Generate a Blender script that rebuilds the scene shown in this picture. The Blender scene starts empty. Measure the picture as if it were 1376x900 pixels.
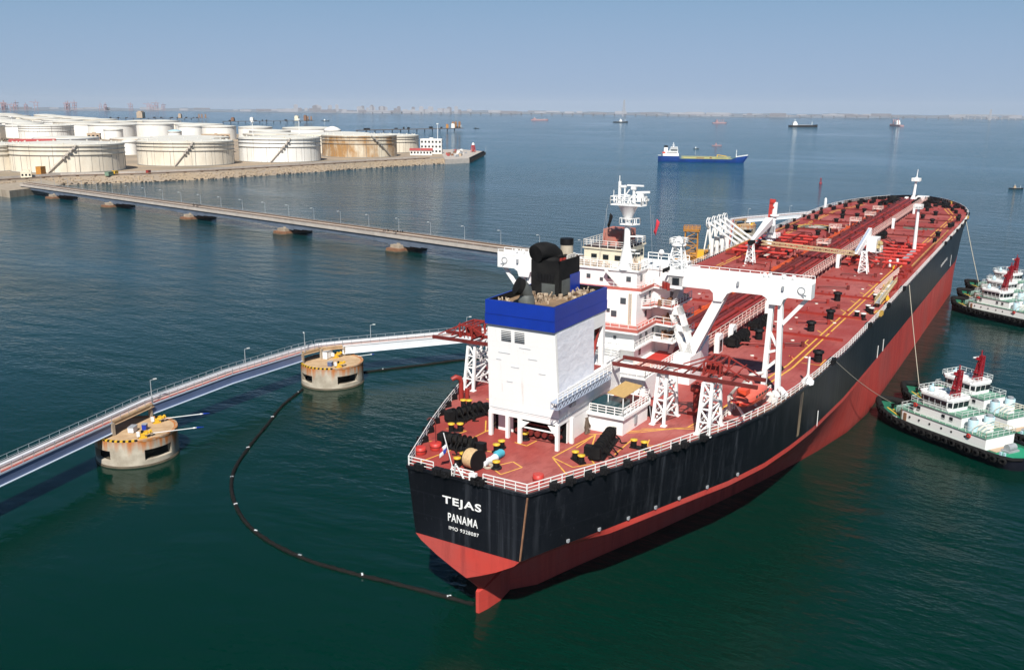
import bpy, math, random
from mathutils import Vector, Matrix, Euler
random.seed(7)
SC = bpy.context.scene
COL = SC.collection
R = math.radians

# ------------------------------------------------------------------ camera
SENSOR = 36.0
cam_data = bpy.data.cameras.new('camera')
cam_data.sensor_fit = 'HORIZONTAL'
cam_data.sensor_width = SENSOR
cam_data.lens = 1243.57 / 1376.0 * SENSOR
cam_data.clip_start = 1.0
cam_data.clip_end = 40000.0
camera = bpy.data.objects.new('camera', cam_data)
COL.objects.link(camera)
YAW, PITCH, ROLL = 0.5331, 0.2405, 0.0080
fw = Vector((math.cos(YAW) * math.cos(PITCH), math.sin(YAW) * math.cos(PITCH), -math.sin(PITCH)))
rt = fw.cross(Vector((0, 0, 1))).normalized()
up = rt.cross(fw)
c_, s_ = math.cos(ROLL), math.sin(ROLL)
rt2, up2 = c_ * rt + s_ * up, -s_ * rt + c_ * up
camera.matrix_world = Matrix(((rt2.x, up2.x, -fw.x, -76.97), (rt2.y, up2.y, -fw.y, -51.106),
                              (rt2.z, up2.z, -fw.z, 55.561), (0, 0, 0, 1)))
SC.camera = camera

# ------------------------------------------------------------------ sky, sun, exposure
SUN_AZ, SUN_EL = R(27.0), R(46.0)          # light travels towards +X and +Y (forward and to port of the tanker)
to_sun = Vector((-math.cos(SUN_AZ) * math.cos(SUN_EL), -math.sin(SUN_AZ) * math.cos(SUN_EL), math.sin(SUN_EL)))
world = bpy.data.worlds.new('World')
SC.world = world
world.use_nodes = True
wn, wl = world.node_tree.nodes, world.node_tree.links
wn.clear()
wo = wn.new('ShaderNodeOutputWorld'); bg = wn.new('ShaderNodeBackground'); sky = wn.new('ShaderNodeTexSky')
sky.sky_type = 'NISHITA'; sky.sun_disc = False
sky.sun_elevation = SUN_EL; sky.sun_rotation = math.atan2(to_sun.x, to_sun.y)
sky.air_density = 0.7; sky.dust_density = 0.0; sky.ozone_density = 6.0; sky.altitude = 50.0
bg.inputs['Strength'].default_value = 0.10
def vmath(op, x, y):
    q = wn.new('ShaderNodeVectorMath'); q.operation = op
    for k, v in enumerate((x, y)):
        if isinstance(v, tuple): q.inputs[k].default_value = v
        else: wl.new(v, q.inputs[k])
    return q.outputs['Vector']
# thick summer haze: the bright band above the horizon saturates (c^2.2 / (a + b c^2.2)), the high sky stays deep blue
gm_ = wn.new('ShaderNodeGamma'); gm_.inputs['Gamma'].default_value = 2.2; wl.new(sky.outputs['Color'], gm_.inputs['Color'])
den = vmath('ADD', vmath('MULTIPLY', gm_.outputs['Color'], (0.362, 0.272, 0.180)), (1.50, 1.84, 4.2))
wl.new(vmath('DIVIDE', gm_.outputs['Color'], den), bg.inputs['Color'])
wl.new(bg.outputs['Background'], wo.inputs['Surface'])
sun_data = bpy.data.lights.new('sun', 'SUN')
sun_data.energy = 5.0; sun_data.angle = R(0.5); sun_data.color = (1.0, 0.95, 0.88)
sun = bpy.data.objects.new('sun', sun_data); COL.objects.link(sun)
sun.rotation_euler = (-to_sun).to_track_quat('-Z', 'Y').to_euler()
sun.location = to_sun * 400
vs = SC.view_settings
vs.view_transform = 'Standard'; vs.look = 'None'; vs.gamma = 1.0; vs.exposure = 0.40; vs.use_curve_mapping = False
SC.render.engine = 'CYCLES'
SC.cycles.max_bounces = 8; SC.cycles.diffuse_bounces = 3; SC.cycles.glossy_bounces = 4
SC.cycles.use_denoising = True

# ------------------------------------------------------------------ materials
MATS = {}
def mat(name, color, rough=0.6, metal=0.0, var=0.0, vscale=0.4, color2=None, stretch=(1, 1, 1), bump=0.0, bscale=3.0,
        spec=0.5, detail=5.0, lo=0.35, hi=0.7, color3=None, scale3=0.12, fac3=0.5):
    """Principled paint with soft weathering: color2 patches (noise), color3 large patches."""
    if name in MATS: return MATS[name]
    m = bpy.data.materials.new(name); m.use_nodes = True
    n, l = m.node_tree.nodes, m.node_tree.links
    b = n['Principled BSDF']
    b.inputs['Base Color'].default_value = (*color, 1)
    b.inputs['Roughness'].default_value = rough
    b.inputs['Metallic'].default_value = metal
    b.inputs['Specular IOR Level'].default_value = spec
    if var or color2 or bump or color3:
        tc = n.new('ShaderNodeTexCoord'); mp = n.new('ShaderNodeMapping')
        mp.inputs['Scale'].default_value = stretch
        l.new(tc.outputs['Object'], mp.inputs['Vector'])
    if var or color2:
        nz = n.new('ShaderNodeTexNoise'); nz.inputs['Scale'].default_value = vscale; nz.inputs['Detail'].default_value = detail
        nz.inputs['Roughness'].default_value = 0.65
        l.new(mp.outputs['Vector'], nz.inputs['Vector'])
        rp = n.new('ShaderNodeValToRGB')
        rp.color_ramp.elements[0].position = lo; rp.color_ramp.elements[1].position = hi
        c2 = color2 if color2 else tuple(max(0, c * (1 - var)) for c in color)
        rp.color_ramp.elements[0].color = (*color, 1); rp.color_ramp.elements[1].color = (*c2, 1)
        l.new(nz.outputs['Fac'], rp.inputs['Fac'])
        out = rp.outputs['Color']
        if color3:
            n3 = n.new('ShaderNodeTexNoise'); n3.inputs['Scale'].default_value = scale3; n3.inputs['Detail'].default_value = 3
            l.new(tc.outputs['Object'], n3.inputs['Vector'])
            mr = n.new('ShaderNodeMapRange'); mr.inputs[1].default_value = 0.5; mr.inputs[2].default_value = 0.68
            mr.inputs[3].default_value = 0; mr.inputs[4].default_value = fac3
            l.new(n3.outputs['Fac'], mr.inputs['Value'])
            mx = n.new('ShaderNodeMix'); mx.data_type = 'RGBA'
            l.new(mr.outputs['Result'], mx.inputs['Factor']); l.new(out, mx.inputs['A']); mx.inputs['B'].default_value = (*color3, 1)
            out = mx.outputs['Result']
        l.new(out, b.inputs['Base Color'])
    if bump:
        n2 = n.new('ShaderNodeTexNoise'); n2.inputs['Scale'].default_value = bscale; n2.inputs['Detail'].default_value = 4
        l.new(mp.outputs['Vector'], n2.inputs['Vector'])
        bp = n.new('ShaderNodeBump'); bp.inputs['Strength'].default_value = 1.0; bp.inputs['Distance'].default_value = bump
        l.new(n2.outputs['Fac'], bp.inputs['Height']); l.new(bp.outputs['Normal'], b.inputs['Normal'])
    MATS[name] = m
    return m

white_dirty = mat('weathered_white_paint', (0.72, 0.70, 0.66), 0.55, color2=(0.50, 0.42, 0.33), vscale=0.9, lo=0.52, hi=0.8, stretch=(1, 1, .3))
rail_white = mat('white_rail_paint', (0.78, 0.77, 0.74), 0.5)
rail_pink = mat('worn_rail_paint', (0.72, 0.52, 0.46), 0.6)
cream = mat('cream_paint', (0.76, 0.69, 0.53), 0.55, var=0.15, vscale=0.6)
red_paint = mat('red_paint', (0.30, 0.030, 0.022), 0.5, var=0.3, vscale=0.8)
red_bright = mat('bright_red_paint', (0.50, 0.04, 0.03), 0.5, var=0.2, vscale=0.8)
orange_pipe = mat('orange_red_pipe', (0.62, 0.09, 0.02), 0.5, var=0.3, vscale=0.5)
dark_pipe = mat('dark_red_pipe', (0.16, 0.022, 0.018), 0.55, var=0.4, vscale=0.5)
black = mat('black_steel', (0.008, 0.008, 0.009), 0.6, spec=.2)
soot = mat('sooty_black', (0.006, 0.006, 0.0065), 0.8, spec=.12, color2=(0.018, 0.0175, 0.017), vscale=0.7)
grey_soot = mat('sooty_grey_steel', (0.10, 0.11, 0.105), 0.6, var=0.5, vscale=0.5)
stack_beige = mat('beige_stack', (0.46, 0.40, 0.31), 0.6, color2=(0.12, 0.10, 0.08), vscale=0.8, stretch=(1, 1, .4), lo=.5, hi=.8)
blue_paint = mat('deep_blue_paint', (0.006, 0.035, 0.32), 0.4, var=0.2, vscale=0.4)
yellow = mat('yellow_paint', (0.70, 0.42, 0.03), 0.5, var=0.15, vscale=1.5)
line_yellow = mat('worn_yellow_line', (0.72, 0.42, 0.06), 0.6, color2=(0.45, 0.15, 0.05), vscale=1.2, lo=0.5, hi=0.75)
line_white = mat('worn_white_line', (0.70, 0.66, 0.58), 0.6, var=0.3, vscale=1.2)
helideck = mat('grey_green_deck_paint', (0.16, 0.16, 0.12), 0.6, var=0.3, vscale=0.5)
wood = mat('tan_canvas_awning', (0.52, 0.34, 0.13), 0.7, var=0.2, vscale=1.0, stretch=(1, 6, 1))
pool_teal = mat('dark_teal_pool', (0.01, 0.05, 0.06), 0.15)
glass_dark = mat('dark_window_glass', (0.012, 0.016, 0.02), 0.08)
glass_grey = mat('grey_window_glass', (0.07, 0.08, 0.09), 0.15)
grey_steel = mat('grey_steel', (0.34, 0.36, 0.38), 0.5, var=0.25, vscale=0.7)
lattice_blue = mat('blue_grey_lattice', (0.36, 0.42, 0.52), 0.5)
orange = mat('orange_lifeboat', (0.70, 0.075, 0.028), 0.4, var=0.12, vscale=0.6)
rope_tan = mat('tan_rope', (0.62, 0.42, 0.22), 0.85, var=0.3, vscale=4)
rope_grey = mat('pale_rope', (0.42, 0.38, 0.30), 0.85)
rope_black = mat('black_wire_rope', (0.004, 0.004, 0.004), 0.8, spec=.2, color2=(0.014, 0.012, 0.010), vscale=2.5)
tarp_white = mat('white_tarpaulin', (0.66, 0.68, 0.70), 0.6, bump=0.05, bscale=2)
tarp_cyan = mat('cyan_tarpaulin', (0.06, 0.36, 0.46), 0.5, bump=0.05, bscale=2)
concrete = mat('weathered_concrete', (0.40, 0.34, 0.26), 0.85, color2=(0.24, 0.19, 0.14), vscale=0.35, stretch=(1, 1, .35), bump=0.03, bscale=1.5)
concrete_top = mat('tan_concrete_deck', (0.52, 0.37, 0.22), 0.85, color2=(0.38, 0.24, 0.13), vscale=0.5, bump=0.02)
concrete_pale = mat('pale_concrete', (0.48, 0.43, 0.38), 0.85, var=0.25, vscale=0.3)
rust = mat('rust_stained_concrete', (0.40, 0.16, 0.045), 0.9, color2=(0.32, 0.27, 0.20), vscale=0.8, stretch=(1, 1, .18), lo=.42, hi=.62)
rusty = mat('rusty_brown_steel', (0.27, 0.135, 0.07), 0.85, color2=(0.13, 0.06, 0.035), vscale=0.9)
tide = mat('dark_tidal_band', (0.11, 0.085, 0.055), 0.8, color2=(0.05, 0.045, 0.03), vscale=0.6)
girder_blue = mat('blue_grey_girder', (0.13, 0.18, 0.32), 0.45, var=0.2, vscale=0.2)
girder_pale = mat('pale_blue_flange', (0.52, 0.60, 0.70), 0.5)
girder_white = mat('white_girder', (0.74, 0.77, 0.80), 0.5, var=0.12, vscale=0.25)
walk_red = mat('worn_red_walkway', (0.42, 0.11, 0.085), 0.7, var=0.3, vscale=0.6)
walk_pink = mat('pale_pink_walkway', (0.62, 0.46, 0.42), 0.75, var=0.25, vscale=0.6)
pipe_lag = mat('pale_pipe_lagging', (0.66, 0.67, 0.70), 0.45, var=0.15, vscale=0.5)
pipe_brown = mat('brown_pipe', (0.20, 0.13, 0.085), 0.6, var=0.4, vscale=0.25)
orange_steel = mat('ochre_orange_steel', (0.50, 0.22, 0.035), 0.6, var=0.35, vscale=0.8)
tug_green = mat('green_tug_deck', (0.018, 0.15, 0.085), 0.6, var=0.3, vscale=0.7)
tug_green2 = mat('bright_green_tug_deck', (0.02, 0.30, 0.16), 0.6, var=0.2, vscale=0.7)
tug_black = mat('black_tug_hull', (0.008, 0.009, 0.016), 0.45, var=0.3, spec=.25)
tyre = mat('black_fender_rubber', (0.012, 0.012, 0.012), 0.85, spec=.15)
winch_mint = mat('pale_mint_paint', (0.38, 0.58, 0.52), 0.5, var=0.15, vscale=1)
pale_blue = mat('pale_blue_paint', (0.42, 0.60, 0.66), 0.45)
mast_red = mat('dark_red_mast_paint', (0.27, 0.014, 0.022), 0.45)
ship_blue = mat('royal_blue_hull', (0.004, 0.045, 0.24), 0.45, color2=(0.003, 0.03, 0.14), vscale=0.1)
ship_green = mat('green_ship_deck', (0.10, 0.19, 0.10), 0.6, var=0.3, vscale=0.3)
soil = mat('sandy_ground', (0.37, 0.28, 0.185), 0.95, color2=(0.28, 0.235, 0.19), vscale=0.03, color3=(0.20, 0.17, 0.12), scale3=0.012, fac3=0.7, detail=8)
road_grey = mat('pale_grey_road', (0.27, 0.25, 0.235), 0.9, var=0.2, vscale=0.05)
rock = mat('tan_rock', (0.40, 0.31, 0.21), 0.95, color2=(0.19, 0.15, 0.11), vscale=0.25, bump=0.1, bscale=0.8)
rock_dark = mat('wet_dark_rock', (0.045, 0.036, 0.026), 0.7, var=0.4, vscale=0.5)
tank_cream = mat('cream_tank_paint', (0.78, 0.72, 0.60), 0.5, color2=(0.60, 0.53, 0.42), vscale=0.10, stretch=(1, 1, .3))
tank_white = mat('white_tank_paint', (0.84, 0.83, 0.79), 0.5, color2=(0.70, 0.66, 0.59), vscale=0.08, stretch=(1, 1, .3))
tank_rust = mat('rust_stained_tank_paint', (0.60, 0.54, 0.42), 0.6, color2=(0.36, 0.20, 0.075), vscale=0.06, stretch=(1, 1, .5), lo=.40, hi=.58)
tank_roof = mat('pale_tank_roof', (0.68, 0.66, 0.59), 0.5, color2=(0.60, 0.54, 0.42), vscale=0.06, lo=.5, hi=.75)
tank_line = mat('grey_weld_band', (0.26, 0.25, 0.23), 0.6)
tank_blue = mat('blue_grey_tank_band', (0.14, 0.20, 0.30), 0.5)
roof_red = mat('red_roof_sheet', (0.42, 0.08, 0.075), 0.6, var=0.2, vscale=0.1)
bldg_white = mat('white_render_wall', (0.74, 0.72, 0.68), 0.7, var=0.1, vscale=0.1)
bldg_tan = mat('tan_render_wall', (0.48, 0.36, 0.25), 0.8, var=0.2, vscale=0.1)
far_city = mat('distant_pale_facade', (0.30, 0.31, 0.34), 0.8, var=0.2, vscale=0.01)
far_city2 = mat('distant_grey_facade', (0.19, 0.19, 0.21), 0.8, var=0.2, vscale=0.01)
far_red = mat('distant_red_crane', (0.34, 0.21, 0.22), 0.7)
far_land = mat('distant_shore', (0.20, 0.24, 0.29), 0.9, var=0.4, vscale=0.004)  # pale bluish tone has distance haze mixed into the land colour
leaf = mat('dry_shrub_leaves', (0.075, 0.065, 0.035), 0.8, var=0.4, vscale=1)
bark = mat('grey_bark', (0.10, 0.08, 0.06), 0.9)
flag_red = mat('flag_red', (0.55, 0.03, 0.05), 0.7)
flag_blue = mat('flag_blue', (0.02, 0.06, 0.38), 0.7)
flag_white = mat('flag_white', (0.75, 0.75, 0.75), 0.7)
lamp_glass = mat('grey_lamp_lens', (0.6, 0.6, 0.58), 0.2)
letter_white = mat('white_lettering', (0.80, 0.80, 0.78), 0.6)

def plated(name, base, worn, seam, plate=(9.0, 2.4), rough=0.5, spec=0.4, streak=(1.0, 0.05), streak_lo=0.55, streak_hi=0.80, rust=(0.16, 0.07, 0.035), rust_amt=0.5,
           patch=None, patch_scale=0.04, flat=False, bump=0.03, seam_w=0.012, seam_f=0.35):
    """welded plate paint: plate seams, vertical run marks (or scuffs on a deck), patches of newer and older paint, rust"""
    m = bpy.data.materials.new(name); m.use_nodes = True
    n, l = m.node_tree.nodes, m.node_tree.links
    p = n['Principled BSDF']; p.inputs['Roughness'].default_value = rough; p.inputs['Specular IOR Level'].default_value = spec
    tc = n.new('ShaderNodeTexCoord'); sx = n.new('ShaderNodeSeparateXYZ'); l.new(tc.outputs['Object'], sx.inputs['Vector'])
    def noise(scale, stretch, det=5, rgh=.6):
        mp = n.new('ShaderNodeMapping'); mp.inputs['Scale'].default_value = stretch; l.new(tc.outputs['Object'], mp.inputs['Vector'])
        t = n.new('ShaderNodeTexNoise'); t.inputs['Scale'].default_value = scale; t.inputs['Detail'].default_value = det; t.inputs['Roughness'].default_value = rgh
        l.new(mp.outputs['Vector'], t.inputs['Vector']); return t.outputs['Fac']
    def rng(v, lo, hi, t0=0.0, t1=1.0):
        q = n.new('ShaderNodeMapRange'); q.inputs[1].default_value = lo; q.inputs[2].default_value = hi; q.inputs[3].default_value = t0; q.inputs[4].default_value = t1
        l.new(v, q.inputs['Value']); return q.outputs['Result']
    def mul(u, v):
        q = n.new('ShaderNodeMath'); q.operation = 'MULTIPLY'; l.new(u, q.inputs[0]); l.new(v, q.inputs[1]); return q.outputs[0]
    def mix(f, c1, c2):
        q = n.new('ShaderNodeMix'); q.data_type = 'RGBA'; l.new(f, q.inputs['Factor'])
        for k, v in (('A', c1), ('B', c2)):
            if isinstance(v, tuple): q.inputs[k].default_value = (*v, 1)
            else: l.new(v, q.inputs[k])
        return q.outputs['Result']
    col = base
    if patch: col = mix(rng(noise(patch_scale, (1, 1, 1), 4), .46, .62, 0, .8), col, patch)
    big = rng(noise(.09, (1, 1, .5), 3), .42, .66)
    run = noise(streak[0], (1, 1, streak[1]) if not flat else (.5, 1, 1), 7, .7)
    col = mix(mul(rng(run, streak_lo, streak_hi), big), col, worn)
    col = mix(rng(noise(2.6, (1, 1, .5), 6, .75), .60, .74, 0, .55), col, worn)
    cb = n.new('ShaderNodeCombineXYZ')
    if flat: l.new(sx.outputs['X'], cb.inputs['X']); l.new(sx.outputs['Y'], cb.inputs['Y'])
    else:
        ad = n.new('ShaderNodeMath'); ad.operation = 'ADD'; l.new(sx.outputs['X'], ad.inputs[0]); l.new(sx.outputs['Y'], ad.inputs[1])
        l.new(ad.outputs[0], cb.inputs['X']); l.new(sx.outputs['Z'], cb.inputs['Y'])
    br = n.new('ShaderNodeTexBrick'); l.new(cb.outputs['Vector'], br.inputs['Vector']); br.inputs['Scale'].default_value = 1.0
    br.inputs['Mortar Size'].default_value = seam_w * 6; br.inputs['Brick Width'].default_value = plate[0]; br.inputs['Row Height'].default_value = plate[1]; br.inputs['Mortar Smooth'].default_value = .4
    br.inputs['Color1'].default_value = (0, 0, 0, 1); br.inputs['Color2'].default_value = (.22, .22, .22, 1); br.inputs['Mortar'].default_value = (1, 1, 1, 1)
    col = mix(rng(br.outputs['Color'], 0, 1, 0, seam_f), col, seam)
    if rust:
        rr_n = noise(1.6, (1, 1, .06) if not flat else (1, 1, 1), 6, .7)
        col = mix(mul(rng(rr_n, .62, .74, 0, rust_amt), rng(noise(.13, (1, 1, 1), 2), .5, .62)), col, rust)
    l.new(col, p.inputs['Base Color'])
    l.new(rng(run, .3, .8, rough * .8, min(1, rough * 1.3)), p.inputs['Roughness'])
    bp = n.new('ShaderNodeBump'); bp.inputs['Distance'].default_value = bump; l.new(noise(.55, (1, 1, 1), 3), bp.inputs['Height']); l.new(bp.outputs['Normal'], p.inputs['Normal'])
    return m
hull_black = plated('black_hull_paint', (0.0035, 0.0042, 0.0062), (0.085, 0.095, 0.112), (0.020, 0.023, 0.030), (11, 2.6), .42, .22, (1.1, .028), .50, .80, rust=(.10, .055, .03), rust_amt=.7, patch=(.0075, .009, .013))
hull_red = plated('red_antifouling', (0.50, 0.055, 0.041), (0.20, 0.028, 0.028), (0.34, 0.04, 0.038), (11, 2.6), .6, .3, (.8, .09), .46, .74, rust=(.22, .07, .04), rust_amt=.6, patch=(.40, .075, .062), patch_scale=.07)
deck_red = plated('red_deck_paint', (0.305, 0.050, 0.041), (0.16, 0.032, 0.029), (0.22, 0.034, 0.030), (13, 3.4), .62, .35, (.9, 1), .45, .72, rust=(.16, .055, .035), rust_amt=.7, patch=(.41, .125, .108), patch_scale=.05, flat=True, bump=.02)
white = plated('white_paint', (0.82, 0.82, 0.80), (0.60, 0.58, 0.54), (0.62, 0.62, 0.62), (5.5, 2.4), .45, .4, (1.6, .06), .60, .84, rust=(.45, .27, .15), rust_amt=.35, bump=.012, seam_f=.22, seam_w=.006)

def streaked_concrete():
    """side wall of the mooring dolphins: pale concrete, rust running down from the rim, dark wet foot"""
    m = bpy.data.materials.new('rust_streaked_concrete'); m.use_nodes = True
    n, l = m.node_tree.nodes, m.node_tree.links
    b = n['Principled BSDF']; b.inputs['Roughness'].default_value = 0.88
    tc = n.new('ShaderNodeTexCoord')
    mp = n.new('ShaderNodeMapping'); mp.inputs['Scale'].default_value = (1, 1, 0.10); l.new(tc.outputs['Object'], mp.inputs['Vector'])
    nz = n.new('ShaderNodeTexNoise'); nz.inputs['Scale'].default_value = 1.1; nz.inputs['Detail'].default_value = 6; l.new(mp.outputs['Vector'], nz.inputs['Vector'])
    big = n.new('ShaderNodeTexNoise'); big.inputs['Scale'].default_value = 0.22; big.inputs['Detail'].default_value = 2; l.new(mp.outputs['Vector'], big.inputs['Vector'])
    sx = n.new('ShaderNodeSeparateXYZ'); l.new(tc.outputs['Object'], sx.inputs['Vector'])
    zr = n.new('ShaderNodeMapRange'); zr.inputs[1].default_value = 1.2; zr.inputs[2].default_value = 4.3; l.new(sx.outputs['Z'], zr.inputs['Value'])
    a = n.new('ShaderNodeMath'); a.operation = 'MULTIPLY'; l.new(zr.outputs['Result'], a.inputs[0]); l.new(big.outputs['Fac'], a.inputs[1])
    a2 = n.new('ShaderNodeMath'); a2.operation = 'ADD'; l.new(a.outputs[0], a2.inputs[0]); l.new(nz.outputs['Fac'], a2.inputs[1])
    rr = n.new('ShaderNodeMapRange'); rr.inputs[1].default_value = 0.70; rr.inputs[2].default_value = 0.98; l.new(a2.outputs[0], rr.inputs['Value'])
    n2 = n.new('ShaderNodeTexNoise'); n2.inputs['Scale'].default_value = 0.6; n2.inputs['Detail'].default_value = 6; l.new(tc.outputs['Object'], n2.inputs['Vector'])
    rp = n.new('ShaderNodeValToRGB'); rp.color_ramp.elements[0].color = (0.30, 0.26, 0.20, 1); rp.color_ramp.elements[1].color = (0.50, 0.45, 0.36, 1)
    rp.color_ramp.elements[0].position = .3; rp.color_ramp.elements[1].position = .7
    l.new(n2.outputs['Fac'], rp.inputs['Fac'])
    mx = n.new('ShaderNodeMix'); mx.data_type = 'RGBA'; l.new(rr.outputs['Result'], mx.inputs['Factor']); l.new(rp.outputs['Color'], mx.inputs['A'])
    mx.inputs['B'].default_value = (0.42, 0.14, 0.03, 1)
    l.new(mx.outputs['Result'], b.inputs['Base Color'])
    bp = n.new('ShaderNodeBump'); bp.inputs['Distance'].default_value = 0.04; l.new(n2.outputs['Fac'], bp.inputs['Height']); l.new(bp.outputs['Normal'], b.inputs['Normal'])
    return m
dolphin_wall = streaked_concrete()

def water_material():
    m = bpy.data.materials.new('green_harbour_water'); m.use_nodes = True
    n, l = m.node_tree.nodes, m.node_tree.links
    b = n['Principled BSDF']
    b.inputs['Base Color'].default_value = (0.0004, 0.0185, 0.0115, 1)
    b.inputs['Roughness'].default_value = 0.075
    b.inputs['IOR'].default_value = 1.33
    b.inputs['Specular IOR Level'].default_value = 0.30
    tc = n.new('ShaderNodeTexCoord')
    def noise(scale, stretch, rot, detail, rough=.55):
        mp = n.new('ShaderNodeMapping'); mp.inputs['Scale'].default_value = stretch; mp.inputs['Rotation'].default_value = (0, 0, rot)
        l.new(tc.outputs['Object'], mp.inputs['Vector'])
        t = n.new('ShaderNodeTexNoise'); t.inputs['Scale'].default_value = scale; t.inputs['Detail'].default_value = detail; t.inputs['Roughness'].default_value = rough
        l.new(mp.outputs['Vector'], t.inputs['Vector']); return t
    a = noise(0.16, (1, 0.45, 1), R(-60), 5)        # wind waves running across the view
    c = noise(0.85, (1, 0.6, 1), R(-48), 5)
    d = noise(0.012, (1, 0.35, 1), R(-55), 4)        # slicks and gusts
    e = noise(0.0035, (0.5, 1, 1), R(35), 5)
    ad = n.new('ShaderNodeMath'); ad.operation = 'MULTIPLY_ADD'; l.new(c.outputs['Fac'], ad.inputs[0]); ad.inputs[1].default_value = 0.30; l.new(a.outputs['Fac'], ad.inputs[2])
    sm = n.new('ShaderNodeMath'); sm.operation = 'ADD'; l.new(d.outputs['Fac'], sm.inputs[0]); l.new(e.outputs['Fac'], sm.inputs[1])
    mr = n.new('ShaderNodeMapRange'); mr.inputs[1].default_value = 0.75; mr.inputs[2].default_value = 1.25; mr.inputs[3].default_value = 0.15; mr.inputs[4].default_value = 1.0
    l.new(sm.outputs[0], mr.inputs['Value'])
    bp = n.new('ShaderNodeBump'); bp.inputs['Distance'].default_value = 0.9
    # the open bay is windier than the sheltered water round the berth
    sb = n.new('ShaderNodeVectorMath'); sb.operation = 'DISTANCE'; l.new(tc.outputs['Object'], sb.inputs[0]); sb.inputs[1].default_value = (60, 20, 0)
    wd = n.new('ShaderNodeMapRange'); wd.inputs[1].default_value = 120; wd.inputs[2].default_value = 800; wd.inputs[3].default_value = 0.85; wd.inputs[4].default_value = 3.8
    l.new(sb.outputs['Value'], wd.inputs['Value'])
    # clearer, bluer water offshore; a rough sea mirrors less at a low angle than flat water
    of = n.new('ShaderNodeMapRange'); of.inputs[1].default_value = 110; of.inputs[2].default_value = 900; l.new(sb.outputs['Value'], of.inputs['Value'])
    wc = n.new('ShaderNodeMix'); wc.data_type = 'RGBA'; l.new(of.outputs['Result'], wc.inputs['Factor'])
    wc.inputs['A'].default_value = (0.0004, 0.0185, 0.0120, 1); wc.inputs['B'].default_value = (0.0030, 0.066, 0.108, 1); l.new(wc.outputs['Result'], b.inputs['Base Color'])
    sl = n.new('ShaderNodeMapRange'); sl.inputs[1].default_value = 150; sl.inputs[2].default_value = 700; sl.inputs[3].default_value = 0.30; sl.inputs[4].default_value = 0.10
    l.new(sb.outputs['Value'], sl.inputs['Value']); l.new(sl.outputs['Result'], b.inputs['Specular IOR Level'])
    ws = n.new('ShaderNodeMath'); ws.operation = 'MULTIPLY'; l.new(wd.outputs['Result'], ws.inputs[0]); ws.inputs[1].default_value = 0.9; l.new(ws.outputs[0], bp.inputs['Distance'])
    l.new(mr.outputs['Result'], bp.inputs['Strength'])
    l.new(ad.outputs[0], bp.inputs['Height']); l.new(bp.outputs['Normal'], b.inputs['Normal'])
    return m
water_mat = water_material()

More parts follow.
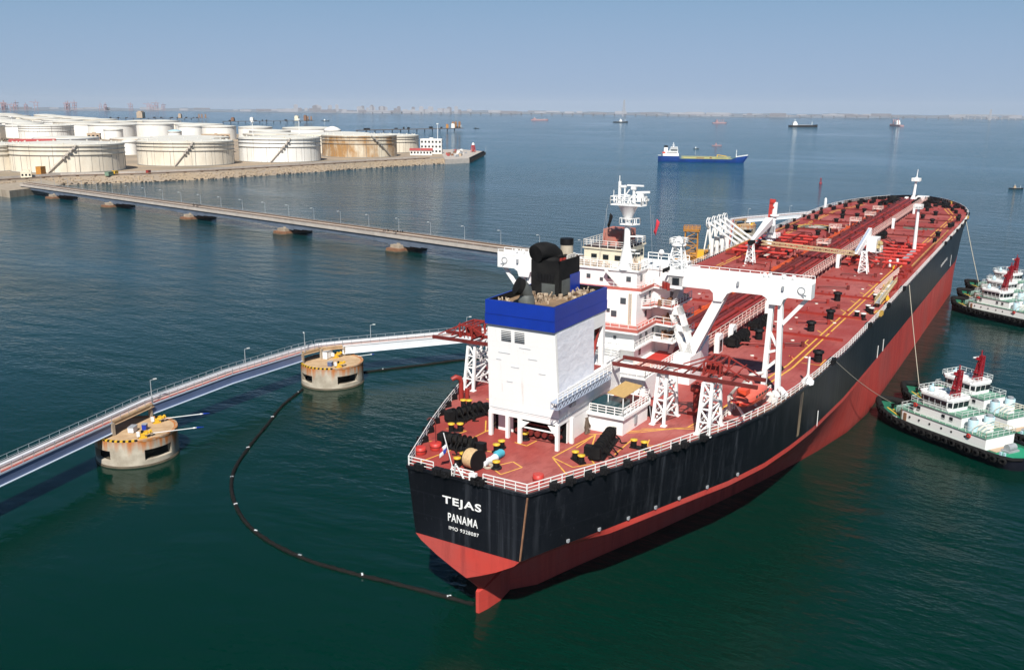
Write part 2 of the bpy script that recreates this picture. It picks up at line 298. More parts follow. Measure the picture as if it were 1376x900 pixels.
# ------------------------------------------------------------------ mesh builder
class MB:
    def __init__(self): self.v, self.f, self.s = [], [], []
    def add(self, vs, fs, smooth=False):
        o = len(self.v); self.v += [tuple(p) for p in vs]
        for f in fs: self.f.append([i + o for i in f]); self.s.append(smooth)
    def box(self, x0, x1, y0, y1, z0, z1):
        self.add([(x0, y0, z0), (x1, y0, z0), (x1, y1, z0), (x0, y1, z0), (x0, y0, z1), (x1, y0, z1), (x1, y1, z1), (x0, y1, z1)],
                 [(0, 3, 2, 1), (4, 5, 6, 7), (0, 1, 5, 4), (1, 2, 6, 5), (2, 3, 7, 6), (3, 0, 4, 7)]); return self
    def rbox(self, c, sx, sy, sz, rz=0.0, M=None):
        m = Matrix.Translation(c) @ Matrix.Rotation(rz, 4, 'Z') if M is None else Matrix.Translation(c) @ M
        P = [m @ Vector((x * sx / 2, y * sy / 2, z * sz / 2)) for z in (-1, 1) for (x, y) in ((-1, -1), (1, -1), (1, 1), (-1, 1))]
        self.add(P, [(0, 3, 2, 1), (4, 5, 6, 7), (0, 1, 5, 4), (1, 2, 6, 5), (2, 3, 7, 6), (3, 0, 4, 7)]); return self
    def bar(self, a, b, w, h=None, w2=None):
        h = h or w; a, b = Vector(a), Vector(b); d = b - a
        if d.length < 1e-6: return self
        d.normalize(); u = Vector((0, 0, 1)) if abs(d.z) < 0.95 else Vector((1, 0, 0))
        s = d.cross(u).normalized(); t = s.cross(d)
        k = (w2 / w) if w2 else 1
        P = [p + s * (x * w * q / 2) + t * (y * h * q / 2) for p, q in ((a, 1), (b, k)) for (x, y) in ((-1, -1), (1, -1), (1, 1), (-1, 1))]
        self.add(P, [(0, 3, 2, 1), (4, 5, 6, 7), (0, 1, 5, 4), (1, 2, 6, 5), (2, 3, 7, 6), (3, 0, 4, 7)]); return self
    def tube(self, a, b, r, n=10, r2=None, cap=True):
        a, b = Vector(a), Vector(b); d = (b - a)
        if d.length < 1e-6: return self
        d.normalize(); r2 = r if r2 is None else r2
        u = Vector((0, 0, 1)) if abs(d.z) < 0.95 else Vector((1, 0, 0))
        s = d.cross(u).normalized(); t = s.cross(d); o = len(self.v)
        A = [a + (s * math.cos(2 * math.pi * i / n) + t * math.sin(2 * math.pi * i / n)) * r for i in range(n)]
        B = [b + (s * math.cos(2 * math.pi * i / n) + t * math.sin(2 * math.pi * i / n)) * r2 for i in range(n)]
        self.add(A + B, [(i, n + i, n + (i + 1) % n, (i + 1) % n) for i in range(n)], True)
        if cap: self.add(A, [list(range(n))]); self.add(B, [list(range(n))[::-1]])
        return self
    def path(self, pts, r, n=6):
        pts = [Vector(p) for p in pts]; rings = []
        for i, p in enumerate(pts):
            d = (pts[min(i + 1, len(pts) - 1)] - pts[max(i - 1, 0)]).normalized()
            u = Vector((0, 0, 1)) if abs(d.z) < 0.95 else Vector((1, 0, 0))
            s = d.cross(u).normalized(); t = s.cross(d); rr = r[i] if isinstance(r, (list, tuple)) else r
            rings.append([p + (s * math.cos(2 * math.pi * k / n) + t * math.sin(2 * math.pi * k / n)) * rr for k in range(n)])
        V = [q for g in rings for q in g]
        F = [(i * n + k, (i + 1) * n + k, (i + 1) * n + (k + 1) % n, i * n + (k + 1) % n) for i in range(len(pts) - 1) for k in range(n)]
        self.add(V, F, True); self.add(rings[0], [list(range(n))]); self.add(rings[-1], [list(range(n))[::-1]]); return self
    def lathe(self, prof, c=(0, 0, 0), n=24, M=None, a0=0.0, a1=2 * math.pi, smooth=True):
        full = abs(a1 - a0 - 2 * math.pi) < 1e-6; k = n if full else n + 1
        V = []
        for r, z in prof:
            for i in range(k):
                t = a0 + (a1 - a0) * i / n; p = Vector((r * math.cos(t), r * math.sin(t), z))
                if M: p = M @ p
                V.append(p + Vector(c))
        F = []
        for j in range(len(prof) - 1):
            for i in range(n):
                i2 = (i + 1) % k if full else i + 1
                F.append((j * k + i, j * k + i2, (j + 1) * k + i2, (j + 1) * k + i))
        self.add(V, F, smooth); return self
    def prism(self, poly, z0, z1):
        """extruded polygon; z0/z1 number or function(x,y)"""
        f0 = z0 if callable(z0) else (lambda x, y: z0); f1 = z1 if callable(z1) else (lambda x, y: z1)
        n = len(poly); ar = sum(poly[i][0] * poly[(i + 1) % n][1] - poly[(i + 1) % n][0] * poly[i][1] for i in range(n))
        if ar < 0: poly = poly[::-1]
        V = [(x, y, f0(x, y)) for x, y in poly] + [(x, y, f1(x, y)) for x, y in poly]
        self.add(V, [list(range(n))[::-1], list(range(n, 2 * n))] + [(i, (i + 1) % n, n + (i + 1) % n, n + i) for i in range(n)]); return self
    def slab(self, poly3, nrm, t):
        """polygon in 3-D thickened by t along nrm"""
        nv = Vector(nrm).normalized() * t; n = len(poly3)
        A = [Vector(p) for p in poly3]; B = [p + nv for p in A]
        ng = Vector((0, 0, 0))
        for i in range(n): ng += A[i].cross(A[(i + 1) % n])
        if ng.dot(nv) < 0: A.reverse(); B.reverse()
        self.add(A + B, [list(range(n))[::-1], list(range(n, 2 * n))] + [(i, (i + 1) % n, n + (i + 1) % n, n + i) for i in range(n)]); return self
    def rail(self, pts, h=1.1, sp=1.7, r=0.05, levels=(0.36, 0.68, 1.0), closed=False):
        pts = [Vector(p) for p in pts]
        if closed: pts.append(pts[0])
        for a, b in zip(pts, pts[1:]):
            L = (b - a).length; k = max(1, round(L / sp))
            for lv in levels: self.bar(a + Vector((0, 0, h * lv)), b + Vector((0, 0, h * lv)), 2 * r * (0.8 if lv < 1 else 1))
            for i in range(k + 1):
                p = a.lerp(b, i / k); self.bar(p, p + Vector((0, 0, h)), 2 * r)
        return self
    def truss(self, c0, c1, s0, s1, n, w=0.28, wb=0.16):
        """four-legged lattice tower from base centre c0 (half sizes s0) to top centre c1 (half sizes s1)"""
        cs = ((-1, -1), (1, -1), (1, 1), (-1, 1))
        P = lambda t: [Vector(c0).lerp(Vector(c1), t) + Vector((x * (s0[0] + (s1[0] - s0[0]) * t), y * (s0[1] + (s1[1] - s0[1]) * t), 0)) for x, y in cs]
        b, t_ = P(0), P(1)
        for i in range(4): self.bar(b[i], t_[i], w)
        for j in range(n):
            A, B = P(j / n), P((j + 1) / n)
            for i in range(4):
                self.bar(B[i], B[(i + 1) % 4], wb)
                if (i + j) % 2: self.bar(A[i], B[(i + 1) % 4], wb)
                else: self.bar(A[(i + 1) % 4], B[i], wb)
        return self
    def girder(self, a, b, w, h, n, t=0.12, tb=0.08):
        """box lattice boom from a to b"""
        a, b = Vector(a), Vector(b); d = (b - a).normalized()
        s = d.cross(Vector((0, 0, 1))).normalized(); u = s.cross(d)
        cs = ((-1, -1), (1, -1), (1, 1), (-1, 1))
        P = lambda q: [a.lerp(b, q) + s * (x * w / 2) + u * (y * h / 2) for x, y in cs]
        A, B = P(0), P(1)
        for i in range(4): self.bar(A[i], B[i], t)
        for j in range(n):
            A, B = P(j / n), P((j + 1) / n)
            for i in range(4):
                self.bar(A[i], A[(i + 1) % 4], tb)
                self.bar(A[i], B[(i + 1) % 4], tb)
        return self
    def build(self, name, m, parent=None, loc=None):
        me = bpy.data.meshes.new(name)
        me.from_pydata([tuple(p) for p in self.v], [], self.f)
        me.polygons.foreach_set('use_smooth', self.s)
        me.materials.append(m); me.update()
        o = bpy.data.objects.new(name, me); COL.objects.link(o)
        if parent: o.parent = parent
        if loc is not None: o.location = loc
        return o

def parts(mb, name, m, parent, most=100):
    """one object per separate piece of mb (the largest ones when there are many), the rest together"""
    n = len(mb.v); p = list(range(n))
    def find(i):
        while p[i] != i: p[i] = p[p[i]]; i = p[i]
        return i
    for f in mb.f:
        r0 = find(f[0])
        for i in f[1:]: p[find(i)] = r0
    key = {}; box = {}
    for i, q in enumerate(mb.v):                 # tube caps are loose faces: join pieces that share a corner
        k = (round(q[0], 4), round(q[1], 4), round(q[2], 4))
        if k in key: p[find(i)] = find(key[k])
        else: key[k] = i
    isl = {}
    for f, s in zip(mb.f, mb.s): isl.setdefault(find(f[0]), []).append((f, s))
    def size(fs):
        vs_ = [mb.v[i] for f, _ in fs for i in f]; return max(max(v[k] for v in vs_) - min(v[k] for v in vs_) for k in range(3))
    gs = sorted(isl.values(), key=size, reverse=True)
    def make(fs):
        o = MB(); mp = {}
        for f, s in fs:
            for i in f:
                if i not in mp: mp[i] = len(o.v); o.v.append(mb.v[i])
            o.f.append([mp[i] for i in f]); o.s.append(s)
        return o.build(name, m, parent)
    out = [make(g_) for g_ in gs[:most]]
    if len(gs) > most: tag(make([x for g_ in gs[most:] for x in g_]), kind='stuff')
    return out
def tag(o, label=None, cat=None, group=None, kind=None):
    if label: o['label'] = label
    if cat: o['category'] = cat
    if group: o['group'] = group
    if kind: o['kind'] = kind
    return o
def empty(name, loc=(0, 0, 0), rz=0.0, label=None, cat=None, group=None):
    o = bpy.data.objects.new(name, None); COL.objects.link(o)
    o.empty_display_size = 0.5; o.location = loc; o.rotation_euler = (0, 0, rz)
    return tag(o, label, cat, group)
KIDS = {}
def copy_tree(o, parent=None):
    c = o.copy(); COL.objects.link(c)
    if parent: c.parent = parent
    for ch in list(o.children): copy_tree(ch, c)
    return c

# ================================================================== setting: sea, land, far shore
sea_mb = MB()
RS = [0, 60, 150, 300, 600, 1200, 2500, 5000, 9000, 14600]
ns = 72
V = [(60, 60, 0)]; F = []
for r in RS[1:]:
    for i in range(ns): V.append((60 + r * math.cos(2 * math.pi * i / ns), 60 + r * math.sin(2 * math.pi * i / ns), 0))
for i in range(ns): F.append((0, 1 + i, 1 + (i + 1) % ns))
for j in range(len(RS) - 2):
    for i in range(ns):
        a = 1 + j * ns + i; b = 1 + j * ns + (i + 1) % ns
        F.append((a, a + ns, b + ns, b))
sea_mb.add(V, F)
tag(sea_mb.build('water', water_mat), kind='structure')

coast = [(-420, 640), (-60, 560), (120, 522), (215, 508), (262, 523), (300, 556), (340, 556), (381, 532), (439, 517), (517, 511), (609, 505), (700, 492), (734, 484),
         (868, 552), (905, 600), (880, 660), (960, 800), (1120, 1010), (1150, 1190), (1420, 1860), (1960, 3160), (900, 3500), (-400, 2600)]
LZ = 4.5
tc_ = Vector((600, 1400))
inner = [tuple(Vector(p).lerp(tc_, 0.0)) for p in coast]
# top sheet inset from the waterline by the slope width
def inset(poly, d):
    n = len(poly); out = []
    for i in range(n):
        p0, p1, p2 = Vector(poly[i - 1]), Vector(poly[i]), Vector(poly[(i + 1) % n])
        e1 = (p1 - p0).normalized(); e2 = (p2 - p1).normalized()
        n1 = Vector((-e1.y, e1.x)); n2 = Vector((-e2.y, e2.x)); b = (n1 + n2).normalized()
        out.append(tuple(p1 + b * d / max(0.4, b.dot(n1))))
    return out
top = inset(coast, 13)
g = MB()
g.add([(x, y, LZ) for x, y in top], [list(range(len(top)))])
n = len(top)
g.add([(x, y, LZ) for x, y in top] + [(x, y, -1.0) for x, y in inset(coast, -3)], [(i, n + i, n + (i + 1) % n, (i + 1) % n) for i in range(n)])
tag(g.build('ground', soil), kind='structure')
# perimeter road and bund behind the revetment
rd = MB(); r0 = inset(coast, 22); r1 = inset(coast, 31)
for i in range(4, 12):
    rd.add([(*r0[i], LZ + .02), (*r0[i + 1], LZ + .02), (*r1[i + 1], LZ + .02), (*r1[i], LZ + .02)], [(0, 1, 2, 3)])
tag(rd.build('road', road_grey), kind='structure')
bw_ = MB(); w0 = inset(coast, 33)
for i in range(4, 11):
    p, q = Vector((*w0[i], LZ + .8)), Vector((*w0[i + 1], LZ + .8)); bw_.bar(p, q, .5, 1.6)
tag(bw_.build('bund_wall', concrete_pale), 'low pale bund wall running along the shore road in front of the tanks', 'wall')
pr_ = MB(); w1 = inset(coast, 16.5); w2 = inset(coast, 18.5)
for i in range(4, 11):
    for ww, r_, z in ((w1, .4, .9), (w2, .3, .8)):
        pr_.tube((*ww[i], LZ + z), (*ww[i + 1], LZ + z), r_, 6)
    p, q = Vector((*w1[i], LZ)), Vector((*w1[i + 1], LZ)); k = int((q - p).length / 12)
    for j in range(k):
        s = p.lerp(q, (j + .5) / k); pr_.box(s.x - .5, s.x + .5, s.y - .2, s.y + 2.4, LZ, LZ + .55)
tag(pr_.build('shore_pipeline', pipe_brown), 'pair of brown pipes on low sleepers along the top of the rocky shore', 'pipeline')
# boulders of the revetment
rk = MB(); rkd = MB()
ico = [(0, 0, 1), (.89, 0, .45), (.28, .85, .45), (-.72, .53, .45), (-.72, -.53, .45), (.28, -.85, .45), (.72, .53, -.45), (-.28, .85, -.45), (-.89, 0, -.45), (-.28, -.85, -.45), (.72, -.53, -.45), (0, 0, -1)]
icf = [(0, 1, 2), (0, 2, 3), (0, 3, 4), (0, 4, 5), (0, 5, 1), (1, 6, 2), (2, 7, 3), (3, 8, 4), (4, 9, 5), (5, 10, 1), (6, 7, 2), (7, 8, 3), (8, 9, 4), (9, 10, 5), (10, 6, 1), (11, 7, 6), (11, 8, 7), (11, 9, 8), (11, 10, 9), (11, 6, 10)]
rr_ = random.Random(3)
for i in range(3, 12):
    a0, a1 = Vector(coast[i]), Vector(coast[i + 1]); b0, b1 = Vector(top[i]), Vector(top[i + 1])
    L = (a1 - a0).length
    for k in range(int(L * 3.2)):
        u, v = rr_.random(), rr_.random() ** 1.0 * 1.05 - 0.12
        lo_, hi_ = a0.lerp(a1, u), b0.lerp(b1, u)
        p = lo_.lerp(hi_, v); z = max(-0.3, LZ * min(v, 1))
        s = rr_.uniform(0.5, 1.25); an = rr_.uniform(0, 6.28); ca, sa = math.cos(an), math.sin(an)
        q = rr_.uniform(.6, 1.2)
        (rkd if v < 0.13 else rk).add([(p.x + s * (x * ca - y * sa * q), p.y + s * (x * sa + y * ca * q), z + s * .75 * zz) for x, y, zz in ico], icf)
tag(rk.build('revetment_rocks', rock), kind='stuff', label='tan boulders armouring the shore below the tank farm road', cat='rocks')
tag(rkd.build('tidal_rocks', rock_dark), kind='stuff', label='dark wet boulders along the waterline of the tank farm shore', cat='rocks')

# far shore across the bay
def polar(az_deg, d): 
    a = YAW - R(az_deg); return Vector((-77 + d * math.cos(a), -51 + d * math.sin(a)))
fl = MB(); rf = random.Random(11)
m_ = 240
V = []
for i in range(m_ + 1):
    az = -44 + 88 * i / m_
    d0 = 8100 + 500 * math.sin(i * .11) + (900 if az < -18 else 0) + (-600 if az > 8 else 0)
    hh = 12 + 9 * abs(math.sin(i * .21)) + 5 * math.sin(i * .67) + rf.uniform(-3, 3)
    for d, z in ((d0, 0.3), (d0 + 60, 4), (d0 + 900, 10), (d0 + 2200, hh), (d0 + 4200, 0.5)):
        p = polar(az, d); V.append((p.x, p.y, z))
F = [(i * 5 + j, i * 5 + j + 5, i * 5 + j + 6, i * 5 + j + 1) for i in range(m_) for j in range(4)]
fl.add(V, F, True)
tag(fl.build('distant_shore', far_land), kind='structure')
def shore_d(az): 
    i = (az + 44) / 88 * m_
    return 8100 + 500 * math.sin(i * .11) + (900 if az < -18 else 0) + (-600 if az > 8 else 0)
# distant city: individual blocks, too small to show any part
rc = random.Random(5)
def city(az, w, h, d_in, m=None, name='distant_building'):
    p = polar(az, shore_d(az) + d_in); b = MB()
    a = YAW - R(az)
    b.box(-w * .35, w * .35, -w / 2, w / 2, 0, h)
    if h > 45: b.box(-w * .2, w * .2, -w * .3, w * .3, h, h + 5)
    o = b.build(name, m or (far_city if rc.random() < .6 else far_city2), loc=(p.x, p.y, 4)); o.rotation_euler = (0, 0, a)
    return o
for k in range(150):
    q = rc.random()
    if q < .50: az = rc.uniform(-14, -1)
    elif q < .68: az = rc.uniform(-30, -14)
    else: az = rc.uniform(-1, 30)
    tall = -13 < az < -2
    h = rc.uniform(28, 64) if (tall and rc.random() < .75) else rc.uniform(10, 28)
    w = rc.uniform(22, 45) if h > 28 else rc.uniform(40, 170)
    tag(city(az, w, h, rc.uniform(120, 1500)), 'pale hazy block of the distant city across the bay', 'building', 'blocks of the distant city')
for k in range(22):   # port cranes on the far left shore
    az = rc.choice([rc.uniform(-29.5, -26.5), rc.uniform(-25.5, -22.5), rc.uniform(-22, -19.8)])
    p = polar(az, shore_d(az) + rc.uniform(40, 200)); b = MB(); h = rc.uniform(45, 70)
    for x in (-12, 12):
        for y in (-9, 9): b.bar((x, y, 0), (x, y, h), 3)
    b.box(-14, 14, -10, 10, h * .6, h * .68); b.bar((-30, 0, h), (45, 0, h * 1.05), 4); b.bar((0, 0, h), (0, 0, h * 1.35), 3)
    o = b.build('port_crane', far_red, loc=(p.x, p.y, 3)); o.rotation_euler = (0, 0, rc.uniform(0, 3))
    tag(o, 'hazy reddish gantry crane of the port on the far left shore', 'crane', 'port cranes on the far shore')
# sea-crossing bridge, pylon
p = polar(6.6, 7300); b = MB()
for s in (-1, 1): b.bar((0, s * 9, 0), (0, s * 3, 120), 9, 9, 5)
b.box(-4, 4, -14, 14, 36, 40); b.box(-3, 3, -5, 5, 96, 100)
o = b.build('bridge_pylon', far_city, loc=(p.x, p.y, 0)); o.rotation_euler = (0, 0, YAW)
tag(o, 'tall pale pylon standing in the sea near the far shore at the centre', 'pylon')
p = polar(26.6, 7000); b = MB()
b.bar((0, 0, 0), (0, 0, 70), 16, 16, 10); b.box(-4, 4, -150, 210, 30, 36)
for y in range(-150, 211, 40): b.bar((0, y, 0), (0, y, 31), 5)
o = b.build('shore_terminal', far_city, loc=(p.x, p.y, 0)); o.rotation_euler = (0, 0, YAW - R(26))
tag(o, 'pale waterside terminal with one tall tower on the far right shore', 'building')
b = MB()
P0, P1 = polar(-9, 7600), polar(27, 7500); Lb = (P1 - P0).length; db = (P1 - P0) / Lb
for i in range(60):
    q = P0 + db * (Lb * i / 59); b.box(q.x - 3, q.x + 3, q.y - 3, q.y + 3, 0, 14)
b.bar((P0.x, P0.y, 15.5), (P1.x, P1.y, 15.5), 14, 3)
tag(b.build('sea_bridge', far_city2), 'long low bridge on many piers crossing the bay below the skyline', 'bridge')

# ================================================================== tank farm
CAM2 = Vector((-77, -51))
def tank(cx, cy, r, h, m, roof_m, label, group, detail=0, stair=None, band_m=None, roof_h=1.7, n=56):
    t = empty('storage_tank', (cx, cy, LZ), 0, label, 'storage tank', group)
    s = MB(); s.lathe([(r, 0), (r, h * .5), (r, h)], n=n)
    s.build('shell', m, t)
    f = MB(); f.lathe([(r + .05, h - .2), (r + .25, h), (r * .97, h + .25), (r * .6, h + roof_h * .62), (r * .25, h + roof_h * .93), (0.01, h + roof_h)], n=n)
    if detail:
        for k in range(18):
            a = 2 * math.pi * k / 18 + .2; f.rbox((r * .88 * math.cos(a), r * .88 * math.sin(a), h + .95), .9, .9, 1.0)
    f.build('roof', roof_m, t)
    b = MB()
    def ring(z, w, hh): b.lathe([(r, z), (r + w, z), (r + w, z + hh), (r, z + hh)], n=n, smooth=False)
    ring(h - 1.3, .9, .25)
    if detail:
        ring(h * .80, .8, .22); ring(h * .63, .8, .22); ring(0.1, .7, .5)
    b.build('wind_girder', band_m or tank_line, t)
    if detail:
        w = MB(); face = math.atan2(CAM2.y - cy, CAM2.x - cx)
        for k in range(22):
            a = face - 1.5 + k * 3.0 / 21 + (0.03 if k % 3 else -.04); z1 = h * (.6 if k % 3 else .98)
            c, s_ = math.cos(a), math.sin(a)
            w.bar(((r + .05) * c, (r + .05) * s_, .4), ((r + .05) * c, (r + .05) * s_, z1), .14 if k % 4 else .3)
        w.build('drain_pipe', tank_line, t)
        if stair:
            a0, a1 = face + math.asin(stair[0]), face + math.asin(stair[1]); q = MB(); N = 26
            pts = [((r + .9) * math.cos(a0 + (a1 - a0) * i / N), (r + .9) * math.sin(a0 + (a1 - a0) * i / N), h * i / N) for i in range(N + 1)]
            for i in range(N):
                q.bar(pts[i], pts[i + 1], 1.1, .55); q.bar((pts[i][0], pts[i][1], pts[i][2] + 1.2), (pts[i + 1][0], pts[i + 1][1], pts[i + 1][2] + 1.2), .18)
            for fr in (.55, .66, .77, .88):
                i = int(N * fr); a = a0 + (a1 - a0) * fr
                q.rbox(((r + 1.5) * math.cos(a), (r + 1.5) * math.sin(a), h * fr), 2.4, 1.8, 1.4, a)
            q.build('stairway', tank_line if m is tank_rust else concrete_pale, t)
    return t
front = 'storage tanks along the tank farm shore'
tank(353, 690, 32, 20, tank_cream, tank_roof, 'cream storage tank cut off by the left edge of the picture', front, 1)
tank(390.5, 638.5, 42.1, 21, tank_cream, tank_roof, 'wide cream storage tank directly behind the landing of the pipe trestle', front, 1, (-.36, .15))
tank(501, 630.5, 41.0, 20.5, tank_cream, tank_roof, 'cream storage tank with diagonal stair, second along the shore from the trestle landing', front, 1, (-.25, .15))
tank(591, 604, 38.2, 22, tank_white, tank_roof, 'clean white storage tank standing left of the rust stained one on the shore', front, 1, (-.25, .25))
tank(703, 599, 39.2, 22, tank_rust, tank_roof, 'heavily rust stained storage tank with dark stair nearest the quay', front, 1, (.80, .30))
back = 'storage tanks behind the front row'
tank(802, 640, 37, 19, tank_cream, tank_roof, 'cream tank peeping out between the rust stained tank and the white quay building', back, 1)
tank(748, 690, 38, 20, tank_cream, tank_roof, 'pale tank whose roof shows right behind the clean white tank', back)
tank(636, 1001, 36.9, 12, tank_white, tank_roof, 'low tank with a dark blue grey rim behind the wide cream tank', back, 0, None, tank_blue)
tank(773, 1248, 36.8, 21, tank_white, tank_roof, 'bright white tank behind the red roofs at the left', back, 1)
tank(700, 1300, 36, 21, tank_cream, tank_roof, 'pale tank behind the bushes at the left edge', back)
tank(849, 1199, 13.7, 15, tank_white, tank_roof, 'small white tank with a conical roof beside the bright white tank', back, roof_h=4)
tank(882, 1245, 35.2, 21, tank_white, tank_roof, 'white tank right behind the small conical roofed tank', back)
tank(970, 1255, 30, 21, tank_white, tank_roof, 'white tank to the right of the one behind the small conical roofed tank', back)
tank(972, 1170, 20.1, 19, tank_white, tank_roof, 'narrow white tank left of the middle pair in the back rows', back)
tank(959, 1092, 25.6, 20, tank_white, tank_roof, 'white tank in the middle of the back rows with a dark right side', back)
tank(961, 1016, 25, 20, tank_white, tank_roof, 'white tank right of the middle one in the back rows', back)
tank(868, 1085, 9.8, 14, tank_white, pale_blue, 'slim bluish domed tank behind the second cream tank', back, roof_h=2.4)
tank(573, 802, 8.2, 14, tank_white, tank_roof, 'small white tank in the gap between the two cream tanks, left of a pair', back, roof_h=2)
tank(604, 808, 7.6, 13, tank_white, tank_roof, 'small white tank in the gap between the two cream tanks, right of a pair', back, roof_h=2)
tank(734, 992, 35.8, 9, tank_cream, tank_roof, 'low cream tank with a brown rim behind the small white pair', back, 0, None, rusty)
tank(646, 786, 37, 17, tank_cream, tank_roof, 'cream tank hidden behind the second cream tank of the shore', back)
tank(988, 930, 41, 20, tank_white, tank_roof, 'pale tank with a wide roof beyond the clean white tank', back)
tank(938, 843, 11.9, 19, tank_white, bldg_white, 'small tank with a bright white dome above the front row', back, roof_h=5)
tank(1026, 1086, 12.5, 12, tank_white, tank_roof, 'small grey domed tank between the back rows', back, roof_h=4)
tank(560, 712, 36, 19, tank_cream, tank_roof, 'pale tank behind the gap of the two middle shore tanks', back)
tank(862, 758, 34, 18, tank_white, tank_roof, 'pale tank between the white domed tank and the rust stained one', back)
tank(780, 800, 36, 18, tank_cream, tank_roof, 'cream tank directly behind the roof of the clean white tank', back)
tank(880, 905, 28, 18, tank_white, tank_roof, 'white tank just left of the white domed tank', back)
tank(700, 880, 30, 14, tank_cream, tank_roof, 'low cream tank between the second cream tank and the back rows', back, 0, None, rusty)
placed = [(862, 758), (780, 800), (880, 905), (700, 880), (353, 690), (390, 638), (501, 630), (591, 604), (703, 599), (802, 640), (748, 690), (636, 1001), (773, 1248), (700, 1300), (849, 1199), (882, 1245), (970, 1255), (972, 1170),
          (959, 1092), (961, 1016), (868, 1085), (573, 802), (604, 808), (734, 992), (646, 786), (988, 930), (938, 843), (1026, 1086), (560, 712)]
def inside(x, y, poly):
    c = False; j = len(poly) - 1
    for i in range(len(poly)):
        if (poly[i][1] > y) != (poly[j][1] > y) and x < (poly[j][0] - poly[i][0]) * (y - poly[i][1]) / (poly[j][1] - poly[i][1]) + poly[i][0]: c = not c
        j = i
    return c
safe = inset(coast, 60); rt_ = random.Random(8)
for iy in range(29):
    for ix in range(27):
        x = -300 + ix * 94 + (iy % 2) * 47 + rt_.uniform(-8, 8); y = 800 + iy * 92 + rt_.uniform(-8, 8)
        if not inside(x, y, safe): continue
        if min(math.hypot(x - a, y - b) for a, b in placed) < 80 or (y < 1190 and x < 930): continue
        dv = Vector((x + 77, y + 51)); az = math.degrees(YAW - math.atan2(dv.y, dv.x))
        if az < -31 or rt_.random() < .04: continue
        tank(x, y, rt_.choice([30, 35, 38, 40]), rt_.uniform(17, 21), tank_white if rt_.random() < .6 else tank_cream, tank_roof,
             'distant pale storage tank far back in the tank farm', 'distant tanks of the tank farm', n=32)

# buildings of the tank farm
def building(name, loc, rz, w, d, h, floors, cols, wall, label, roof=None, roof_h=0):
    t = empty(name, loc, rz, label, 'building')
    b = MB(); b.box(-d / 2, d / 2, -w / 2, w / 2, 0, h); b.build('wall', wall, t)
    if roof:
        q = MB(); q.prism([(-d / 2 - .6, -w / 2 - .6), (d / 2 + .6, -w / 2 - .6), (d / 2 + .6, w / 2 + .6), (-d / 2 - .6, w / 2 + .6)], h + .01, h + .35)
        q.slab([(-d / 2 - .6, -w / 2 - .6, h + .35), (-d / 2 - .6, w / 2 + .6, h + .35), (0, w / 2 + .6, h + roof_h), (0, -w / 2 - .6, h + roof_h)], (0, 0, 1), .2)
        q.slab([(d / 2 + .6, -w / 2 - .6, h + .35), (d / 2 + .6, w / 2 + .6, h + .35), (0, w / 2 + .6, h + roof_h), (0, -w / 2 - .6, h + roof_h)], (0, 0, 1), .2)
        q.build('roof', roof, t)
    else:
        q = MB()
        for (x0, x1, y0, y1) in ((-d / 2 - .1, d / 2 + .1, -w / 2 - .1, -w / 2 + .3), (-d / 2 - .1, d / 2 + .1, w / 2 - .3, w / 2 + .1), (-d / 2 - .1, -d / 2 + .3, -w / 2 + .3, w / 2 - .3), (d / 2 - .3, d / 2 + .1, -w / 2 + .3, w / 2 - .3)):
            q.box(x0, x1, y0, y1, h, h + .9)
        q.box(-1.5, 1.5, -2, 2, h, h + 2.2)
        q.build('parapet', wall, t)
    fh = h / floors
    for f in range(floors):
        for c in range(cols):
            y = -w / 2 + w * (c + .5) / cols
            MB().box(-d / 2 - .06, -d / 2 + .1, y - w / cols * .26, y + w / cols * .26, f * fh + fh * .35, f * fh + fh * .78).build('window', glass_dark, t)
        nc = max(1, int(cols * d / w))
        for c in range(nc):
            x = -d / 2 + d * (c + .5) / nc
            MB().box(x - d / nc * .24, x + d / nc * .24, -w / 2 - .06, -w / 2 + .1, f * fh + fh * .35, f * fh + fh * .78).build('window', glass_dark, t)
    return t
az_q = math.atan2(567 + 51, 765 + 77)
building('office_building', (792, 569, LZ), az_q - .12, 24, 12, 15.5, 3, 6, bldg_white, 'white three storey office building beside the quay at the end of the shore')
building('workshop', (760, 560, LZ), az_q - .05, 24, 9, 5, 1, 7, bldg_white, 'low white building with a red roof in front of the white office building', roof_red, 2.2)
building('warehouse', (560, 950, LZ), .9, 46, 22, 8, 1, 8, bldg_tan, 'long building with a faded red roof behind the wide cream tank at the left', roof_red, 5)
building('warehouse', (470, 930, LZ), .9, 60, 24, 8, 1, 8, bldg_tan, 'long red roofed building at the left edge of the tank farm', roof_red, 5)
building('pump_house', (905, 1040, LZ), .8, 40, 18, 9, 2, 6, bldg_tan, 'tan pump house among the back rows of tanks', None)
building('pump_house', (745, 1100, LZ), .8, 16, 14, 12, 2, 3, bldg_tan, 'narrow tan building left of the small conical roofed tank', None)
building('gatehouse', (322, 588, LZ), .9, 7, 4, 3.4, 1, 3, cream, 'tiny cream hut behind the landing of the pipe trestle', None)
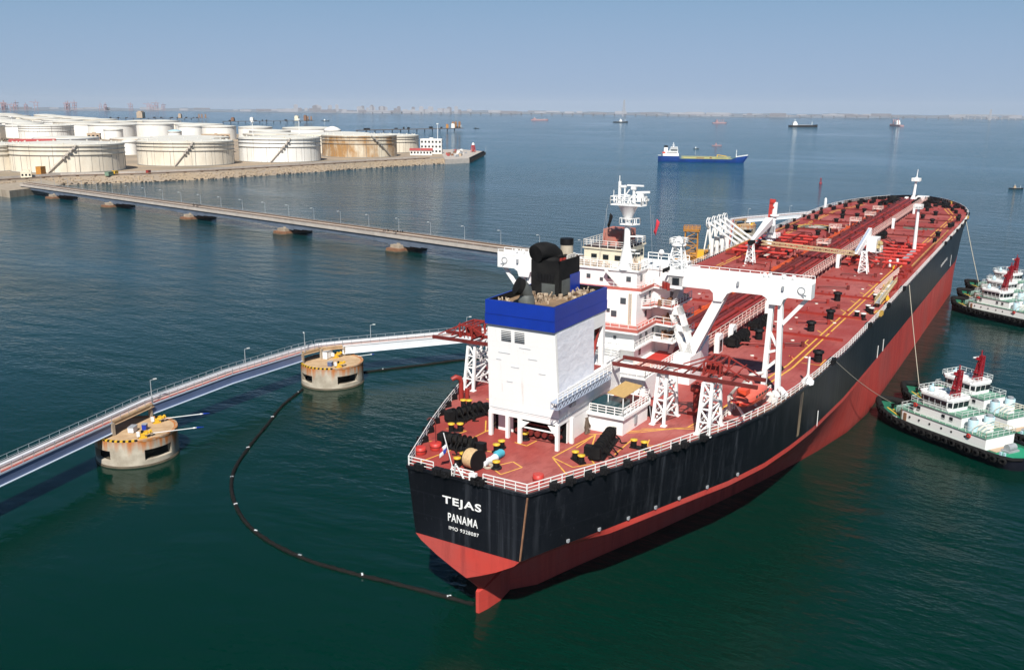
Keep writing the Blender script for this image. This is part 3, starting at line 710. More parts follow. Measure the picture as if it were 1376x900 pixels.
# quay at the right end of the shore
q = MB(); q.prism([(700, 487), (734, 480), (873, 551), (905, 604), (880, 620)], -1, LZ + .25)
tag(q.build('quay', concrete_pale), 'pale concrete quay platform at the right tip of the shore', 'quay')
q = MB(); q.prism([(734.5, 479.2), (873.8, 550.4), (873.2, 551.6), (733.9, 480.4)], -.5, LZ + .9)
for i in range(14):
    p = Vector((735, 479)).lerp(Vector((873, 549.5)), i / 13); q.rbox((p.x + .4, p.y - .8, 2.6), 1.6, 1.2, 3.6, .47)
tag(q.build('quay_fender', tyre), 'black rubber fendering along the dark face of the quay tip', 'fender')
t = empty('quay_beacon', (852, 552, LZ + .25), 0, 'red and white lattice beacon on the quay tip', 'beacon')
MB().truss((0, 0, 0), (0, 0, 8), (2, 2), (1.2, 1.2), 4, .5, .35).build('tower', red_bright, t); MB().lathe([(1.6, 8), (1.6, 9.4), (.2, 11)], n=10).build('lantern', white, t)
def clutter_box(x, y, sx, sy, sz, m, label, cat, name, rz=.4):
    b = MB(); b.box(-sx / 2, sx / 2, -sy / 2, sy / 2, .25, sz)
    b.box(-sx / 2 - .1, sx / 2 + .1, -sy / 2 - .1, sy / 2 + .1, 0, .25); b.box(-sx * .52, sx * .52, -sy * .52, sy * .52, sz, sz + .2)
    o = b.build(name, m, loc=(x, y, LZ + .25)); o.rotation_euler = (0, 0, rz); tag(o, label, cat); return o
clutter_box(812, 545, 9, 4, 3.2, white_dirty, 'white container hut on the middle of the quay', 'hut', 'container_hut')
clutter_box(790, 528, 6, 3, 2.6, grey_steel, 'grey metal box at the near edge of the quay', 'container', 'storage_box')
clutter_box(835, 566, 8, 3, 2.8, roof_red, 'dull red container near the far side of the quay', 'container', 'shipping_container')
clutter_box(765, 512, 5, 3, 2.4, bldg_tan, 'tan crate on the near left corner of the quay', 'container', 'storage_box')
clutter_box(374, 560, 5, 2.4, 2.8, yellow, 'yellow machine standing below the wide cream tank at the trestle landing', 'machine', 'loader_machine')
clutter_box(366, 556, 7, 3, 2.6, mat('dull_green_paint', (.16, .24, .17), .7), 'dull green skip beside the yellow machine at the trestle landing', 'container', 'skip')
clutter_box(398, 553, 4, 2, 2.2, red_paint, 'small red cabinet below the wide cream tank', 'cabinet', 'fire_cabinet')
clutter_box(341, 600, 6, 4, 6, orange_steel, 'orange brown shed between the tanks at the left edge', 'hut', 'shed')
rq = random.Random(14)
for k in range(26):
    u, v = rq.random(), rq.uniform(.08, .8); p = Vector((742, 492)).lerp(Vector((866, 556)), u) + Vector((-.45, .89)) * 46 * v
    if not inside(p.x, p.y, [(712, 492), (734, 484), (868, 552), (896, 602), (876, 612)]): continue
    s1, s2, hh = rq.uniform(1.5, 5), rq.uniform(1.2, 3), rq.uniform(.9, 2.6); q = MB(); q.box(-s1 / 2, s1 / 2, -s2 / 2, s2 / 2, .15, hh); q.box(-s1 * .45, s1 * .3, -s2 * .45, s2 * .3, hh, hh * 1.3)
    for sx_ in (-.4, .4): q.box(s1 * sx_ - .15, s1 * sx_ + .15, -s2 / 2, s2 / 2, 0, .15)
    o = q.build('pallet_stack', rq.choice([white_dirty, bldg_tan, roof_red, grey_steel, rusty, bldg_white]), loc=(p.x, p.y, LZ + .25)); o.rotation_euler = (0, 0, rq.uniform(0, 3))
    tag(o, 'small stack of goods among the clutter on the quay', 'pallet stack', 'goods lying about on the quay')
for k, (x, y, h) in enumerate([(742, 548, 8), (800, 520, 7), (845, 530, 7)]):
    tag(MB().tube((0, 0, 0), (0, 0, h), .18, 6).bar((0, 0, h), (1.6, 0, h + .3), .2).box(1.2, 1.9, -.3, .3, h + .1, h + .4).build('lamp_post', grey_steel, loc=(x, y, LZ + .25)),
        'thin grey lamp post standing on the quay', 'lamp post', 'lamp posts on the quay')
for k, (x, y, h, lb) in enumerate([(640, 690, 34, 'thin white lighting mast behind the clean white tank'), (720, 700, 36, 'white lighting mast beside the white domed tank'), (560, 985, 36, 'white mast near the red roofs at the left'), (905, 640, 30, 'slim mast behind the cream tank by the quay building')]):
    b = MB().tube((0, 0, 0), (0, 0, h), .5, 6, .25).box(-1, 1, -1, 1, h, h + 1.2)
    tag(b.build('lighting_mast', white, loc=(x, y, LZ)), lb, 'lighting mast')
# dry shrubs at the left edge
for k, (x, y, s) in enumerate([(560, 1040, 9), (585, 1062, 10), (532, 1016, 8), (610, 1088, 9)]):
    t = empty('shrub_tree', (x, y, LZ), k, ['dry bushy tree behind the red roof at the left', 'tallest of the dry bushy trees at the left', 'dry bushy tree nearest the left edge', 'rightmost dry bushy tree in front of the bright white tank'][k], 'tree', 'dry trees behind the red roofs')
    tr = MB(); tr.tube((0, 0, 0), (0, 0, s * .5), .35, 6, .2)
    for j in range(6):
        a = j * 1.05; tr.tube((0, 0, s * .3), (s * .35 * math.cos(a), s * .35 * math.sin(a), s * .75), .18, 5, .06)
    tr.build('trunk', bark, t)
    cr = MB(); r_ = random.Random(k)
    for j in range(420):
        d = Vector((r_.gauss(0, 1), r_.gauss(0, 1), r_.gauss(0, .8))); d = d.normalized() * s * .5 * r_.random() ** .4
        c = Vector((0, 0, s * .65)) + d; e1 = Vector((r_.gauss(0, 1), r_.gauss(0, 1), r_.gauss(0, 1))).normalized(); e2 = e1.orthogonal().normalized()
        z = r_.uniform(.25, .6); cr.add([c - e1 * z, c + e2 * z * .6, c + e1 * z, c - e2 * z * .6], [(0, 1, 2, 3)])
    cr.build('crown', leaf, t)

# ================================================================== long pipe trestle
A, B = Vector((278.5, 519, 0)), Vector((199, 62, 0)); dT = (B - A).normalized(); nT = Vector((dT.y, -dT.x, 0)); LT = (B - A).length
if nT.x > 0: nT = -nT            # towards the camera
TZ = 5.9
tr = empty('pipe_trestle', (A.x, A.y, 0), math.atan2(dT.y, dT.x), 'long straight pipe trestle on piers running from the tank farm to the berth', 'trestle')
sgn = 1 if Vector((-dT.y, dT.x, 0)).dot(nT) > 0 else -1      # local +y * sgn = near side
def T(x, y, z): return (x, y * sgn, z)
def tbox(mb, x0, x1, y0, y1, z0, z1): mb.box(x0, x1, min(y0 * sgn, y1 * sgn), max(y0 * sgn, y1 * sgn), z0, z1); return mb
tbox(tbox(tbox(MB(), 0, LT, -4.2, 4.2, TZ - .5, TZ), 0, LT, 4.2, 4.5, TZ - .9, TZ + .45), 0, LT, -4.5, -4.2, TZ - .9, TZ + .45).build('deck', concrete_pale, tr)
gm = MB(); gm2 = MB(); piers = [(274.8, 472.1), (264, 403.1), (244.6, 323.2), (227.6, 246.8), (212.4, 173.7)]
px_ = [(Vector((x, y, 0)) - A).dot(dT) for x, y in piers]
cuts = [0] + px_ + [LT]
for a, b in zip(cuts, cuts[1:]):
    k = max(4, int((b - a) / 6))
    for i in range(k):
        x0, x1 = a + (b - a) * i / k + .05, a + (b - a) * (i + 1) / k - .05
        u = abs((i + .5) / k - .5) * 2; dp = 2.1 + 1.5 * u ** 3
        tbox(gm, x0, x1, 3.0, 3.9, TZ - .5 - dp, TZ - .5); tbox(gm2, x0, x1, -3.9, -3.0, TZ - .5 - dp, TZ - .5)
gm2.build('girder', mat('blue_grey_steel', (.12, .15, .20), .55, var=.3, vscale=.2), tr)
gm.build('girder', mat('blue_grey_steel', (.12, .15, .20), .55, var=.3, vscale=.2), tr)
tbox(MB(), 0, LT, -3.6, -1.2, TZ, TZ + .05).build('roadway', concrete_pale, tr)
for y, r_, z, m in ((-.6, .40, .75, pipe_brown), (.35, .36, .7, black), (1.3, .40, .72, pipe_brown), (2.2, .34, .68, mat('tan_pipe', (.50, .44, .37), .6, var=.3, vscale=.2)), (3.0, .28, .6, pipe_brown)):
    MB().tube(T(2, y, TZ + z), T(LT - 1, y, TZ + z), r_, 8).build('pipe', m, tr)
sp_ = MB()
for i in range(int(LT / 9)): tbox(sp_, 4 + i * 9, 4.5 + i * 9, -.4, 3.4, TZ, TZ + .35)
sp_.build('pipe_support', concrete_pale, tr)
rl = MB()
for y in (-4.0, 4.0): rl.rail([T(0, y, TZ), T(LT, y, TZ)], 1.1, 4.0, .035, (.55, 1.0))
rl.build('railing', grey_steel, tr)
for x in px_:
    p = MB(); p.prism([T(x - 3, -8.5, 0)[:2], T(x + 3, -8.5, 0)[:2], T(x + 3.6, -6, 0)[:2], T(x + 3.6, 6, 0)[:2], T(x + 3, 8, 0)[:2], T(x - 3, 8, 0)[:2], T(x - 3.6, 6, 0)[:2], T(x - 3.6, -6, 0)[:2]], -1.5, 1.4)
    po = p.build('pier', rusty, tr)
    p = MB(); tbox(p, x - 2.6, x + 2.6, -6.2, 6.0, 1.4, 2.6); tbox(p, x - 1.0, x + 1.0, -4, 4, 2.6, 3.2); p.build('pier_cap', concrete, po)
    p = MB(); p.prism([T(x - 3.2, -8.8, 0)[:2], T(x + 3.2, -8.8, 0)[:2], T(x + 3.8, -6, 0)[:2], T(x + 3.8, 6, 0)[:2], T(x + 3.2, 8.3, 0)[:2], T(x - 3.2, 8.3, 0)[:2], T(x - 3.8, 6, 0)[:2], T(x - 3.8, -6, 0)[:2]], -1.6, .45); p.build('tidal_band', tide, po)
lampo = None
for i in range(25):
    x = 12 + i * 18.4
    w = A + dT * x - nT * 4.0
    if lampo is None:
        lampo = empty('trestle_lamp', (0, 0, 0), 0, 'thin grey lamp post on the far edge of the long pipe trestle', 'lamp post', 'lamp posts along the pipe trestle')
        MB().tube((0, 0, 0), (0, 0, 5.6), .11, 6, .07).bar((0, 0, 5.55), (1.3, 0, 5.9), .1).build('pole', grey_steel, lampo)
        MB().box(.9, 1.8, -.16, .16, 5.78, 5.98).build('lamp_head', lamp_glass, lampo); o = lampo
    else: o = copy_tree(lampo)
    o.location = (w.x, w.y, TZ); o.rotation_euler = (0, 0, math.atan2(nT.y, nT.x))
for (x, lb) in ((px_[2] + 3, 'dark valve cluster on the trestle above the middle pier'), (px_[4] - 6, 'dark valve cluster on the trestle above the pier nearest the tanker')):
    b = MB(); r_ = random.Random(int(x))
    for k in range(16):
        a = T(x + r_.uniform(-5, 5), r_.uniform(-.3, 3.2), TZ + .4); b.rbox(a, r_.uniform(.4, 1), r_.uniform(.4, .9), r_.uniform(.6, 1.2)); b.tube((a[0], a[1], a[2]), (a[0], a[1], a[2] + 1.3), .12, 6)
    o = b.build('valve_cluster', black, loc=(A.x, A.y, 0)); o.rotation_euler = (0, 0, math.atan2(dT.y, dT.x)); tag(o, lb, 'valves')
q = MB(); q.prism([(255, 500), (300, 515), (318, 560), (262, 548)], -1, LZ - .2)
tag(q.build('abutment', concrete), 'stained concrete abutment carrying the landward end of the pipe trestle', 'abutment')

# ================================================================== mooring dolphins and catwalks
def dolphin(cx, cy, label, r=6.35, h=4.35, face=None):
    t = empty('mooring_dolphin', (cx, cy, 0), 0, label, 'mooring dolphin', 'round concrete mooring dolphins')
    fa = math.atan2(CAM2.y - cy, CAM2.x - cx)
    w = MB()
    def arc(a0, a1, z0, z1, ro=r, ri=r - .7, n=12):
        w.lathe([(ro, z0), (ro, z1)], n=n, a0=fa + a0, a1=fa + a1); w.lathe([(ri, z0), (ri, z1)], n=n, a0=fa + a0, a1=fa + a1)
        for a in (a0, a1):
            c, s = math.cos(fa + a), math.sin(fa + a)
            w.add([(ri * c, ri * s, z0), (ro * c, ro * s, z0), (ro * c, ro * s, z1), (ri * c, ri * s, z1)], [(0, 1, 2, 3), (3, 2, 1, 0)])
    # full ring above and below, three openings in the belt between
    w.lathe([(r - .7, 2.75), (r, 2.75)], n=64); w.lathe([(r, 2.75), (r, h)], n=64, smooth=True)
    w.lathe([(r, h), (r - 1.2, h)], n=64)
    w.lathe([(r, .25), (r, 1.05)], n=64, smooth=True); w.lathe([(r, 1.05), (r - .7, 1.05)], n=64)
    wins = [(-1.35, -.70), (.15, .92), (1.9, 2.7), (-2.8, -2.1)]
    edges = sorted(wins); 
    for (a, b), (c, d) in zip(edges, edges[1:] + [(edges[0][0] + 2 * math.pi, 0)]): arc(b, c, 1.05, 2.75)
    w.build('wall', dolphin_wall, t)
    MB().lathe([(0.01, 1.0), (r - .9, 1.0)], n=40).build('inner_floor', tide, t)
    MB().lathe([(r - 2.6, 1.0), (r - 2.6, 3.9)], n=30).build('inner_core', tide, t)
    MB().lathe([(0.01, h), (r - .5, h)], n=64).build('top_deck', concrete_top, t, loc=(0, 0, .012))
    f = MB(); f.lathe([(r + .03, -1.2), (r + .10, .0), (r + .06, .34), (r - .1, .36)], n=64); f.build('tidal_band', tide, t)
    k = MB(); rim = random.Random(int(cx))
    for i in range(64):      # crumbling rusty kerb
        a = fa + 2 * math.pi * i / 64
        if math.sin(a - fa) < .05 and math.cos(a - fa) > -.2 or i % 2 and False: continue
        k.rbox(((r - .12) * math.cos(a), (r - .12) * math.sin(a), h - .02), .34, .7, rim.uniform(.16, .42), a)
    k.build('rusty_kerb', rust, t)
    yk = MB()
    for i in range(26):
        a = fa + -1.75 + i * 1.72 / 25
        if i % 2 == 0: yk.rbox(((r - .2) * math.cos(a), (r - .2) * math.sin(a), h + .12), .42, .42, .26, a)
    parts(yk, 'yellow_kerb_block', yellow, t)
    bk = MB()
    for i in range(26):
        a = fa + -1.75 + i * 1.72 / 25
        if i % 2: bk.rbox(((r - .2) * math.cos(a), (r - .2) * math.sin(a), h + .10), .42, .42, .22, a)
    parts(bk, 'black_kerb_block', black, t)
    return t, fa
D1, fa1 = dolphin(14.8, 74.0, 'round rust streaked concrete dolphin nearest the camera at the left')
D2, fa2 = dolphin(63.2, 74.8, 'round concrete dolphin at the bend of the catwalk near the stern')
D3, fa3 = dolphin(343, 74.5, 'round concrete dolphin seen beyond the loading arms on the far side of the deck')
def hook(x, y, z, rz, label):
    t = empty('quick_release_hook', (x, y, z), rz, label, 'mooring hook', 'yellow mooring hooks on the dolphins')
    MB().box(-.7, .5, -.4, .4, 0, .25).rbox((-.1, 0, .55), .7, .5, .6).build('base', yellow, t)
    m = MB().bar((.2, 0, .7), (1.4, 0, .9), .34, .3); m.bar((.9, -.35, .85), (1.3, .35, .95), .3); m.rbox((.4, .25, .85), .8, .25, .4, .4).rbox((.3, -.3, .8), .7, .2, .35, -.4); m.build('hook_arm', yellow, t)
    MB().rbox((-.75, 0, .75), .42, .6, .7).build('control_box', white, t)
    MB().tube((-.1, 0, .85), (-.1, 0, 1.25), .22, 8).build('capstan', black, t)
rope_az = -math.pi / 2 + .25
hook(12.6, 69.4, 4.37, -.45, 'yellow mooring hook at the near edge of the left dolphin')
hook(18.6, 73.5, 4.37, -.40, 'yellow mooring hook near the right rim of the left dolphin')
hook(60.5, 70.6, 4.37, -.45, 'yellow mooring hook at the near left rim of the dolphin by the catwalk bend')
hook(65.8, 76.0, 4.37, -.35, 'yellow mooring hook before the white cabinet on the dolphin by the catwalk bend')
hook(343, 70, 4.37, -1.2, 'yellow mooring hook on the dolphin beyond the loading arms')
def cabinet(x, y, z, rz, s, label, m):
    t = empty('control_cabinet', (x, y, z), rz, label, 'cabinet')
    MB().box(-s[0] / 2, s[0] / 2, -s[1] / 2, s[1] / 2, .1, s[2]).build('body', m, t); MB().box(-s[0] / 2 - .06, s[0] / 2 + .06, -s[1] / 2 - .06, s[1] / 2 + .06, s[2], s[2] + .08).build('lid', grey_steel, t)
    MB().box(-s[0] / 2 + .1, s[0] / 2 - .1, -s[1] / 2 + .1, s[1] / 2 - .1, 0, .1).build('plinth', grey_steel, t)
cabinet(13.6, 73.2, 4.37, .5, (1.6, .9, .9), 'white equipment cabinet beside the catwalk leg on the left dolphin', white)
cabinet(15.2, 72.3, 4.37, .5, (.7, .7, 1.0), 'blue covered winch motor behind the near hook on the left dolphin', blue_paint)
cabinet(64.6, 77.2, 4.37, .2, (2.4, 1.0, 1.6), 'white cabinet on the dolphin by the catwalk bend', white)
cabinet(60.2, 72.6, 4.37, .3, (.9, .9, .9), 'blue motor cover on the dolphin by the catwalk bend', mat('dull_blue_cover', (.08, .11, .22), .6))
# white marker poles with blue tips reaching over the water
def pole(a, b, label):
    t = empty('marker_pole', a, 0, label, 'marker pole', 'poles reaching over the water from the dolphins'); d = Vector(b) - Vector(a)
    MB().tube((0, 0, 0), d * .86, .07, 8).build('shaft', white, t); MB().tube(d * .80, d * .83, .14, 8).build('collar', white, t); MB().tube(d * .86, d, .16, 8, .05).build('blue_tip', blue_paint, t)
pole((19.3, 73.3, 4.9), (26.2, 69.6, 4.6), 'white pole with a blue tip reaching right from the far hook of the left dolphin')
pole((13.6, 69.0, 4.9), (21.2, 65.4, 4.4), 'white pole with a blue tip reaching right from the near hook of the left dolphin')
pole((69.2, 76.5, 4.6), (77.5, 73.4, 4.9), 'upper white pole reaching right from the dolphin by the catwalk bend')
pole((68.8, 72.6, 4.5), (72.2, 71.0, 4.4), 'short lower white pole at the right rim of the dolphin by the catwalk bend')

def catwalk(pts, label, side_m, flange_m, red_side, legs=(), near=None, z_under=1.5, wd=2.9):
    """footbridge along pts (x, y, z of the walkway); one thing with deck, side girders, pipes, railings"""
    t = empty('catwalk', pts[0], 0, label, 'footbridge', 'footbridges between the dolphins')
    o0 = Vector(pts[0]); P_ = [Vector(p) - o0 for p in pts]
    dk, sd, fg, rd_, pl, pg, ra, rp, lg = MB(), MB(), MB(), MB(), MB(), MB(), MB(), MB(), MB()
    for a, b in zip(P_, P_[1:]):
        d = (b - a).normalized(); s = Vector((d.y, -d.x, 0))
        mid = (a + b) / 2 + o0
        if s.dot(Vector((-77, -51, 0)) - mid) < 0: s = -s          # s points to the camera side
        up_ = Vector((0, 0, 1)); hw = wd / 2
        dk.bar(a - up_ * .08, b - up_ * .08, wd, .14)
        for e in (1, -1):
            sd.bar(a + s * (e * (hw - .16)) - up_ * (.17 + z_under / 2), b + s * (e * (hw - .16)) - up_ * (.17 + z_under / 2), .16, z_under)
            fg.bar(a + s * (e * (hw - .10)) - up_ * (.22 + z_under), b + s * (e * (hw - .10)) - up_ * (.22 + z_under), .62, .10)
        rd_.bar(a + s * (hw - .42) + up_ * .02, b + s * (hw - .42) + up_ * .02, .72, .06)
        fg.bar(a + s * (hw + .01) - up_ * .06, b + s * (hw + .01) - up_ * .06, .08, .24)
        pl.tube(a - s * .18 + up_ * .34, b - s * .18 + up_ * .34, .30, 10)
        pg.tube(a - s * .72 + up_ * .30, b - s * .72 + up_ * .30, .16, 8); pg.tube(a - s * 1.05 + up_ * .42, b - s * 1.05 + up_ * .42, .12, 8)
        ra.rail([a + s * (hw - .05), b + s * (hw - .05)], 1.1, 2.0, .03, (.5, 1.0)); ra.rail([a - s * (hw - .05), b - s * (hw - .05)], 1.1, 2.0, .03, (.5, 1.0))
    dk.build('deck', walk_pink, t); sd.build('side_girder', side_m, t); fg.build('flange', flange_m, t); rd_.build('red_walkway_strip', red_side, t)
    pl.build('lagged_pipe', pipe_lag, t); pg.build('cable_pipe', grey_steel, t); ra.build('railing', grey_steel, t)
    for (x, y, z0, z1) in legs:
        MB().bar((x - o0.x, y - o0.y, z0 - o0.z), (x - o0.x, y - o0.y, z1 - o0.z), .5).build('leg', concrete, t)
    return t
e1 = (10.6, 75.9, 6.5); e2 = (20.4, 78.3, 6.55); e3 = (58.6, 80.2, 6.6); e4 = (68.4, 76.8, 6.6)
catwalk([(-30, 66.3, 6.2), e1], 'catwalk span with a white pipe leaving the picture at the left', girder_blue, girder_pale, walk_red)
catwalk([e1, e2], 'short tan catwalk piece standing on legs over the left dolphin', concrete_top, concrete_top, concrete_top, [(10.9, 74.4, 4.37, 6.4), (10.4, 77.0, 4.37, 6.4), (20.0, 76.9, 4.37, 6.4)], z_under=.3)
catwalk([e2, (39.5, 79.6, 6.85), e3], 'catwalk span with a red strip between the two near dolphins', girder_blue, girder_pale, walk_red)
catwalk([e3, (64.0, 79.6, 6.6), e4], 'short tan catwalk piece over the dolphin at the bend', concrete_top, concrete_top, concrete_top, [(58.8, 78.8, 4.2, 6.4), (63.6, 78.0, 4.37, 6.4), (68.0, 75.6, 4.37, 6.4)], z_under=.3)
catwalk([e4, (94, 57.4, 6.7), (120, 38.6, 6.7)], 'white sided catwalk span running from the bend to behind the tanker', girder_white, girder_white, walk_pink)
catwalk([(252, 52.5, 6.7), (338, 78.0, 6.7)], 'catwalk span leading up to the dolphin beyond the loading arms', girder_blue, girder_pale, walk_red)
catwalk([(338, 78.0, 6.7), (348, 75.0, 6.7)], 'catwalk piece resting on the dolphin beyond the loading arms', concrete_top, concrete_top, concrete_top, [(339.5, 76.3, 4.37, 6.4), (346.5, 74.0, 4.37, 6.4)], z_under=.3)
catwalk([(348, 75.0, 6.7), (396, 51.5, 6.7)], 'white sided catwalk span on the far side of the foredeck', girder_white, girder_white, walk_pink)
def lamp(x, y, z, rz, h, label):
    t = empty('catwalk_lamp', (x, y, z), rz, label, 'lamp post', 'lamp posts on the catwalks')
    MB().tube((0, 0, 0), (0, 0, h), .10, 8, .06).bar((0, 0, h - .05), (.8, 0, h + .05), .09).build('pole', grey_steel, t); MB().box(.5, 1.05, -.13, .13, h - .02, h + .14).build('lamp_head', lamp_glass, t)
lamp(20.6, 77.0, 6.5, -.3, 4.2, 'grey lamp post on the catwalk at the left dolphin')
lamp(46, 81.6, 6.8, -.3, 3.0, 'grey lamp post between the two near dolphins')
lamp(59.4, 78.6, 6.5, .9, 4.0, 'lamp post with a slanted arm above the dolphin at the bend')
lamp(74.5, 73.7, 6.6, -.8, 3.4, 'grey lamp post just right of the dolphin at the bend')
lamp(92, 60.4, 6.6, -.8, 3.4, 'grey lamp post on the white sided catwalk close to the tanker stern')
lamp(300, 68.5, 6.7, -.5, 4, 'lamp post left of the dolphin beyond the loading arms')
lamp(352, 74.6, 6.7, -1.5, 4, 'lamp post right of the dolphin beyond the loading arms')
lamp(378, 62, 6.7, -1.5, 4, 'lamp post on the far white catwalk by the foredeck')
t = empty('warning_light', (399, 50, 0), 0, 'white striped beacon post at the end of the far catwalk', 'beacon')
MB().tube((0, 0, -1), (0, 0, 12), .7, 10).build('post', white, t); MB().lathe([(.74, 7.5), (.74, 8.8)], n=10).build('band', black, t); MB().lathe([(.74, 4.5), (.74, 5.8)], n=10).build('band', black, t); MB().lathe([(.6, 12), (.6, 13), (.1, 13.6)], n=10).build('lantern', white, t)

# loading platform behind the tanker with arms and gangway tower
t = empty('loading_platform', (230, 50, 0), 0, 'concrete loading platform beyond the port side of the tanker', 'platform')
pm = MB(); pm.prism([(-34, -13), (22, -13), (24, 10), (-34, 12)], 4.2, 5.6); pm.build('slab', concrete, t)
for x in range(-30, 22, 10):
    for y in (-10, 0, 9): MB().tube((x, y, -1), (x, y, 4.2), .8, 10).build('pile', concrete, t)
pr = MB(); r_ = random.Random(4)
for i in range(9): pr.tube((-28 + i * 5, -8 + r_.uniform(-1, 1), 6.4), (-28 + i * 5, 9, 6.4), .35, 8)
for i in range(5): pr.tube((-32, -6 + i * 3, 6.1), (20, -6 + i * 3, 6.1), .3, 8)
pr.build('manifold_pipe', orange_steel, t)
rl = MB().rail([(-34, -13, 5.6), (22, -13, 5.6), (24, 10, 5.6)], 1.1, 2.5, .05); rl.build('railing', yellow, t)
t = empty('gangway_tower', (213, 52, 5.6), .3, 'ochre lattice gangway tower standing beside the loading arms', 'tower')
MB().truss((0, 0, 0), (0, 0, 11.4), (2.0, 2.0), (2.0, 2.0), 5, .38, .22).build('lattice', orange_steel, t)
MB().box(-2.6, 2.6, -2.6, 2.6, 11.4, 11.7).rail([(-2.6, -2.6, 11.7), (2.6, -2.6, 11.7), (2.6, 2.6, 11.7), (-2.6, 2.6, 11.7)], 1.2, 1.3, .07, closed=True).build('top_platform', orange_steel, t)
MB().box(1, 6, -4.2, -1.8, 2.2, 4.6).box(6, 9, -3.8, -2.2, 1.5, 3).build('gangway', yellow, t)
t0_ = None
for k, (x, y) in enumerate([(222, 48), (227.5, 48), (233, 48), (238.5, 48)]):
    if t0_ is None:
        t0_ = t = empty('oil_loader', (x, y, 5.6), 0, '', 'loading arm', 'white loading arms on the platform')
        MB().tube((0, 0, 0), (0, 0, 8), .62, 12).tube((0, 0, 0), (0, 0, .6), 1.2, 12).build('riser', white, t)
        MB().bar((0, 0, 4), (-.6, 1.2, 13.2), .8, .7).bar((-1.5, 2.6, .2), (-.6, 1.2, 13.2), .35).build('inboard_arm', white, t)
        w = MB(); M_ = Matrix.Rotation(R(90), 4, 'X') @ Matrix.Rotation(0, 4, 'Z')
        for s in (-.35, .35):
            w.lathe([(1.45, -.1), (1.75, -.1), (1.75, .1), (1.45, .1), (1.45, -.1)], (-.6 , 1.2 + s, 13.4), 20, Matrix.Rotation(R(90), 4, 'X'), smooth=False)
        for i in range(6):
            a = i * math.pi / 3; w.bar((-.6, 1.2, 13.4), (-.6 + 1.6 * math.cos(a), 1.2, 13.4 + 1.6 * math.sin(a)), .14)
        w.build('sheave', white, t)
        MB().bar((-.6, 1.2, 13.4), (10.5, -9.5, 2.8), .62, .62).build('outboard_arm', white, t)
        MB().bar((-.6, 2.1, 13.4), (10.2, -9.0, 4.2), .16).build('pantograph', white, t)
        MB().tube((10.5, -9.5, 2.8), (11.2, -10.3, 1.4), .45, 8).lathe([(.8, 0), (.8, .5)], (11.2, -10.3, 1.0), 10).build('coupler', grey_steel, t)
    else: t = copy_tree(t0_); t.location = (x, y, 5.6)
    t['label'] = ['white loading arm with a wheel at its head, nearest the gangway tower', 'second white loading arm from the gangway tower', 'third white loading arm from the gangway tower', 'white loading arm farthest from the gangway tower, nearest the post crane'][k]

# floating oil boom round the stern
def boom(pts, label):
    b = MB(); fl_ = MB(); P_ = []
    for i in range(len(pts) - 1):
        for k in range(10):
            t_ = k / 10; p0, p1, p2, p3 = (Vector(pts[max(i - 1, 0)]), Vector(pts[i]), Vector(pts[i + 1]), Vector(pts[min(i + 2, len(pts) - 1)]))
            P_.append(.5 * ((2 * p1) + (p2 - p0) * t_ + (2 * p0 - 5 * p1 + 4 * p2 - p3) * t_ ** 2 + (3 * p1 - p0 - 3 * p2 + p3) * t_ ** 3))
    P_.append(Vector(pts[-1])); r_ = random.Random(2)
    t = empty('oil_boom', (P_[0].x, P_[0].y, 0), 0, label, 'oil boom', 'floating oil booms'); o0 = Vector((P_[0].x, P_[0].y, 0))
    Q = [Vector((p.x, p.y, .08 + r_.uniform(-.05, .06))) - o0 for p in P_]
    b.path(Q, [.24 + .07 * (i % 2) + r_.uniform(-.03, .04) for i in range(len(Q))], 7); b.build('float_tube', rope_black, t)
    for i in range(5, len(Q), 14):
        MB().rbox(Q[i] + Vector((0, 0, .25)), .5, .22, .12, r_.uniform(0, 3)).build('tag_plate', tarp_white if i % 3 else grey_steel, t)
boom([(3.6, 1.2), (3, 8.9), (2.1, 17.3), (1.7, 24.2), (2.6, 31.4), (4.8, 38.3), (8.3, 44.5), (13, 50.6), (18.5, 55.7), (26.8, 61.1), (36.6, 66.7), (45.9, 72.1), (55.5, 76)], 'long black oil boom curving on the water from the rudder to the dolphin')
boom([(70.2, 74.6), (82, 67), (94.2, 59.3), (112, 46)], 'short black oil boom running from the bend dolphin behind the stern')

# ================================================================== the tanker (local frame: x forward from the transom, y to port, z above the deck)
TRIM = math.atan(0.0132)
ship = empty('oil_tanker', (0, 0, 16.8865), 0, 'huge oil tanker with a red deck, white funnel casing and black and red hull', 'oil tanker')
ship.rotation_euler = (0, -TRIM, 0)
SHIPM = Matrix.Translation((0, 0, 16.8865)) @ Matrix.Rotation(-TRIM, 4, 'Y')
def on_deck(o, x, y, z=0.0, rz=0.0):
    o.matrix_basis = SHIPM @ Matrix.Translation((x, y, z)) @ Matrix.Rotation(rz, 4, 'Z'); return o
def interp(tab, x):
    if x <= tab[0][0]: return tab[0][1]
    for (a, b), (c, d) in zip(tab, tab[1:]):
        if x <= c: return b + (d - b) * (x - a) / (c - a)
    return tab[-1][1]
DECK = [(0, 7.65), (5.8, 10.15), (11.4, 12.6), (18, 15.2), (26, 18.1), (31, 20.0), (39.6, 21.9), (48, 22.9), (57, 23.6), (75, 24.3), (100, 24.5), (250, 24.6), (272, 24.2), (285, 23.2), (296, 21.3), (307, 18.4), (318, 14.2), (326, 9.6), (331, 5.2), (333.5, 0.0)]
PAINT = [(0, 6.75), (5.8, 9.2), (11.4, 11.8), (18, 14.6), (26, 17.4), (31, 19.2), (39.6, 21.4), (48, 22.6), (57, 23.5), (75, 24.3), (100, 24.5), (240, 24.5), (262, 23.3), (275, 21.2), (288, 17.6), (300, 13.2), (312, 8.0), (322, 3.2), (328, 0.0)]
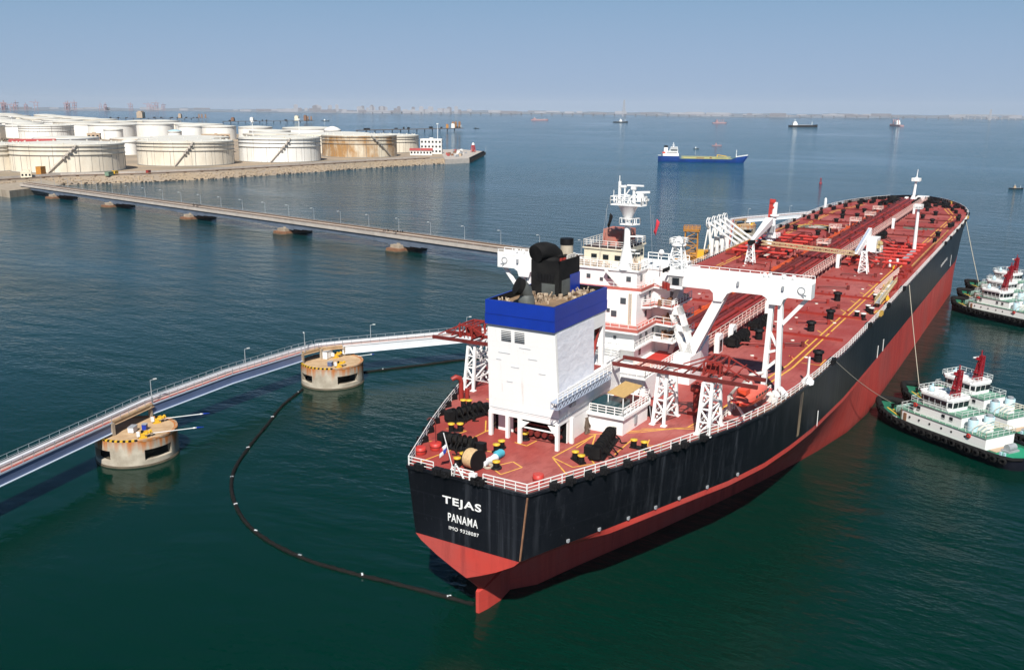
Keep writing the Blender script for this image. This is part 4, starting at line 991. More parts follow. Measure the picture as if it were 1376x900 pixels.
WATER = [(0, 0), (4.5, .4), (10.3, 2.3), (18, 4.6), (30, 8.6), (45, 13.2), (60.6, 17.6), (75, 21.0), (87.5, 23.3), (99, 24.4), (120, 24.5), (240, 24.4), (258, 22.6), (272, 19.6), (286, 15.0), (300, 9.8), (312, 5.2), (322, 1.8), (327, 0.0)]
def edge(x): return interp(DECK, x)
zp = lambda x: 10.0 - 16.8865 - 0.0132 * x - max(0.0, (18 - x) / 18) * .85
zw = lambda x: -16.8865 - 0.0132 * x
stations = [0, 3, 5.8, 8.5, 11.4, 14.5, 18, 22, 26, 31, 35, 39.6, 44, 48, 57, 66, 75, 87.5, 100] + list(range(115, 241, 25)) + [250, 258, 265, 272, 280, 285, 291, 296, 301, 307, 312, 318, 322, 326, 329, 331, 332.6, 333.5]
def stem_x(x, t):      # the bow rakes back below the deck
    return x - max(0, (x - 300) / 33.5) ** 2 * 5.5 * t
top_rows, red_rows = [], []
for x in stations:
    yd, yp, yw = edge(x), interp(PAINT, min(x, 328)), interp(WATER, min(x, 327))
    if x > 322: k = max(0, 1 - (x - 322) / 11.5); yp = interp(PAINT, 322) * k; yw = interp(WATER, 322) * k
    top_rows.append([(stem_x(x, t), yd + (yp - yd) * t ** (1.0 if x < 200 else .8), zp(x) * t) for t in (0, .33, .66, 1)])
    keel = {0: 5.4, 3: 2.6, 5.8: .4, 8.5: -.8}.get(x)   # below paint line, world height
    row = []
    for t in (0, .07, .2, .3, .40, .54, .66, .85, 1.0, 1.18):
        z = zp(x) - 10 * t
        if x < 120:
            te = .40 if x <= 30 else min(1.0, .40 + .60 * (x - 30) / 36); q = min(1, max(0, (t - .07) / (te - .07)))
            y = yp + (yw - yp) * q if t <= 1 else yw * .96
        else: y = yp + (yw - yp) * min(t, 1)
        if keel is not None:
            zpw = zp(x) + 16.8865 + .0132 * x; kt = (zpw - keel) / 10.0; kv = (zpw - 5.4 + x * .12) / 10.0; tt = min(t, kt); z = zp(x) - 10 * tt
            y = yp * max(0, 1 - (min(1, tt / kv)) ** 1.35)
            if x > 0: y = max(y, .35 if t < kt else 0)
        row.append((stem_x(x, 1.0), y, z))
    red_rows.append(row)
def hull_sides(rows):
    b = MB(); nr = len(rows[0]); 
    for s in (1, -1):
        V = [(p[0], p[1] * s, p[2]) for r in rows for p in r]
        F = []
        for i in range(len(rows) - 1):
            for j in range(nr - 1):
                q = (i * nr + j, i * nr + j + 1, (i + 1) * nr + j + 1, (i + 1) * nr + j); F.append(q if s > 0 else q[::-1])
        b.add(V, F, True)
    return b
hs = hull_sides(top_rows)
r = top_rows[0]
hs.add([(p[0], p[1], p[2]) for p in r] + [(p[0], -p[1], p[2]) for p in r[::-1]], [list(range(8))])
hull_o = hs.build('hull_topside', hull_black, ship)
hr = hull_sides([q[:2] for q in red_rows]); h2 = hull_sides([q[1:] for q in red_rows]); hr.add(h2.v, h2.f, True); r = red_rows[0]
hr.add([(p[0], p[1], p[2]) for p in r] + [(p[0], -p[1], p[2]) for p in r[::-1]], [list(range(20))])
hr.build('hull_bottom', hull_red, ship)
rud = MB(); rud.prism([(2.2, -.2), (3.6, -.55), (6.0, -.8), (8.5, -.5), (8.5, .5), (6.0, .8), (3.6, .55), (2.2, .2)], zw(0) - 3, lambda x, y: zw(0) + 2.6 + .2 * (x - 2.2))
rud.build('rudder', hull_red, ship)
# corner bars, rubbing marks on the hull side
MB().bar((-.06, -7.72, -.2), (-.06, -6.86, zp(0) + .2), .16).build('corner_bar', rusty, ship)
mk = MB()
for x in (58.5, 104.5, 110.5): mk.rbox((x, -interp(PAINT, x) - .06 - (24.5 - interp(PAINT, x)) * .3, zp(x) + 1.2), .14, .08, 2.4)
for k in range(6): mk.rbox((200 + k * 2.6, -24.62, -5.2), .7, .05, .7)
for x in (225,): mk.rbox((x, -24.62, -7.5), .35, .05, 3.4)
parts(mk, 'draught_mark', letter_white, ship)
st = MB(); st.slab([(50.2, -23.02, -.5), (51.4, -23.12, -.5), (51.2, -22.95, zp(51) + .6), (50.5, -22.88, zp(51) + .6)], (0, -1, 0), .05)
st.build('rust_streak', mat('rust_streak', (.24, .18, .11), .8, color2=(.05, .04, .035), vscale=.6, stretch=(1, 1, .2)), ship)
lg = MB()
for x in (6, 10, 14, 18, 22, 27, 33): lg.rbox((x, -interp(PAINT, x) - .12, zp(x) + .35), .35, .25, .35)
parts(lg, 'hull_eye_plate', grey_steel, ship)

# deck sheet
dk = MB(); xs = stations
V = []; F = []
for x in xs: V += [(x, edge(x), 0), (x, -edge(x), 0)]
for i in range(len(xs) - 1): F.append((2 * i + 1, 2 * i + 3, 2 * i + 2, 2 * i))
dk.add(V, F); dk.build('deck', deck_red, ship)
sk = MB()        # gunwale bar
for s in (1, -1):
    pts = [(x, s * edge(x), 0) for x in xs]
    for a, b in zip(pts, pts[1:]): sk.bar(a, b, .28, .34)
sk.bar((0, edge(0), 0), (0, -edge(0), 0), .28, .34); sk.build('gunwale', hull_black, ship)
te_ = MB()
for x0_, x1_ in ((36, 39.6), (39.6, 44), (44, 48), (48, 57), (57, 66)): te_.bar((x0_, -edge(x0_) + .5, .03), (x1_, -edge(x1_) + .5, .03), 1.0, .03)
te_.bar((200, -24.0, .03), (270, -23.7, .03), .8, .03); parts(te_, 'tan_deck_edge', mat('tan_worn_deck_edge', (.45, .22, .13), .7, var=.35, vscale=.5), ship)

# lettering on the transom
def lettering(txt, y_left, y_right, z_base, height, name, bold=.012):
    cu = bpy.data.curves.new(name, 'FONT'); cu.body = txt; cu.size = 1.0; cu.extrude = 0.02
    cu.offset = bold; cu.space_character = 1.12
    tmp = bpy.data.objects.new(name + '_tmp', cu); COL.objects.link(tmp)
    bpy.context.view_layer.update()
    me = bpy.data.meshes.new_from_object(tmp.evaluated_get(bpy.context.evaluated_depsgraph_get()))
    bpy.data.objects.remove(tmp)
    x0 = min(v.co.x for v in me.vertices); x1 = max(v.co.x for v in me.vertices); y0 = min(v.co.y for v in me.vertices); y1 = max(v.co.y for v in me.vertices)
    for v in me.vertices:
        u = (v.co.x - x0) / (x1 - x0); w = (v.co.y - y0) / (y1 - y0)
        v.co = (-.03 - (0.03 if v.co.z > 0 else 0.0), y_left + (y_right - y_left) * u, z_base + height * w)
    me.materials.clear(); me.materials.append(letter_white)
    o = bpy.data.objects.new(name, me); COL.objects.link(o); o.parent = ship; return o
lettering('TEJAS', 2.95, -2.05, -3.45, 1.15, 'name_lettering', .02)
lettering('PANAMA', 2.25, -1.60, -5.15, .95, 'port_lettering')
lettering('IMO 9328087', 2.15, -1.72, -6.15, .40, 'number_lettering', 0.0)

# railing round the deck
ra = MB()
gaps = [(-1.0, 1.3)]
for y0_, y1_ in ((7.5, 4.2), (1.8, -1.0), (-2.2, -7.5)): MB().rail([(.15, y0_, 0), (.15, y1_, 0)], 1.2, 1.4, .042).build('stern_railing', rail_white, ship)
for s in (1, -1):
    b = MB(); xs2 = [0.15, 5.8, 11.4, 18, 26, 31, 39.6, 48, 57, 75, 100, 125, 150, 175, 200, 225, 250, 272, 285, 296, 307, 318, 326]
    b.rail([(x, s * (edge(x) - .15), 0) for x in xs2], 1.2, 1.7, .042); b.build('side_railing', rail_white, ship)
b = MB()
bw = [296, 301, 307, 312, 318, 322, 326, 329, 331, 332.6]
pts = [(x, edge(x) - .1, 0) for x in bw] + [(333.3, 0, 0)] + [(x, -edge(x) + .1, 0) for x in bw[::-1]]
for a, c in zip(pts, pts[1:]):
    a, c = Vector(a), Vector(c); b.bar(a + Vector((0, 0, .55)), c + Vector((0, 0, .55)), .16, 1.1)
b.build('bow_bulwark', hull_black, ship)

# painted lines on the deck (4 mm sheets)
def strip(mb, pts, w, z=.006):
    for a, b in zip(pts, pts[1:]):
        a, b = Vector((a[0], a[1], z)), Vector((b[0], b[1], z)); d = (b - a).normalized(); s = Vector((-d.y, d.x, 0)) * w / 2
        mb.add([a - s, b - s, b + s, a + s], [(0, 1, 2, 3)])
ly = MB()
strip(ly, [(36, -15.9), (62, -18.1), (145, -18.4), (207, -18.8), (272, -19.2), (297.4, -14.0)], .28)
strip(ly, [(36, -16.9), (61, -19.1), (145, -19.3), (207, -19.7), (273, -20.2), (299, -15.0)], .28, .007)
strip(ly, [(60, 18.0), (145, 18.4), (210, 18.6), (268, 18.6), (296, 13.5)], .28)
strip(ly, [(60, 18.9), (145, 19.3), (210, 19.5), (269, 19.5), (298, 14.5)], .28, .007)
for k in range(8):
    x = 66 + k * 9.5; strip(ly, [(x, -18.15), (x, -17.4 - .6), (x + 1.6, -16.9)], .22, .010)
# aft deck walkway markings
for pts in ([(2.0, 7.2), (6.3, 6.3), (7.4, 6.4)], [(7.2, 10.4), (8.2, 9.4), (12.8, 8.2), (12.2, 10.9)], [(10.8, 6.3), (17.4, 5.9)], [(20.2, 7.6), (13.9, 5.9)], [(17.2, 8.2), (13.6, 6.0)], [(20.5, 8.6), (26.3, 7.1), (27.5, 6.2)],
            [(4.6, -.4), (3.4, -2.4), (6.3, -3.4), (7.2, -1.7), (4.6, -.4)], [(8.4, 3.2), (8.6, 1.0), (6.9, 1.2)], [(15.6, 12.6), (14.6, 10.4)], [(19.2, 10.5), (23.5, 8.3), (24.6, 12.8)], [(22.2, 13.2), (22.0, 10.5), (19.6, 9.1)],
            [(10.6, -4.9), (7.0, -8.6)], [(10.6, -4.9), (19.8, -5.9), (14.6, -5.9)], [(10.6, -4.9), (9.2, -8.2), (11.4, -9.8), (13.7, -7.5)], [(19.8, -5.9), (13.9, -8.0)], [(21.3, -7.2), (27.8, -14.6), (36, -15.9)], [(19.4, -5.2), (23.2, -10.2), (29.0, -15.7), (36, -16.9)],
            [(24.5, -9.9), (29.6, -18.6)], [(20.5, -10.4), (15.0, -10.6)], [(21.5, -12.2), (17.2, -13.3)], [(12.5, 1.2), (12.2, -.6), (14.3, -.8)], [(18.3, -11.0), (20.7, -14.6)]):
    strip(ly, pts, .16, .008)
for x, y in ((77, -15.7), (100.5, -20.6), (106.5, -21.6), (116.5, -21.5), (126.0, -20.6), (170, -20.5), (66, -21)):
    strip(ly, [(x - 1.6, y + 1.4), (x - 1.6, y - 1.4), (x + 2.2, y - 1.4)], .2, .011)
ly.build('yellow_marking', line_yellow, ship)
# helicopter landing circle and winching circles
hc = MB(); ring_n = 40
def annulus(mb, x, y, r0, r1, z, a0=0, a1=2 * math.pi):
    nn = ring_n; V = []
    for i in range(nn + 1):
        a = a0 + (a1 - a0) * i / nn; V += [(x + r0 * math.cos(a), y + r0 * math.sin(a), z), (x + r1 * math.cos(a), y + r1 * math.sin(a), z)]
    mb.add(V, [(2 * i, 2 * i + 1, 2 * i + 3, 2 * i + 2) for i in range(nn)])
annulus(hc, 223, 15.3, 1.6, 4.9, .006); annulus(hc, 236.5, -13.4, 0.01, 4.6, .006); hc.build('landing_circle', helideck, ship)
hy = MB(); annulus(hy, 223, 15.3, 4.9, 5.8, .007); strip(hy, [(231, 8.6), (232.4, 2.6)], .9, .009); hy.build('landing_ring', line_yellow, ship)
hw = MB(); strip(hw, [(221.0, 16.6), (225.0, 13.6)], .9, .010); strip(hw, [(222.4, 17.2), (226.2, 14.4)], .9, .011); strip(hw, [(220.6, 15.0), (223.8, 12.6)], .9, .012)
annulus(hw, 228.6, 6.9, 3.4, 3.9, .006, -.4, 2.2); annulus(hw, 228.6, 6.9, 3.4, 3.9, .006, 2.8, 5.2); strip(hw, [(227.6, 7.8), (229.6, 6.0)], .6, .009); strip(hw, [(230.3, 6.4), (228.4, 5.0)], .6, .010)
strip(hw, [(163, -12.8), (167, -14.0)], 2.6, .006); strip(hw, [(160, 12.4), (164, 13.2)], 2.4, .006)
for i in range(14): strip(hw, [(36.5 + (i % 4) * 1.5, -12.2 - (i // 4) * .75), (37.2 + (i % 4) * 1.5, -12.2 - (i // 4) * .75)], .3, .006)
hw.build('white_marking', line_white, ship)
hb = MB()
for k, (dx, dy, a) in enumerate([(-2, 1, .4), (0, 0, -.3), (2, -1, .5), (1, 2, 1.2), (-1, -2, .9)]): strip(hb, [(236.5 + dx - 1.6 * math.cos(a), -13.4 + dy - 1.2 * math.sin(a)), (236.5 + dx + 1.6 * math.cos(a), -13.4 + dy + 1.2 * math.sin(a))], .55, .008 + k * .001)
hb.build('black_marking', black, ship)

# ---- bollards, fairleads, hatches
def bollard_pair(x0, y0, x1, y1, capm=yellow, r=.34, h=.95):
    b = MB(); d = Vector((x1 - x0, y1 - y0, 0)); b.bar(Vector((x0, y0, .09)) - d * .3, Vector((x1, y1, .09)) + d * .3, .85, .18)
    c = MB()
    for x, y in ((x0, y0), (x1, y1)):
        b.tube((x, y, .1), (x, y, h), r, 14); c.lathe([(r + .08, h - .06), (r + .1, h + .08), (.02, h + .12)], (x, y, 0), 14)
    o = b.build('bollard', black, ship); parts(c, 'bollard_cap', capm, o)
for a in ((20.2, 13.6, 20.5, 12.9), (11.8, 9.8, 12.4, 8.9), (3.0, 3.0, 4.5, 3.2), (8.7, 1.4, 10.0, 1.5), (11.4, -7.4, 10.7, -8.5), (18.2, -11.6, 18.2, -12.9)): bollard_pair(*a)
for x, y in ((4.6, -1.1), (13.9, .6)):
    o = MB().tube((x, y, 0), (x, y, .8), .36, 14).lathe([(.62, 0), (.62, .15), (.4, .2)], (x, y, 0), 14).build('bollard', black, ship); MB().lathe([(.44, .76), (.46, .9), (.02, .95)], (x, y, 0), 14).build('bollard_cap', yellow, o)
plain = [(100.6, -20.8, 99.2, -22.2), (107, -21.6, 105, -22.6), (118.2, -21.0, 120, -21.6), (128, -21.8, 129.6, -21.8), (160, -21, 162, -21), (206, -21.5, 208, -21.5), (246, -22, 248, -22), (270, -21.5, 272, -21.5), (283, -19.5, 284.6, -19), (291, -17.5, 292.5, -17),
         (300, -14, 301.5, -13), (308, -11.5, 309, -10.5), (60, 20.5, 62, 20.5), (96, 21.5, 98, 21.5), (190, 22, 192, 22), (214, 21.8, 216, 21.8), (240, 21.5, 242, 21.5), (256, 21, 258, 21), (272, 20.3, 274, 20), (284, 18.6, 285.5, 18.2), (296, 15.5, 297.5, 15), (306, 12.5, 307.5, 12)]
for a in plain: bollard_pair(*a, capm=white_dirty if a[1] < -20 and a[0] < 150 else black, r=.42, h=1.15)
for k, (x, y) in enumerate([(85.5, -16.0), (96.5, -16.9), (113.5, -14.6), (66.4, -21.6), (75.2, -9.8), (205, 10.2), (213, 18.8), (214.6, 9.2), (236, 11.5), (243, 19.4), (249, 12.2), (254, 8.4), (262, 14.6), (270, 9.0), (281, 13.4), (288, 6.6), (251, -15.5), (262, -11.2), (243, -21.6), (274, -13.8), (286, -9.6), (220, -20.8), (178, 20.6), (164, 8.6), (118, 8.5), (96, 11.2), (297, 6), (304, -5), (311, 4.2), (262, -22.1)]):
    h = 1.5 if x < 120 else 1.2
    b = MB().tube((x, y, 0), (x, y, h), .62, 14).lathe([(.85, h - .1), (.85, h + .22), (.3, h + .4)], (x, y, 0), 14).rbox((x + .5, y, .5), .7, .4, .9, k).build('tank_hatch', black, ship)
rf_ = random.Random(21)
for s in (1, -1):
    for x in ([3.2, 5.2, 7.6, 9.6, 12.8, 16.3, 20.2, 21.6, 24.8] if s < 0 else [4.0, 7.0, 10.0, 13.0, 16.0, 19.0, 22.0, 25.0]):
        e = edge(x); MB().rbox((x, s * (e - .05), .32), 1.15, .8, .75, 0 if x > 60 else -s * .42).tube((x - .35, s * (e + .38), .42), (x - .35, s * (e + .38), -.05), .22, 8).tube((x + .35, s * (e + .38), .42), (x + .35, s * (e + .38), -.05), .22, 8).build('fairlead', black, ship)
    for x in (66, 93, 104, 112, 131, 204, 216, 233, 246, 259, 270, 281, 291, 300, 309, 317):
        e = edge(x); a = math.atan2(edge(x + 1) - edge(x - 1), 2) * -s
        MB().rbox((x, s * (e - .25), .45), 2.0, .9, .9, -a if s > 0 else -a).tube((x - .6, s * (e + .1), .9), (x - .6, s * (e + .1), .1), .26, 8).tube((x + .6, s * (e + .1), .9), (x + .6, s * (e + .1), .1), .26, 8).build('fairlead', black if rf_.random() < .9 else mat('worn_yellow_fairlead', (.42, .26, .05), .7), ship)
for y in (6.0, 3.6, 2.4, -1.4, -1.9): MB().rbox((.1, y, .3), .8, 1.1, .7).tube((-.32, y, .45), (-.32, y, 0), .22, 8).build('fairlead', black, ship)

# ---- mooring winches with black rope drums
def winch(x0, y0, x1, y1, r=.95, drums=5):
    a, b = Vector((x0, y0, 1.05)), Vector((x1, y1, 1.05)); d = b - a; L = d.length; d.normalize(); s = Vector((-d.y, d.x, 0))
    f = MB(); f.bar(a - d * .5 - Vector((0, 0, .92)), b + d * .5 - Vector((0, 0, .92)), 1.9, .24); f.tube(a - d * .6, b + d * .6, .2, 8)
    for k in range(drums + 1):
        p = a.lerp(b, k / drums); f.bar(p - Vector((0, 0, .95)) - s * .7, p + Vector((0, 0, .5)), .22); f.bar(p - Vector((0, 0, .95)) + s * .7, p + Vector((0, 0, .5)), .22)
        f.tube(p - d * .05, p + d * .05, r * 1.02, 18)
    f.rbox(a.lerp(b, .1) + s * 1.1 - Vector((0, 0, .4)), 1.0, 1.0, 1.1, math.atan2(d.y, d.x)); f.rbox(b + d * .9 - Vector((0, 0, .3)), 1.0, .8, 1.0, math.atan2(d.y, d.x))
    w = f.build('mooring_winch', black, ship); rr = random.Random(int(x0 * 10))
    for k in range(drums):
        p, q = a.lerp(b, (k + .12) / drums), a.lerp(b, (k + .88) / drums); m = MB(); rk_ = r * rr.uniform(.55, .98); nn = 7
        prof = []
        for i in range(nn + 1):
            u = i / nn; prof += [(rk_ * .92, u * (q - p).length), (rk_, (u + .5 / nn) * (q - p).length)]
        Mx = d.to_track_quat('Z', 'Y').to_matrix().to_4x4()
        m.lathe(prof[:-1], p, 16, Mx); m.build('rope_drum', rope_black, w)
    hz_ = MB()
    for k in range(5):
        q = a.lerp(b, rr.random()); e = q + s * rr.uniform(-2.2, -1.1) + d * rr.uniform(-.8, .8); hz_.path([q - s * r * .8, q - s * 1.2 - Vector((0, 0, .55)), (e.x, e.y, .08), (e.x + rr.uniform(-.8, .8), e.y + rr.uniform(-.6, .6), .07)], .085, 6)
    hz_.build('rope_tail', rope_black, w)
    g = MB(); g.rbox(a - d * .8 + Vector((0, 0, -.1)), .8, 1.2, 1.2, math.atan2(d.y, d.x)); g.build('gear_case', soot, w)
    return w
winch(14.9, 11.4, 18.9, 10.1, .72, 5); winch(7.4, 7.2, 7.6, 3.7, .72, 5); winch(12.9, -9.4, 18.8, -8.3, .72, 5); winch(68.2, -7.6, 73.8, -7.8, .95, 4); winch(81.2, -7.6, 86.4, -7.9, .95, 4)
for a in ((207, -7.4, 211, -7.4), (296, 7.5, 302, 5.8), (297, -8.6, 303, -6.4), (309, -3.4, 316, -2.8), (306, 4.8, 312, 6.6), (300, -3, 306, -3)): winch(*a, .9, 3)

# ---- funnel casing
cs = MB()
def taper_box(mb, x0, x1, y0, y1, z0, z1, dx=0, dy0=0, dy1=0):
    """box whose aft face leans aft and whose sides spread by dy towards the bottom"""
    V = [(x0 + dx, y0 - dy0, z0), (x1, y0 - dy0, z0), (x1, y1 + dy1, z0), (x0 + dx, y1 + dy1, z0), (x0, y0, z1), (x1, y0, z1), (x1, y1, z1), (x0, y1, z1)]
    mb.add(V, [(0, 3, 2, 1), (4, 5, 6, 7), (0, 1, 5, 4), (1, 2, 6, 5), (2, 3, 7, 6), (3, 0, 4, 7)])
taper_box(cs, 12.55, 22.4, -4.0, 4.95, 3.4, 14.1, .75, .25, .3)
cs.box(22.4, 25.9, -4.0, 5.0, 12.2, 14.1); cs.box(22.4, 25.9, -2.2, 5.0, 6.9, 12.2); cs.box(25.3, 25.9, -4.0, -3.4, 6.9, 12.2)
cs.box(15.35, 30.2, -4.3, 5.5, 0.0, 6.9)
casing = cs.build('funnel_casing', white, ship)
tp = MB()      # tarpaulin-like crumpled sheets on the starboard side
nu, nv = 64, 64; rr = random.Random(9); V = []
ph = [(rr.uniform(0, 6), rr.uniform(.6, 2.6), rr.uniform(.5, 2.4)) for _ in range(10)]
for j in range(nv + 1):
    for i in range(nu + 1):
        u, v = i / nu, j / nv; x = 12.75 + (22.38 - 12.75) * u; z = 4.1 + (13.95 - 4.1) * v
        x += (.68 * (1 - v)) * (1 - u)
        k = sum(math.sin(p + a * x + b * z) for p, a, b in ph) / 10
        V.append((x, -4.0 - .25 * (14.1 - z) / 10.7 - .10 + .05 * k, z))
tp.add(V, [(j * (nu + 1) + i, j * (nu + 1) + i + 1, (j + 1) * (nu + 1) + i + 1, (j + 1) * (nu + 1) + i) for j in range(nv) for i in range(nu)], True)
tp.build('white_sheeting', mat('white_sheeting', (.80, .80, .84), .5, color2=(.62, .63, .70), vscale=.7, stretch=(1, 1, 1.6), lo=.5, hi=.8, bump=.10, bscale=.8), casing)
bb = MB()
for z0, z1, o in ((14.1, 15.35, .06), (15.35, 16.95, .02)):
    bb.box(12.3 - o, 12.6 - o * 0, -4.05 - o, 5.05 + o, z0, z1); bb.box(25.8, 26.0 + o, -4.05 - o, 5.05 + o, z0, z1)
    bb.box(12.6, 25.8, -4.05 - o, -3.8, z0, z1); bb.box(12.6, 25.8, 4.8, 5.05 + o, z0, z1)
bb.build('blue_band', blue_paint, casing)
il = MB(); il.box(12.6, 12.66, -3.8, 4.8, 16.15, 16.97); il.box(25.74, 25.8, -3.8, 4.8, 16.15, 16.97); il.box(12.66, 25.74, -3.8, -3.74, 16.15, 16.97); il.box(12.66, 25.74, 4.74, 4.8, 16.15, 16.97); il.build('band_lining', soot, casing)
MB().box(12.28 - .02, 25.9, -4.1, -4.07, 15.32, 15.36).box(12.21, 12.24, -4.1, 5.1, 15.32, 15.36).build('band_seam', mat('dark_blue_seam', (.003, .015, .13), .5), casing)
MB().box(12.6, 25.8, -3.8, 4.8, 15.9, 16.15).build('casing_floor', mat('brown_plank_floor', (.26, .17, .10), .8, var=.4, vscale=.7), casing)
for y0 in (3.1, 1.3):
    lv = MB()
    for k in range(8): lv.rbox((12.66, y0 - .65, 13.75 - k * .21), .14, 1.3, .09)
    lv.build('louvre', black, casing)
sc_ = MB()
for i, (y, z, w) in enumerate([(2.8, 10.7, 1.6), (1.4, 9.1, 1.1), (3.6, 9.8, .7), (-1, 10.4, 1.2), (-2.2, 8.8, .9), (2.2, 7.2, .8), (0, 11.6, 1.5)]):
    x = 12.55 + .75 * (14.1 - z) / 10.7 - .02; sc_.rbox((x, y, z), .03, w, .05)
sc_.rbox((13.28, .4, 3.62), .04, 9.3, .05); parts(sc_, 'seam', grey_steel, casing)
lm = MB(); lm.box(13.35, 22, -4.35, 5.25, 2.75, 3.4); lm.build('lower_rim', white, casing)
for (x, y) in ((12.7, -4.4), (12.7, .6), (13.4, 2.7), (15.7, -4.75), (13.3, 5.0)): MB().bar((x, y, 0), (x, y, 3.2), .42).build('leg', white, casing)
MB().slab([(12.9, -4.2, 2.75), (12.9, -3.0, 2.75), (12.9, -4.2, 1.3)], (1, 0, 0), .12).slab([(12.7, .6, 2.75), (12.7, -.6, 2.75), (12.7, .6, 1.7)], (1, 0, 0), .12).bar((12.9, .6, 2.0), (12.9, -4.3, 2.0), .14).build('leg_bracket', white, casing)
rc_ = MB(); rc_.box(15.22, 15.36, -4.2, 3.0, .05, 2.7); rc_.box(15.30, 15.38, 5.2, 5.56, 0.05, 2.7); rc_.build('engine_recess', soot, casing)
r2 = MB(); rr = random.Random(3)
for k in range(7): r2.tube((14.6, -3.5 + k * .95, .7), (15.2, -3.5 + k * .95, .7), rr.uniform(.25, .45), 12)
r2.tube((14.9, -3.8, 1.7), (14.9, 2.6, 1.7), .12, 8); parts(r2, 'recess_machinery', dark_pipe, casing)
# lattice walkway on the starboard side
wk = MB(); wk.girder((10.9, -4.9, 6.0), (25.2, -4.9, 6.0), .9, .75, 16, .10, .07); wk.bar((10.9, -4.9, 6.42), (25.2, -4.9, 6.42), 1.0, .06); wk.build('lattice_walkway', lattice_blue, casing)
MB().rail([(10.9, -5.35, 6.45), (25.2, -5.35, 6.45)], 1.0, 1.2, .05).rail([(26, -4.2, 6.9), (30.1, -4.2, 6.9), (30.1, 3, 6.9)], 1.0, 1.2, .05).build('walkway_railing', white, casing)
sr = MB(); sr.bar((22.8, -3.3, 7.0), (25.0, -3.3, 12.0), .8, .2); sr.box(22.6, 25.2, -3.4, -2.4, 9.2, 9.35); sr.box(22.5, 25.2, -3.9, -2.25, 6.95, 7.05); sr.build('notch_stair', red_paint, casing)
nk = MB(); nk.box(24.0, 25.28, -2.5, -2.25, 7.0, 11.8); nk.tube((23.4, -2.9, 10.9), (24.9, -2.9, 10.9), .6, 12); nk.build('notch_vent', grey_soot, casing)
MB().bar((16.2, -4.4, 5.0), (20.8, -4.4, 5.4), .22).rbox((16.2, -4.55, 4.7), 1.2, .3, .5).build('pipe_bracket', grey_steel, casing)
# stern house of the crew pool on starboard
ph_ = MB(); ph_.prism([(21.0, -4.4), (21.0, -8.9), (28.0, -9.2), (29.4, -8.6), (29.4, -4.4)], 0, 2.1); ph_.prism([(20.6, -4.3), (20.6, -9.2), (28.2, -9.5), (29.8, -8.8), (29.8, -4.3)], 2.1, 2.45)
pool = ph_.build('pool_house', white, ship)
MB().box(21.1, 24.6, -8.2, -4.7, 2.45, 3.6).build('pool', pool_teal, pool)
MB().prism([(24.7, -4.6), (24.7, -8.9), (28.0, -9.1), (29.3, -8.5), (29.3, -4.6)], 2.45, 2.52).build('pool_deck', deck_red, pool)
MB().slab([(22.0, -6.3, 4.75), (21.4, -8.8, 4.65), (27.0, -8.8, 4.65), (27.4, -6.3, 4.75)], (0, 0, 1), .08).build('awning', wood, pool)
pl_ = MB()
for x, y in ((21.6, -8.6), (24.4, -8.7), (26.8, -8.6), (22.1, -6.4), (27.1, -6.4)): pl_.tube((x, y, 2.45), (x, y, 4.7), .07, 6)
pl_.rail([(20.8, -4.5, 2.45), (20.8, -9.0, 2.45), (28.0, -9.3, 2.45), (29.6, -8.7, 2.45), (29.6, -4.6, 2.45)], 1.05, 1.1, .05); pl_.build('pool_railing', white, pool)
MB().bar((28.4, -9.6, 0), (28.4, -9.2, 2.4), .1).rbox((24.4, -9.2, 1.1), .7, .1, 1.0).build('house_fitting', grey_steel, pool)

# ---- funnel on top of the casing
fb = MB(); fb.box(20.3, 25.74, -.35, 3.5, 16.1, 20.25); fb.box(20.3, 20.5, -.35, 3.5, 20.25, 20.6); fb.box(20.3, 25.74, -.35, -.2, 20.25, 20.6); fun = fb.build('funnel', soot, ship)
MB().box(21.0, 23.1, -.42, -.35, 16.3, 18.2).build('funnel_panel', grey_soot, fun); MB().box(23.15, 25.74, -.43, -.35, 16.25, 18.6).build('blue_panel', blue_paint, fun)
gr = MB()
for k in range(6): gr.rbox((20.27, .5 + k * .42, 18.5), .08, .26, .8)
gr.build('funnel_grille', black, fun); MB().box(20.24, 20.3, .2, 2.0, 16.3, 17.8).build('funnel_aft_panel', grey_soot, fun)
MB().tube((24.8, 1.0, 20.1), (24.8, 1.0, 22.0), .80, 20).build('exhaust_stack', stack_beige, fun); MB().tube((24.8, 1.0, 22.0), (24.8, 1.0, 22.75), .84, 20).build('stack_rim', black, fun)
cw = MB(); cw.path([(23.6, 1.7, 20.1), (23.3, 1.8, 20.7), (22.6, 2.0, 21.2), (21.6, 2.3, 21.5), (20.6, 2.6, 21.5), (20.0, 2.75, 21.35)], [.95, 1.05, 1.12, 1.15, 1.15, 1.08], 18); cw.lathe([(1.5, 20.2), (1.4, 20.6), (.9, 20.9)], (22.2, 2.1, 0), 14); cw.tube((23.0, .9, 20.1), (22.6, .9, 21.0), .35, 10); cw.tube((23.7, .5, 20.1), (23.4, .5, 20.9), .3, 10); cw.build('exhaust_cowl', soot, fun)
MB().rbox((22.4, .45, 20.35), .4, .3, .6).rbox((23.0, .3, 20.35), .4, .3, .6).build('exhaust_flange', red_paint, fun)
MB().rail([(23.2, .1, 20.2), (25.4, .1, 20.2)], .7, .7, .05).tube((25.2, .2, 20.2), (25.2, .2, 21.0), .1, 6).build('funnel_rail', white_dirty, fun)
vn = MB(); vn.lathe([(1.0, 16.1), (.95, 16.9), (.75, 17.4)], (15.2, 1.2, 0), 16); vn.path([(15.2, 1.2, 17.3), (15.05, 1.3, 17.9), (14.6, 1.6, 18.3)], [.75, .85, .95], 16); vent = vn.build('ventilator', grey_soot, ship)
